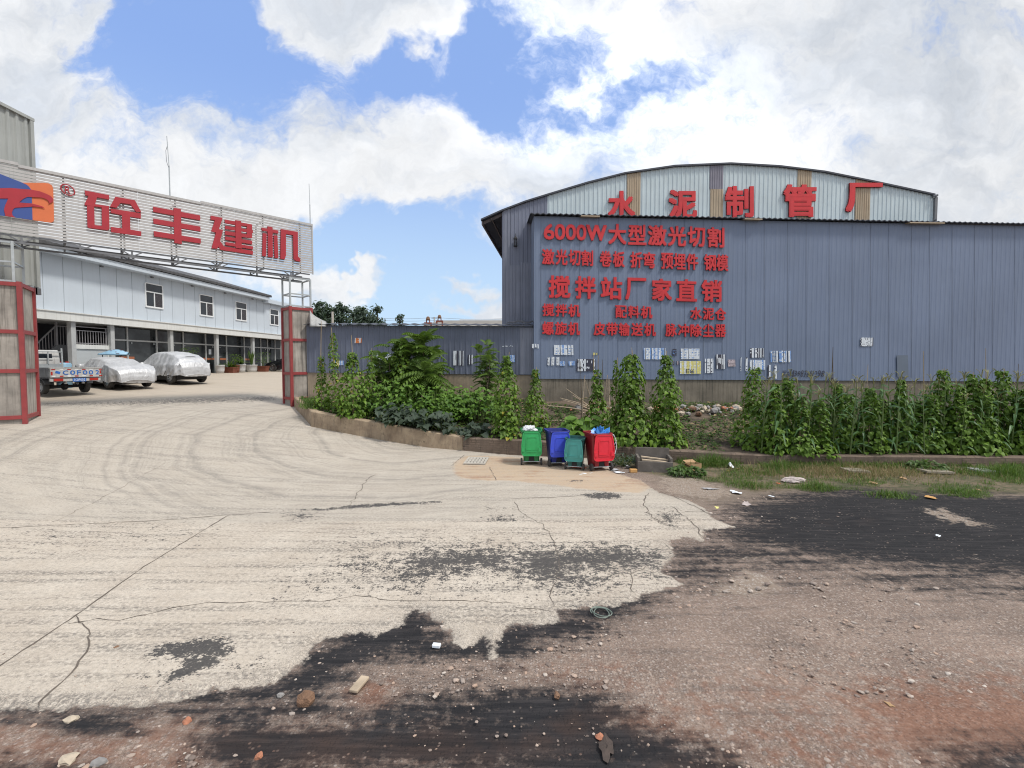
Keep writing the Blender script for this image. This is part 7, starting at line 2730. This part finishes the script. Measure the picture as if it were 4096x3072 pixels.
for px, pb, pt, w_, n_, full, yel, lab, ls in (
        (1288, 1640, 1295, 0.55, 200, 0.62, 0.10, 'bean on a bleached cane nearest the gate pillar, bare at the top', 0.10),
        (1338, 1650, 1320, 0.50, 230, 0.95, 0.14, 'thin straggly bean vine with yellowing leaves, second from the gate pillar', 0.10),
        (1412, 1668, 1350, 1.10, 520, 0.80, 0.05, 'broad bushy bean plant with a bare branching cane top before the fence sticker', 0.11),
        (1487, 1662, 1400, 0.50, 110, 0.98, 0.12, 'slender leafy bean vine on a brown stalk left of the feathery shrubs', 0.11),
        (1612, 1650, 1370, 0.95, 300, 0.98, 0.03, 'bean vine with large round leaves climbing over the left feathery shrub', 0.15),
        (1718, 1650, 1470, 0.70, 170, 0.98, 0.05, 'shorter bean vine below the tallest feathery shrub', 0.14),
        (2026, 1748, 1418, 1.00, 720, 0.97, 0.08, 'tall dense bean column at the bend of the wall left of the green bin', 0.105),
        (2142, 1722, 1475, 0.75, 330, 0.97, 0.10, 'narrow yellow-flecked bean plant just behind the green bin', 0.10),
        (2388, 1720, 1430, 0.70, 260, 0.82, 0.02, 'lone slim bean vine among dry stalks behind the red bin', 0.12),
        (2520, 1772, 1412, 1.25, 820, 0.97, 0.0, 'biggest dark green bean cone right of the red bin', 0.125),
        (2660, 1782, 1415, 1.00, 620, 0.97, 0.0, 'brighter green bean cone touching the biggest one on its right', 0.115),
        (3010, 1790, 1470, 0.95, 560, 0.98, 0.0, 'first bean column at the left end of the corn patch', 0.10)):
    p = sp_(px, pb)
    bean(p, lab, px, hgt(px, pt, p), w_ * 1.28, n_ * 1.5, full, yel * 0.35, leafsize=ls * 1.12)

p = sp_(2462, 1760)
bean(p, 'thin side shoot of bean leaves close to the biggest cone, on its left', 77, hgt(2480, 1440, p), 0.5, 240, 0.98, 0.0)
# bean plants between the corn: three builds, copied
BL = 'climbing bean standing between the corn stalks behind the right-hand garden wall'
protos = []
k = 0
rnd = random.Random(21)
cx_ = 3100
while cx_ < 4330:
    Y = 13.98 + rnd.uniform(0, 0.55)
    p = at_soil(cx_, Y)
    H = 1.95 + rnd.uniform(-0.65, 0.5)
    if k < 4:
        o = bean(p, BL, 300 + k, 2.2, 0.86, 560, 0.98, 0.0, group='beans among the corn', leafsize=0.125)
        protos.append(o)
    else:
        o = copy_tree(protos[k % 4])
        o.location = p
        o.rotation_euler = (0, 0, rnd.uniform(0, 6.28))
    o.scale = (rnd.uniform(0.85, 1.15), rnd.uniform(0.85, 1.15), H / 2.2)
    cx_ += rnd.uniform(42, 84)
    k += 1


def corn(seed):
    rnd = random.Random(seed)
    st_ = MB()
    H = 2.0
    st_.tube([(0, 0, -0.05), (0.01, 0.0, H * 0.5), (0.03, 0.01, H)], [0.018, 0.014, 0.007], 6)
    lv = MB()
    n = 11
    for k in range(n):
        z = 0.25 + k * (H - 0.35) / n
        a = k * math.pi + rnd.uniform(-0.7, 0.7)
        L = rnd.uniform(0.55, 0.85)
        w = rnd.uniform(0.055, 0.08)
        lv.ct = rnd.uniform(0.1, 0.95)
        d = Vector((math.cos(a), math.sin(a), 0))
        s = Vector((-math.sin(a), math.cos(a), 0))
        vs, fs = [], []
        m = 8
        for i in range(m + 1):
            t = i / m
            r = L * (t * 0.75)
            zz = z + L * (0.75 * t - 1.05 * t * t * rnd.uniform(0.9, 1.1))
            ww = w / 2 * (0.5 + 1.2 * t if t < 0.35 else 1.0 * (1 - ((t - 0.35) / 0.65) ** 1.5))
            c = Vector((0, 0, zz)) + d * (0.01 + r)
            tw = 0.5 * math.sin(t * 3 + k)
            vs += [c + s * ww + Vector((0, 0, 0.25 * ww + ww * tw)), c, c - s * ww + Vector((0, 0, 0.25 * ww - ww * tw))]
        for i in range(m):
            q = 3 * i
            fs += [(q, q + 3, q + 4, q + 1), (q + 1, q + 4, q + 5, q + 2)]
        lv.add(vs, fs)
    ta = MB()
    for k in range(5):
        a = rnd.uniform(0, 6.28)
        ta.tube([(0.03, 0.01, H - 0.02), (0.03 + 0.05 * math.cos(a), 0.05 * math.sin(a), H + 0.16), (0.03 + 0.12 * math.cos(a), 0.12 * math.sin(a), H + 0.22)], 0.006, 4)
    cb_ = MB()
    a = rnd.uniform(0, 6.28)
    cb_.tube([(0.02, 0, 0.85), (0.05 + 0.02 * math.cos(a), 0.02 * math.sin(a), 0.95), (0.08, 0.02, 1.08), (0.09, 0.02, 1.13)], [0.012, 0.03, 0.022, 0.006], 6)
    return st_, lv, ta, cb_


CL = 'green corn plant with pale tassel in the rows behind the right-hand garden wall'
cp = []
k = 0
rnd = random.Random(5)
for rowi, (Y0, step) in enumerate(((14.0, 60), (14.45, 40), (15.1, 38))):
    px = 3050 + 13 * rowi
    while px < 4340:
        Y = Y0 + rnd.uniform(-0.15, 0.15)
        p = at_soil(px, Y)
        if k < 6:
            o = thing('corn_plant', CL, 'corn plant', tuple(p), 0, 'corn rows')
            a, b, c, d = corn(40 + k)
            a.build('stalk', M['stem'], o, world=False)
            b.build('leaves', M['corn'], o, world=False)
            c.build('tassel', M['tassel'], o, world=False)
            d.build('cob', M['stem'], o, world=False)
            cp.append(o)
        else:
            o = copy_tree(cp[k % 6])
            o.location = p
        o.rotation_euler = (rnd.uniform(-.06, .06), rnd.uniform(-.06, .06), rnd.uniform(0, 6.28))
        s = rnd.uniform(0.82, 1.12)
        o.scale = (s * 1.1, s * 1.1, s)
        px += step * rnd.uniform(0.8, 1.3)
        k += 1

# feathery shrubs (long feathered leaves on upright stems)
def pinnate(mb, p, d, L, rnd):
    d = d.normalized()
    side = d.cross(Vector((0, 0, 1)))
    side = side.normalized() if side.length > 1e-3 else Vector((1, 0, 0))
    upv = side.cross(d)
    n = 9
    for i in range(n):
        t = (i + 1.0) / n
        c = p + d * (L * t) - Vector((0, 0, L * 0.45 * t * t))
        for s in (-1, 1):
            ld = side * s * 0.9 + d * 0.35 - Vector((0, 0, 0.35))
            mb.leaf(c, ld, upv, L * 0.30 * (1 - 0.45 * abs(t - 0.45)), L * 0.085, 0.25, 1)
    mb.leaf(p + d * L * 0.98 - Vector((0, 0, L * 0.43)), d - Vector((0, 0, 0.8)), upv, L * 0.2, L * 0.08, 0.2, 1)


def feather_shrub(px, pb, pt, w_, label, seed, n, Y=None):
    p = sp_(px, pb) if Y is None else at_soil(px, Y)
    H = hgt(px, pt, p)
    root = thing('feather_leaved_shrub', label, 'shrub', tuple(p), 0, 'feathery shrubs by the fence')
    rnd = random.Random(seed)
    lv, st_ = MB(), MB()
    ns = 5
    tips = []
    for s in range(ns):
        a = 2 * math.pi * s / ns + rnd.uniform(-.4, .4)
        r = w_ * 0.5 * rnd.uniform(0.35, 0.75) * (0 if s == 0 else 1)
        h = H * (0.88 if s == 0 else rnd.uniform(0.55, 0.82))
        pts = [Vector((0, 0, -0.05)), Vector((r * 0.45 * math.cos(a), r * 0.45 * math.sin(a), h * 0.45)), Vector((r * math.cos(a), r * math.sin(a), h))]
        st_.tube(pts, [0.03, 0.022, 0.008], 6)
        tips.append((pts, h))
    for k in range(n):
        pts, h = tips[k % ns]
        t = 0.30 + 0.70 * rnd.random() ** 0.7
        c = pts[0].lerp(pts[1], t * 2) if t < 0.5 else pts[1].lerp(pts[2], t * 2 - 1)
        a = rnd.uniform(0, 6.28)
        e = rnd.uniform(-0.1, 0.9) if t < 0.9 else rnd.uniform(0.5, 1.3)
        d = Vector((math.cos(a) * math.cos(e), math.sin(a) * math.cos(e), math.sin(e)))
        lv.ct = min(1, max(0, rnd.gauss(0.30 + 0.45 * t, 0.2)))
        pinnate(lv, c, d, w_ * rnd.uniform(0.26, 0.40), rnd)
    lv.build('leaves', M['ailanthus'], root, world=False)
    st_.build('stems', M['bark'], root, world=False)


feather_shrub(1695, 1600, 1318, 2.75, 'tallest and widest feathery shrub in front of the low fence', 1, 230, 18.6)
feather_shrub(1570, 1600, 1350, 2.0, 'feathery shrub overgrown with bean vine, left of the tallest one', 2, 160, 18.7)
feather_shrub(1948, 1600, 1335, 1.45, 'narrow feathery shrub by the right end of the low fence', 3, 125, 18.8)


def leafy_mound(name, label, cat, spots, mat, kind, L, n, hh, seed, group=None, flat=0.6):
    """low plant with broad leaves on stalks; spots = list of (px, Y, radius)"""
    p0 = at_soil(spots[0][0], spots[0][1])
    root = thing(name, label, cat, tuple(p0), 0, group)
    rnd = random.Random(seed)
    lv, st_ = MB(), MB()
    for px, Y, r in spots:
        c = at_soil(px, Y)
        for k in range(n):
            a, rr = rnd.uniform(0, 6.28), r * rnd.random() ** 0.5
            x, y = c.x + rr * math.cos(a), c.y + rr * math.sin(a) * 0.8
            z0 = soil(x, y)
            h = hh * (1 - 0.55 * (rr / r) ** 2) * rnd.uniform(0.35, 1.0)
            p = Vector((x, y, z0 + h))
            e = rnd.uniform(-0.9, 0.4)
            b = rnd.uniform(0, 6.28)
            d = Vector((math.cos(b), math.sin(b) - 0.5, e))
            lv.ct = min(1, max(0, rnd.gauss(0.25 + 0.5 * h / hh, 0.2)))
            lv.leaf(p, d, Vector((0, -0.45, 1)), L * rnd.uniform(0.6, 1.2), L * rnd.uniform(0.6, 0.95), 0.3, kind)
            if k % 4 == 0:
                st_.tube([(c.x + (x - c.x) * 0.5, c.y + (y - c.y) * 0.5, z0 - 0.02), (x, y, z0 + h)], 0.008, 4)
    lv.build('leaves', mat, root)
    st_.build('stems', M['stem'], root)
    return root


leafy_mound('squash_vine', 'broad mound of squash vine below the narrow feathery shrub', 'vine', [(1850, 17.9, 0.9), (1780, 17.4, 0.8), (1920, 17.6, 0.9)], M['vine'], 0, 0.20, 230, 1.25, 1)
leafy_mound('squash_vine', 'dark leafy tangle under the overgrown feathery shrub', 'vine', [(1500, 17.6, 0.9), (1570, 17.4, 1.0), (1660, 17.2, 1.0), (1740, 17.0, 0.8)], M['vine'], 0, 0.17, 230, 1.4, 2)
for n_, (px, Y, lb) in enumerate(((1560, 16.35, 'leftmost dusky grey-green eggplant bush on the wall edge'), (1625, 16.3, 'second dusky eggplant bush from the left on the wall edge'), (1700, 16.15, 'third dusky eggplant bush from the left, below the tallest shrub'),
                                   (1775, 16.1, 'fourth dusky eggplant bush from the left, with the largest leaves'), (1905, 15.85, 'lone greener eggplant bush left of the tall bean column'))):
    leafy_mound('eggplant', lb, 'eggplant', [(px, Y, 0.55)], M['eggplant'], 2, 0.27, 62, 0.75 if n_ < 4 else 0.5, 10 + n_, 'eggplant bushes along the wall')
leafy_mound('taro_plant', 'large pale heart-shaped leaves growing behind the blue and teal bins', 'leafy plant', [(2290, 15.35, 0.55), (2360, 15.4, 0.5)], M['vine'], 0, 0.36, 42, 0.75, 20)
leafy_mound('squash_vine', 'low dark leafy plant filling the gap between red bin and bean cones', 'vine', [(2440, 15.2, 0.5)], M['bean'], 0, 0.2, 90, 0.6, 21)


def scatter(name, label, mat, mats2, n, seed, pick, kind=1, L=(0.1, 0.25), w=0.02, cat='weeds'):
    rnd = random.Random(seed)
    mb = MB()
    for k in range(n):
        got = pick(rnd)
        if got is None:
            continue
        x, y, z, s = got
        a = rnd.uniform(0, 6.28)
        mb.ct = rnd.random()
        mb.cm = 1 if (mats2 and rnd.random() < mats2[1]) else 0
        e = rnd.uniform(0.4, 1.4) if kind == 1 else rnd.uniform(-0.1, 0.6)
        d = Vector((math.cos(a) * math.cos(e), math.sin(a) * math.cos(e), math.sin(e)))
        ln = rnd.uniform(*L) * s
        if kind == 1:
            sd = Vector((-math.sin(a), math.cos(a), 0)) * (w * s / 2)
            p = Vector((x, y, z - 0.01))
            m_ = p + d * ln * 0.55 + Vector((0, 0, 0.05 * ln))
            q = p + d * ln - Vector((0, 0, 0.22 * ln * (1 - math.sin(e)) + 0.03))
            mb.add([p - sd, p + sd, m_ + sd * 0.7, m_ - sd * 0.7, q], [(0, 1, 2, 3), (3, 2, 4)])
        else:
            mb.leaf(Vector((x, y, z + rnd.uniform(0, 0.12) * s)), d, Vector((0, -0.3, 1)), ln, ln * 0.7, 0.3, 0)
    mats_ = [mat] + ([mats2[0]] if mats2 else [])
    return tag(mb.build(name, mats_), label, cat, kind='stuff')


def pick_garden(rnd):
    x = rnd.uniform(-9.0, 17)
    y0, y1 = float(np.interp(x, fx, fy)) + 0.1, float(back_y(x)) - 0.1
    y = y0 + (y1 - y0) * rnd.random()
    v = mnoise.noise(Vector((x * 0.8, y * 0.8, 9)))
    bare = 0.25 if (1.0 < x < 4.2 and y > 16.2) or (4.2 < x < 8.5 and y > 18.7) else 0.0
    if v < (-0.42 if x > 4.2 else -0.15) + bare:
        return None
    return x, y, soil(x, y), rnd.uniform(0.6, 1.25)


scatter('garden_weeds', 'low green weeds covering the garden bank', M['weed'], (M['dry_grass'], 0.10), 21000, 1, pick_garden, 0, (0.06, 0.14))
scatter('garden_grass', 'thin grass growing among the garden weeds', M['grass'], (M['dry_grass'], 0.3), 9000, 2, pick_garden, 1, (0.10, 0.32), 0.012, 'grass')


def pick_left(rnd):
    p = at_soil(rnd.gauss(1240, 16), rnd.uniform(17.6, 20.0))
    return p.x, p.y, p.z, rnd.uniform(0.7, 1.2)


scatter('grass_tuft', 'fresh green grass tuft at the foot of the right gate pillar', M['grass'], None, 1300, 3, pick_left, 1, (0.15, 0.35), 0.014, 'grass')


def verge(rnd):
    x = rnd.uniform(2.6, 17.5)
    yw = float(np.interp(x, fx, fy)) - 0.15
    f = rnd.random() ** 1.25
    y = yw - f * 3.0
    d = float(sdf(np.array([[x, y]]), grass_poly)[0])
    v = mnoise.noise(Vector((x * 0.75, y * 1.3, 4))) + 0.5 * mnoise.noise(Vector((x * 2.1, y * 2.6, 8)))
    if d < 0 or v < -0.14 + 0.26 * f:
        return None
    if 4.0 < x < 4.9 and y > 13.0:
        return None
    return x, y, v, f


def pick_verge_short(rnd):
    g = verge(rnd)
    if g is None:
        return None
    x, y, v, f = g
    if 7.2 < x < 12.0 and 11.9 < y < 13.2 and rnd.random() < 0.75:
        return None
    return x, y, gz(x, y), rnd.uniform(0.5, 1.0) * (1.25 - 0.6 * f)


def pick_verge_dry(rnd):
    x = rnd.gauss(9.2, 1.6)
    y = rnd.gauss(12.75, 0.45)
    return x, y, gz(x, y), rnd.uniform(0.5, 1.1)


scatter('verge_grass', 'green grass covering the verge between garden wall and road', M['grass'], (M['dry_grass'], 0.10), 60000, 4, pick_verge_short, 1, (0.08, 0.27), 0.012, 'grass')
scatter('dead_grass', 'brown dead grass in the middle of the verge', M['dry_grass'], (M['grass'], 0.12), 7500, 5, pick_verge_dry, 1, (0.10, 0.30), 0.011, 'grass')
# grass clumps one can tell apart
for n_, (px, py, r, L_, cnt_, lb) in enumerate(((2850, 1862, 0.62, 0.62, 900, 'tall bright grass clump against the wall behind the cardboard box'), (2760, 1880, 0.4, 0.36, 420, 'grass clump between the concrete trough and the cardboard box'),
                                         (3270, 1955, 0.55, 0.34, 700, 'round bright green tuft right of the pinkish sack'), (3560, 1985, 0.6, 0.26, 500, 'low green tuft at the black road edge'),
                                         (3120, 1878, 0.6, 0.5, 620, 'tall grass clump against the wall before the first corn'), (4020, 1900, 0.8, 0.55, 800, 'dark tall weeds at the far right under the wall'),
                                         (3830, 1972, 0.7, 0.25, 900, 'wide low green patch near the right edge'), (3000, 1945, 0.6, 0.3, 560, 'sprawling grass patch below the orange wrappers'))):
    q = gp(px, py)
    def pk(rnd, q=q, r=r):
        a, rr = rnd.uniform(0, 6.28), r * rnd.random() ** 0.6
        x, y = q.x + rr * math.cos(a), q.y + rr * 0.6 * math.sin(a)
        yw = float(np.interp(x, fx, fy)) - 0.06
        y = min(y, yw)
        return x, y, gz(x, y), 1.1 - 0.6 * rr / r
    o = scatter('grass_clump', lb, M['grass'], (M['dry_grass'], 0.05), cnt_, 60 + n_, pk, 1, (L_ * 0.5, L_), 0.013, 'grass clump')
    del o['kind']
    o['group'] = 'grass clumps on the verge'
for n_, (px, py, r, hh, lb) in enumerate(((2745, 1900, 0.45, 0.25, 'creeping heart-leaved weed in front of the cardboard box'), (2500, 1865, 0.42, 0.42, 'grey-green weed bush between the red bin and the concrete trough'), (3700, 1880, 0.5, 0.3, 'leafy weed under the wall between the pale boards'))):
    q = gp(px, py)
    rnd = random.Random(90 + n_)
    root = thing('weed_plant', lb, 'weed', tuple(q))
    lv, st_ = MB(), MB()
    for k in range(190):
        a, rr = rnd.uniform(0, 6.28), r * rnd.random() ** 0.5
        x, y = q.x + rr * math.cos(a), min(q.y + rr * 0.7 * math.sin(a), float(np.interp(q.x, fx, fy)) - 0.1)
        lv.ct = rnd.random()
        h = hh * rnd.uniform(0.15, 1) * (1 - 0.5 * (rr / r) ** 2)
        lv.leaf(Vector((x, y, q.z + h)), Vector((math.cos(a), math.sin(a) - 0.4, rnd.uniform(-0.4, 0.4))), Vector((0, -0.3, 1)), 0.11, 0.085 if n_ != 1 else 0.04, 0.3, 0)
        if k % 6 == 0:
            st_.tube([(q.x, q.y, q.z), (x, y, q.z + h)], 0.005, 4)
    lv.build('leaves', M['eggplant'] if n_ == 1 else M['weed'], root)
    st_.build('stems', M['stem'], root)

# dry stalks leaning about behind the bins
rnd = random.Random(17)
DL = 'bleached dry stalk in the loose heap behind the bins'
for k, (x0, y0, x1, y1) in enumerate(((2368, 1638, 2265, 1555), (2368, 1632, 2240, 1592), (2365, 1640, 2250, 1600), (2372, 1636, 2290, 1580), (2362, 1645, 2190, 1622), (2390, 1700, 2478, 1645), (2398, 1690, 2470, 1650), (2330, 1690, 2205, 1695),
                                      (2405, 1575, 2430, 1500), (2420, 1560, 2432, 1520), (2455, 1610, 2460, 1490), (2470, 1640, 2490, 1520), (2440, 1640, 2436, 1515), (2455, 1650, 2452, 1540), (2330, 1560, 2340, 1500), (2375, 1580, 2340, 1520),
                                      (2310, 1680, 2400, 1668), (2300, 1650, 2390, 1655))):
    a = sp_(x0, y0)
    b = at(x1, y1, a.y + rnd.uniform(-0.4, 0.2))
    if b.z < soil(b.x, b.y): b.z = soil(b.x, b.y) + 0.05
    mb = MB()
    mb.tube([a, (a + b) / 2 + Vector((rnd.uniform(-.03, .03), 0, 0.03)), b], [0.024, 0.020, 0.012], 5)
    tag(mb.build('dry_stalk', M['straw']), DL, 'stalk', 'dry stalks behind the bins')
# bare canes and shoots standing against the big wall
for n_, (px, pb, pt, lb, mt) in enumerate(((2376, 1700, 1415, 'long pale cane in front of the black striped poster', 'bamboo'), (2975, 1700, 1535, 'pale cane standing alone left of the corn patch', 'bamboo'), (3318, 1560, 1388, 'dark twig before the right end of the painted phone number', 'bark'),
                                           (3334, 1560, 1425, 'shorter dark twig right of the painted phone number', 'bark'), (3458, 1570, 1458, 'pale reed leaning in the corn left of the dark patch panel', 'straw'), (3432, 1570, 1500, 'short pale reed crossing the corn tops', 'straw'),
                                           (3697, 1540, 1405, 'thin pale cane right of the dark patch panel', 'bamboo'), (3946, 1560, 1393, 'tall pale cane near the right edge of the photo', 'bamboo'), (4060, 1540, 1455, 'slanting dark stick at the right edge', 'bark'),
                                           (2530, 1500, 1390, 'fine bare shoot above the biggest bean cone', 'straw'), (2325, 1620, 1445, 'dark upright dry reed left of the long pale cane', 'bark'), (2412, 1560, 1438, 'dark dry reed right of the long pale cane', 'bark'))):
    Y = 16.4 if px > 2900 else 16.8
    a = at_soil(px, Y)
    b = at(px + (14 if n_ in (2, 4, 8) else -3), pt, Y)
    mb = MB()
    mb.tube([a, (a + b) / 2 + Vector((0.02, 0, 0)), b], [0.017, 0.014, 0.007], 6)
    tag(mb.build('cane', M[mt]), lb, 'cane')
# rubble along the plinth
rnd = random.Random(31)
RL = {'rock_pale': 'pale broken stone in the rubble heap along the plinth', 'rock_red': 'reddish brick lump in the rubble heap along the plinth', 'rock_grey': 'grey concrete lump in the rubble heap along the plinth', 'rock_brown': 'brown rock in the rubble heap along the plinth'}
for k in range(120):
    px = rnd.uniform(2690, 2965) if k < 85 else rnd.uniform(2200, 2690)
    Y = 19.2 - abs(rnd.gauss(0, 0.55))
    p = at_soil(px, Y)
    mt = rnd.choice(['rock_pale', 'rock_pale', 'rock_grey', 'rock_grey', 'rock_red', 'rock_brown'])
    r = 0.05 + 0.14 * rnd.random() ** 2.2
    mb = MB()
    mb.rock((0, 0, 0), r, k + 400, 0.75, 1)
    o = mb.build('rubble_stone', M[mt])
    o.location = (p.x, p.y, p.z + r * 0.35 + (0.10 * rnd.random() if k < 85 else 0))
    tag(o, RL[mt], 'rubble', 'rubble heap along the plinth')

# ------------------------------------------------------------------ distant trees
def far_tree(px, pbase, ptop, wpx, Y, label, seed, n, cluster):
    top = at(px, ptop, Y)
    base = Vector((top.x, Y, 2.0))
    H = top.z - base.z
    Wd = wpx / 1900 * Y
    root = thing('tree', label, 'tree', tuple(base), 0, 'trees beyond the fence')
    rnd = random.Random(seed)
    tr, lv = MB(), MB()
    tr.tube([(0, 0, -0.3), (0.1, 0, H * 0.5), (0.05, 0, H * 0.92)], [0.3, 0.2, 0.05], 7)
    cl_ = []
    for k in range(cluster):
        z = H * rnd.uniform(0.42, 0.97)
        rr = Wd / 2 * (1 - abs(z / H - 0.62) * 1.5) * rnd.uniform(0.2, 1)
        a = rnd.uniform(0, 6.28)
        c = Vector((rr * math.cos(a), rr * math.sin(a), z))
        tr.tube([(0.05, 0, z * 0.8), c], [0.08, 0.03], 4)
        cl_.append((c, rnd.uniform(0.10, 0.20) * Wd + 0.35, rnd.random()))
    for k in range(n):
        c, r, tn = cl_[k % cluster]
        v = Vector((rnd.gauss(0, 1), rnd.gauss(0, 1), rnd.gauss(0, 0.8)))
        p = c + v * (r * 0.55)
        lv.ct = min(1, max(0, 0.5 * tn + rnd.uniform(0, 0.45)))
        lv.leaf(p, Vector((rnd.uniform(-1, 1), rnd.uniform(-1, 1), rnd.uniform(-1, 0.2))), Vector((rnd.uniform(-.5, .5), -0.5, 1)), rnd.uniform(0.35, 0.6), 0.26, 0.2, 1)
    tr.build('trunk', M['bark'], root, world=False)
    lv.build('crown', M['far_leaf'], root, world=False)


for a in ((1268, 1300, 1208, 62, 62, 'tall loose tree right behind the gate pillar', 1, 1000, 12), (1318, 1300, 1226, 52, 66, 'slim tree second from the gate pillar', 2, 900, 10), (1360, 1300, 1220, 66, 64, 'wide-topped open tree, third from the gate pillar', 3, 1000, 13),
          (1412, 1300, 1232, 60, 68, 'round dark tree fourth from the gate pillar', 4, 1000, 11), (1445, 1300, 1228, 46, 66, 'narrow dark tree in the middle of the distant row', 5, 800, 9), (1478, 1300, 1242, 70, 70, 'low broad tree left of the last high crown', 6, 1000, 12),
          (1508, 1300, 1227, 56, 66, 'last high crown of the distant row', 7, 900, 10), (1538, 1300, 1256, 46, 70, 'drooping lowest tree at the right end of the distant row', 8, 700, 9), (1225, 1300, 1232, 44, 66, 'tree showing through the sign support tower', 9, 600, 8),
          (1597, 1300, 1254, 24, 90, 'single thin tree apart from the row to its right', 10, 420, 8), (1290, 1310, 1262, 120, 74, 'dark undergrowth tree filling the gap near the gate pillar', 11, 1100, 14), (1400, 1310, 1262, 140, 76, 'dark low tree filling the middle of the row from behind', 12, 1300, 16)):
    far_tree(*a)
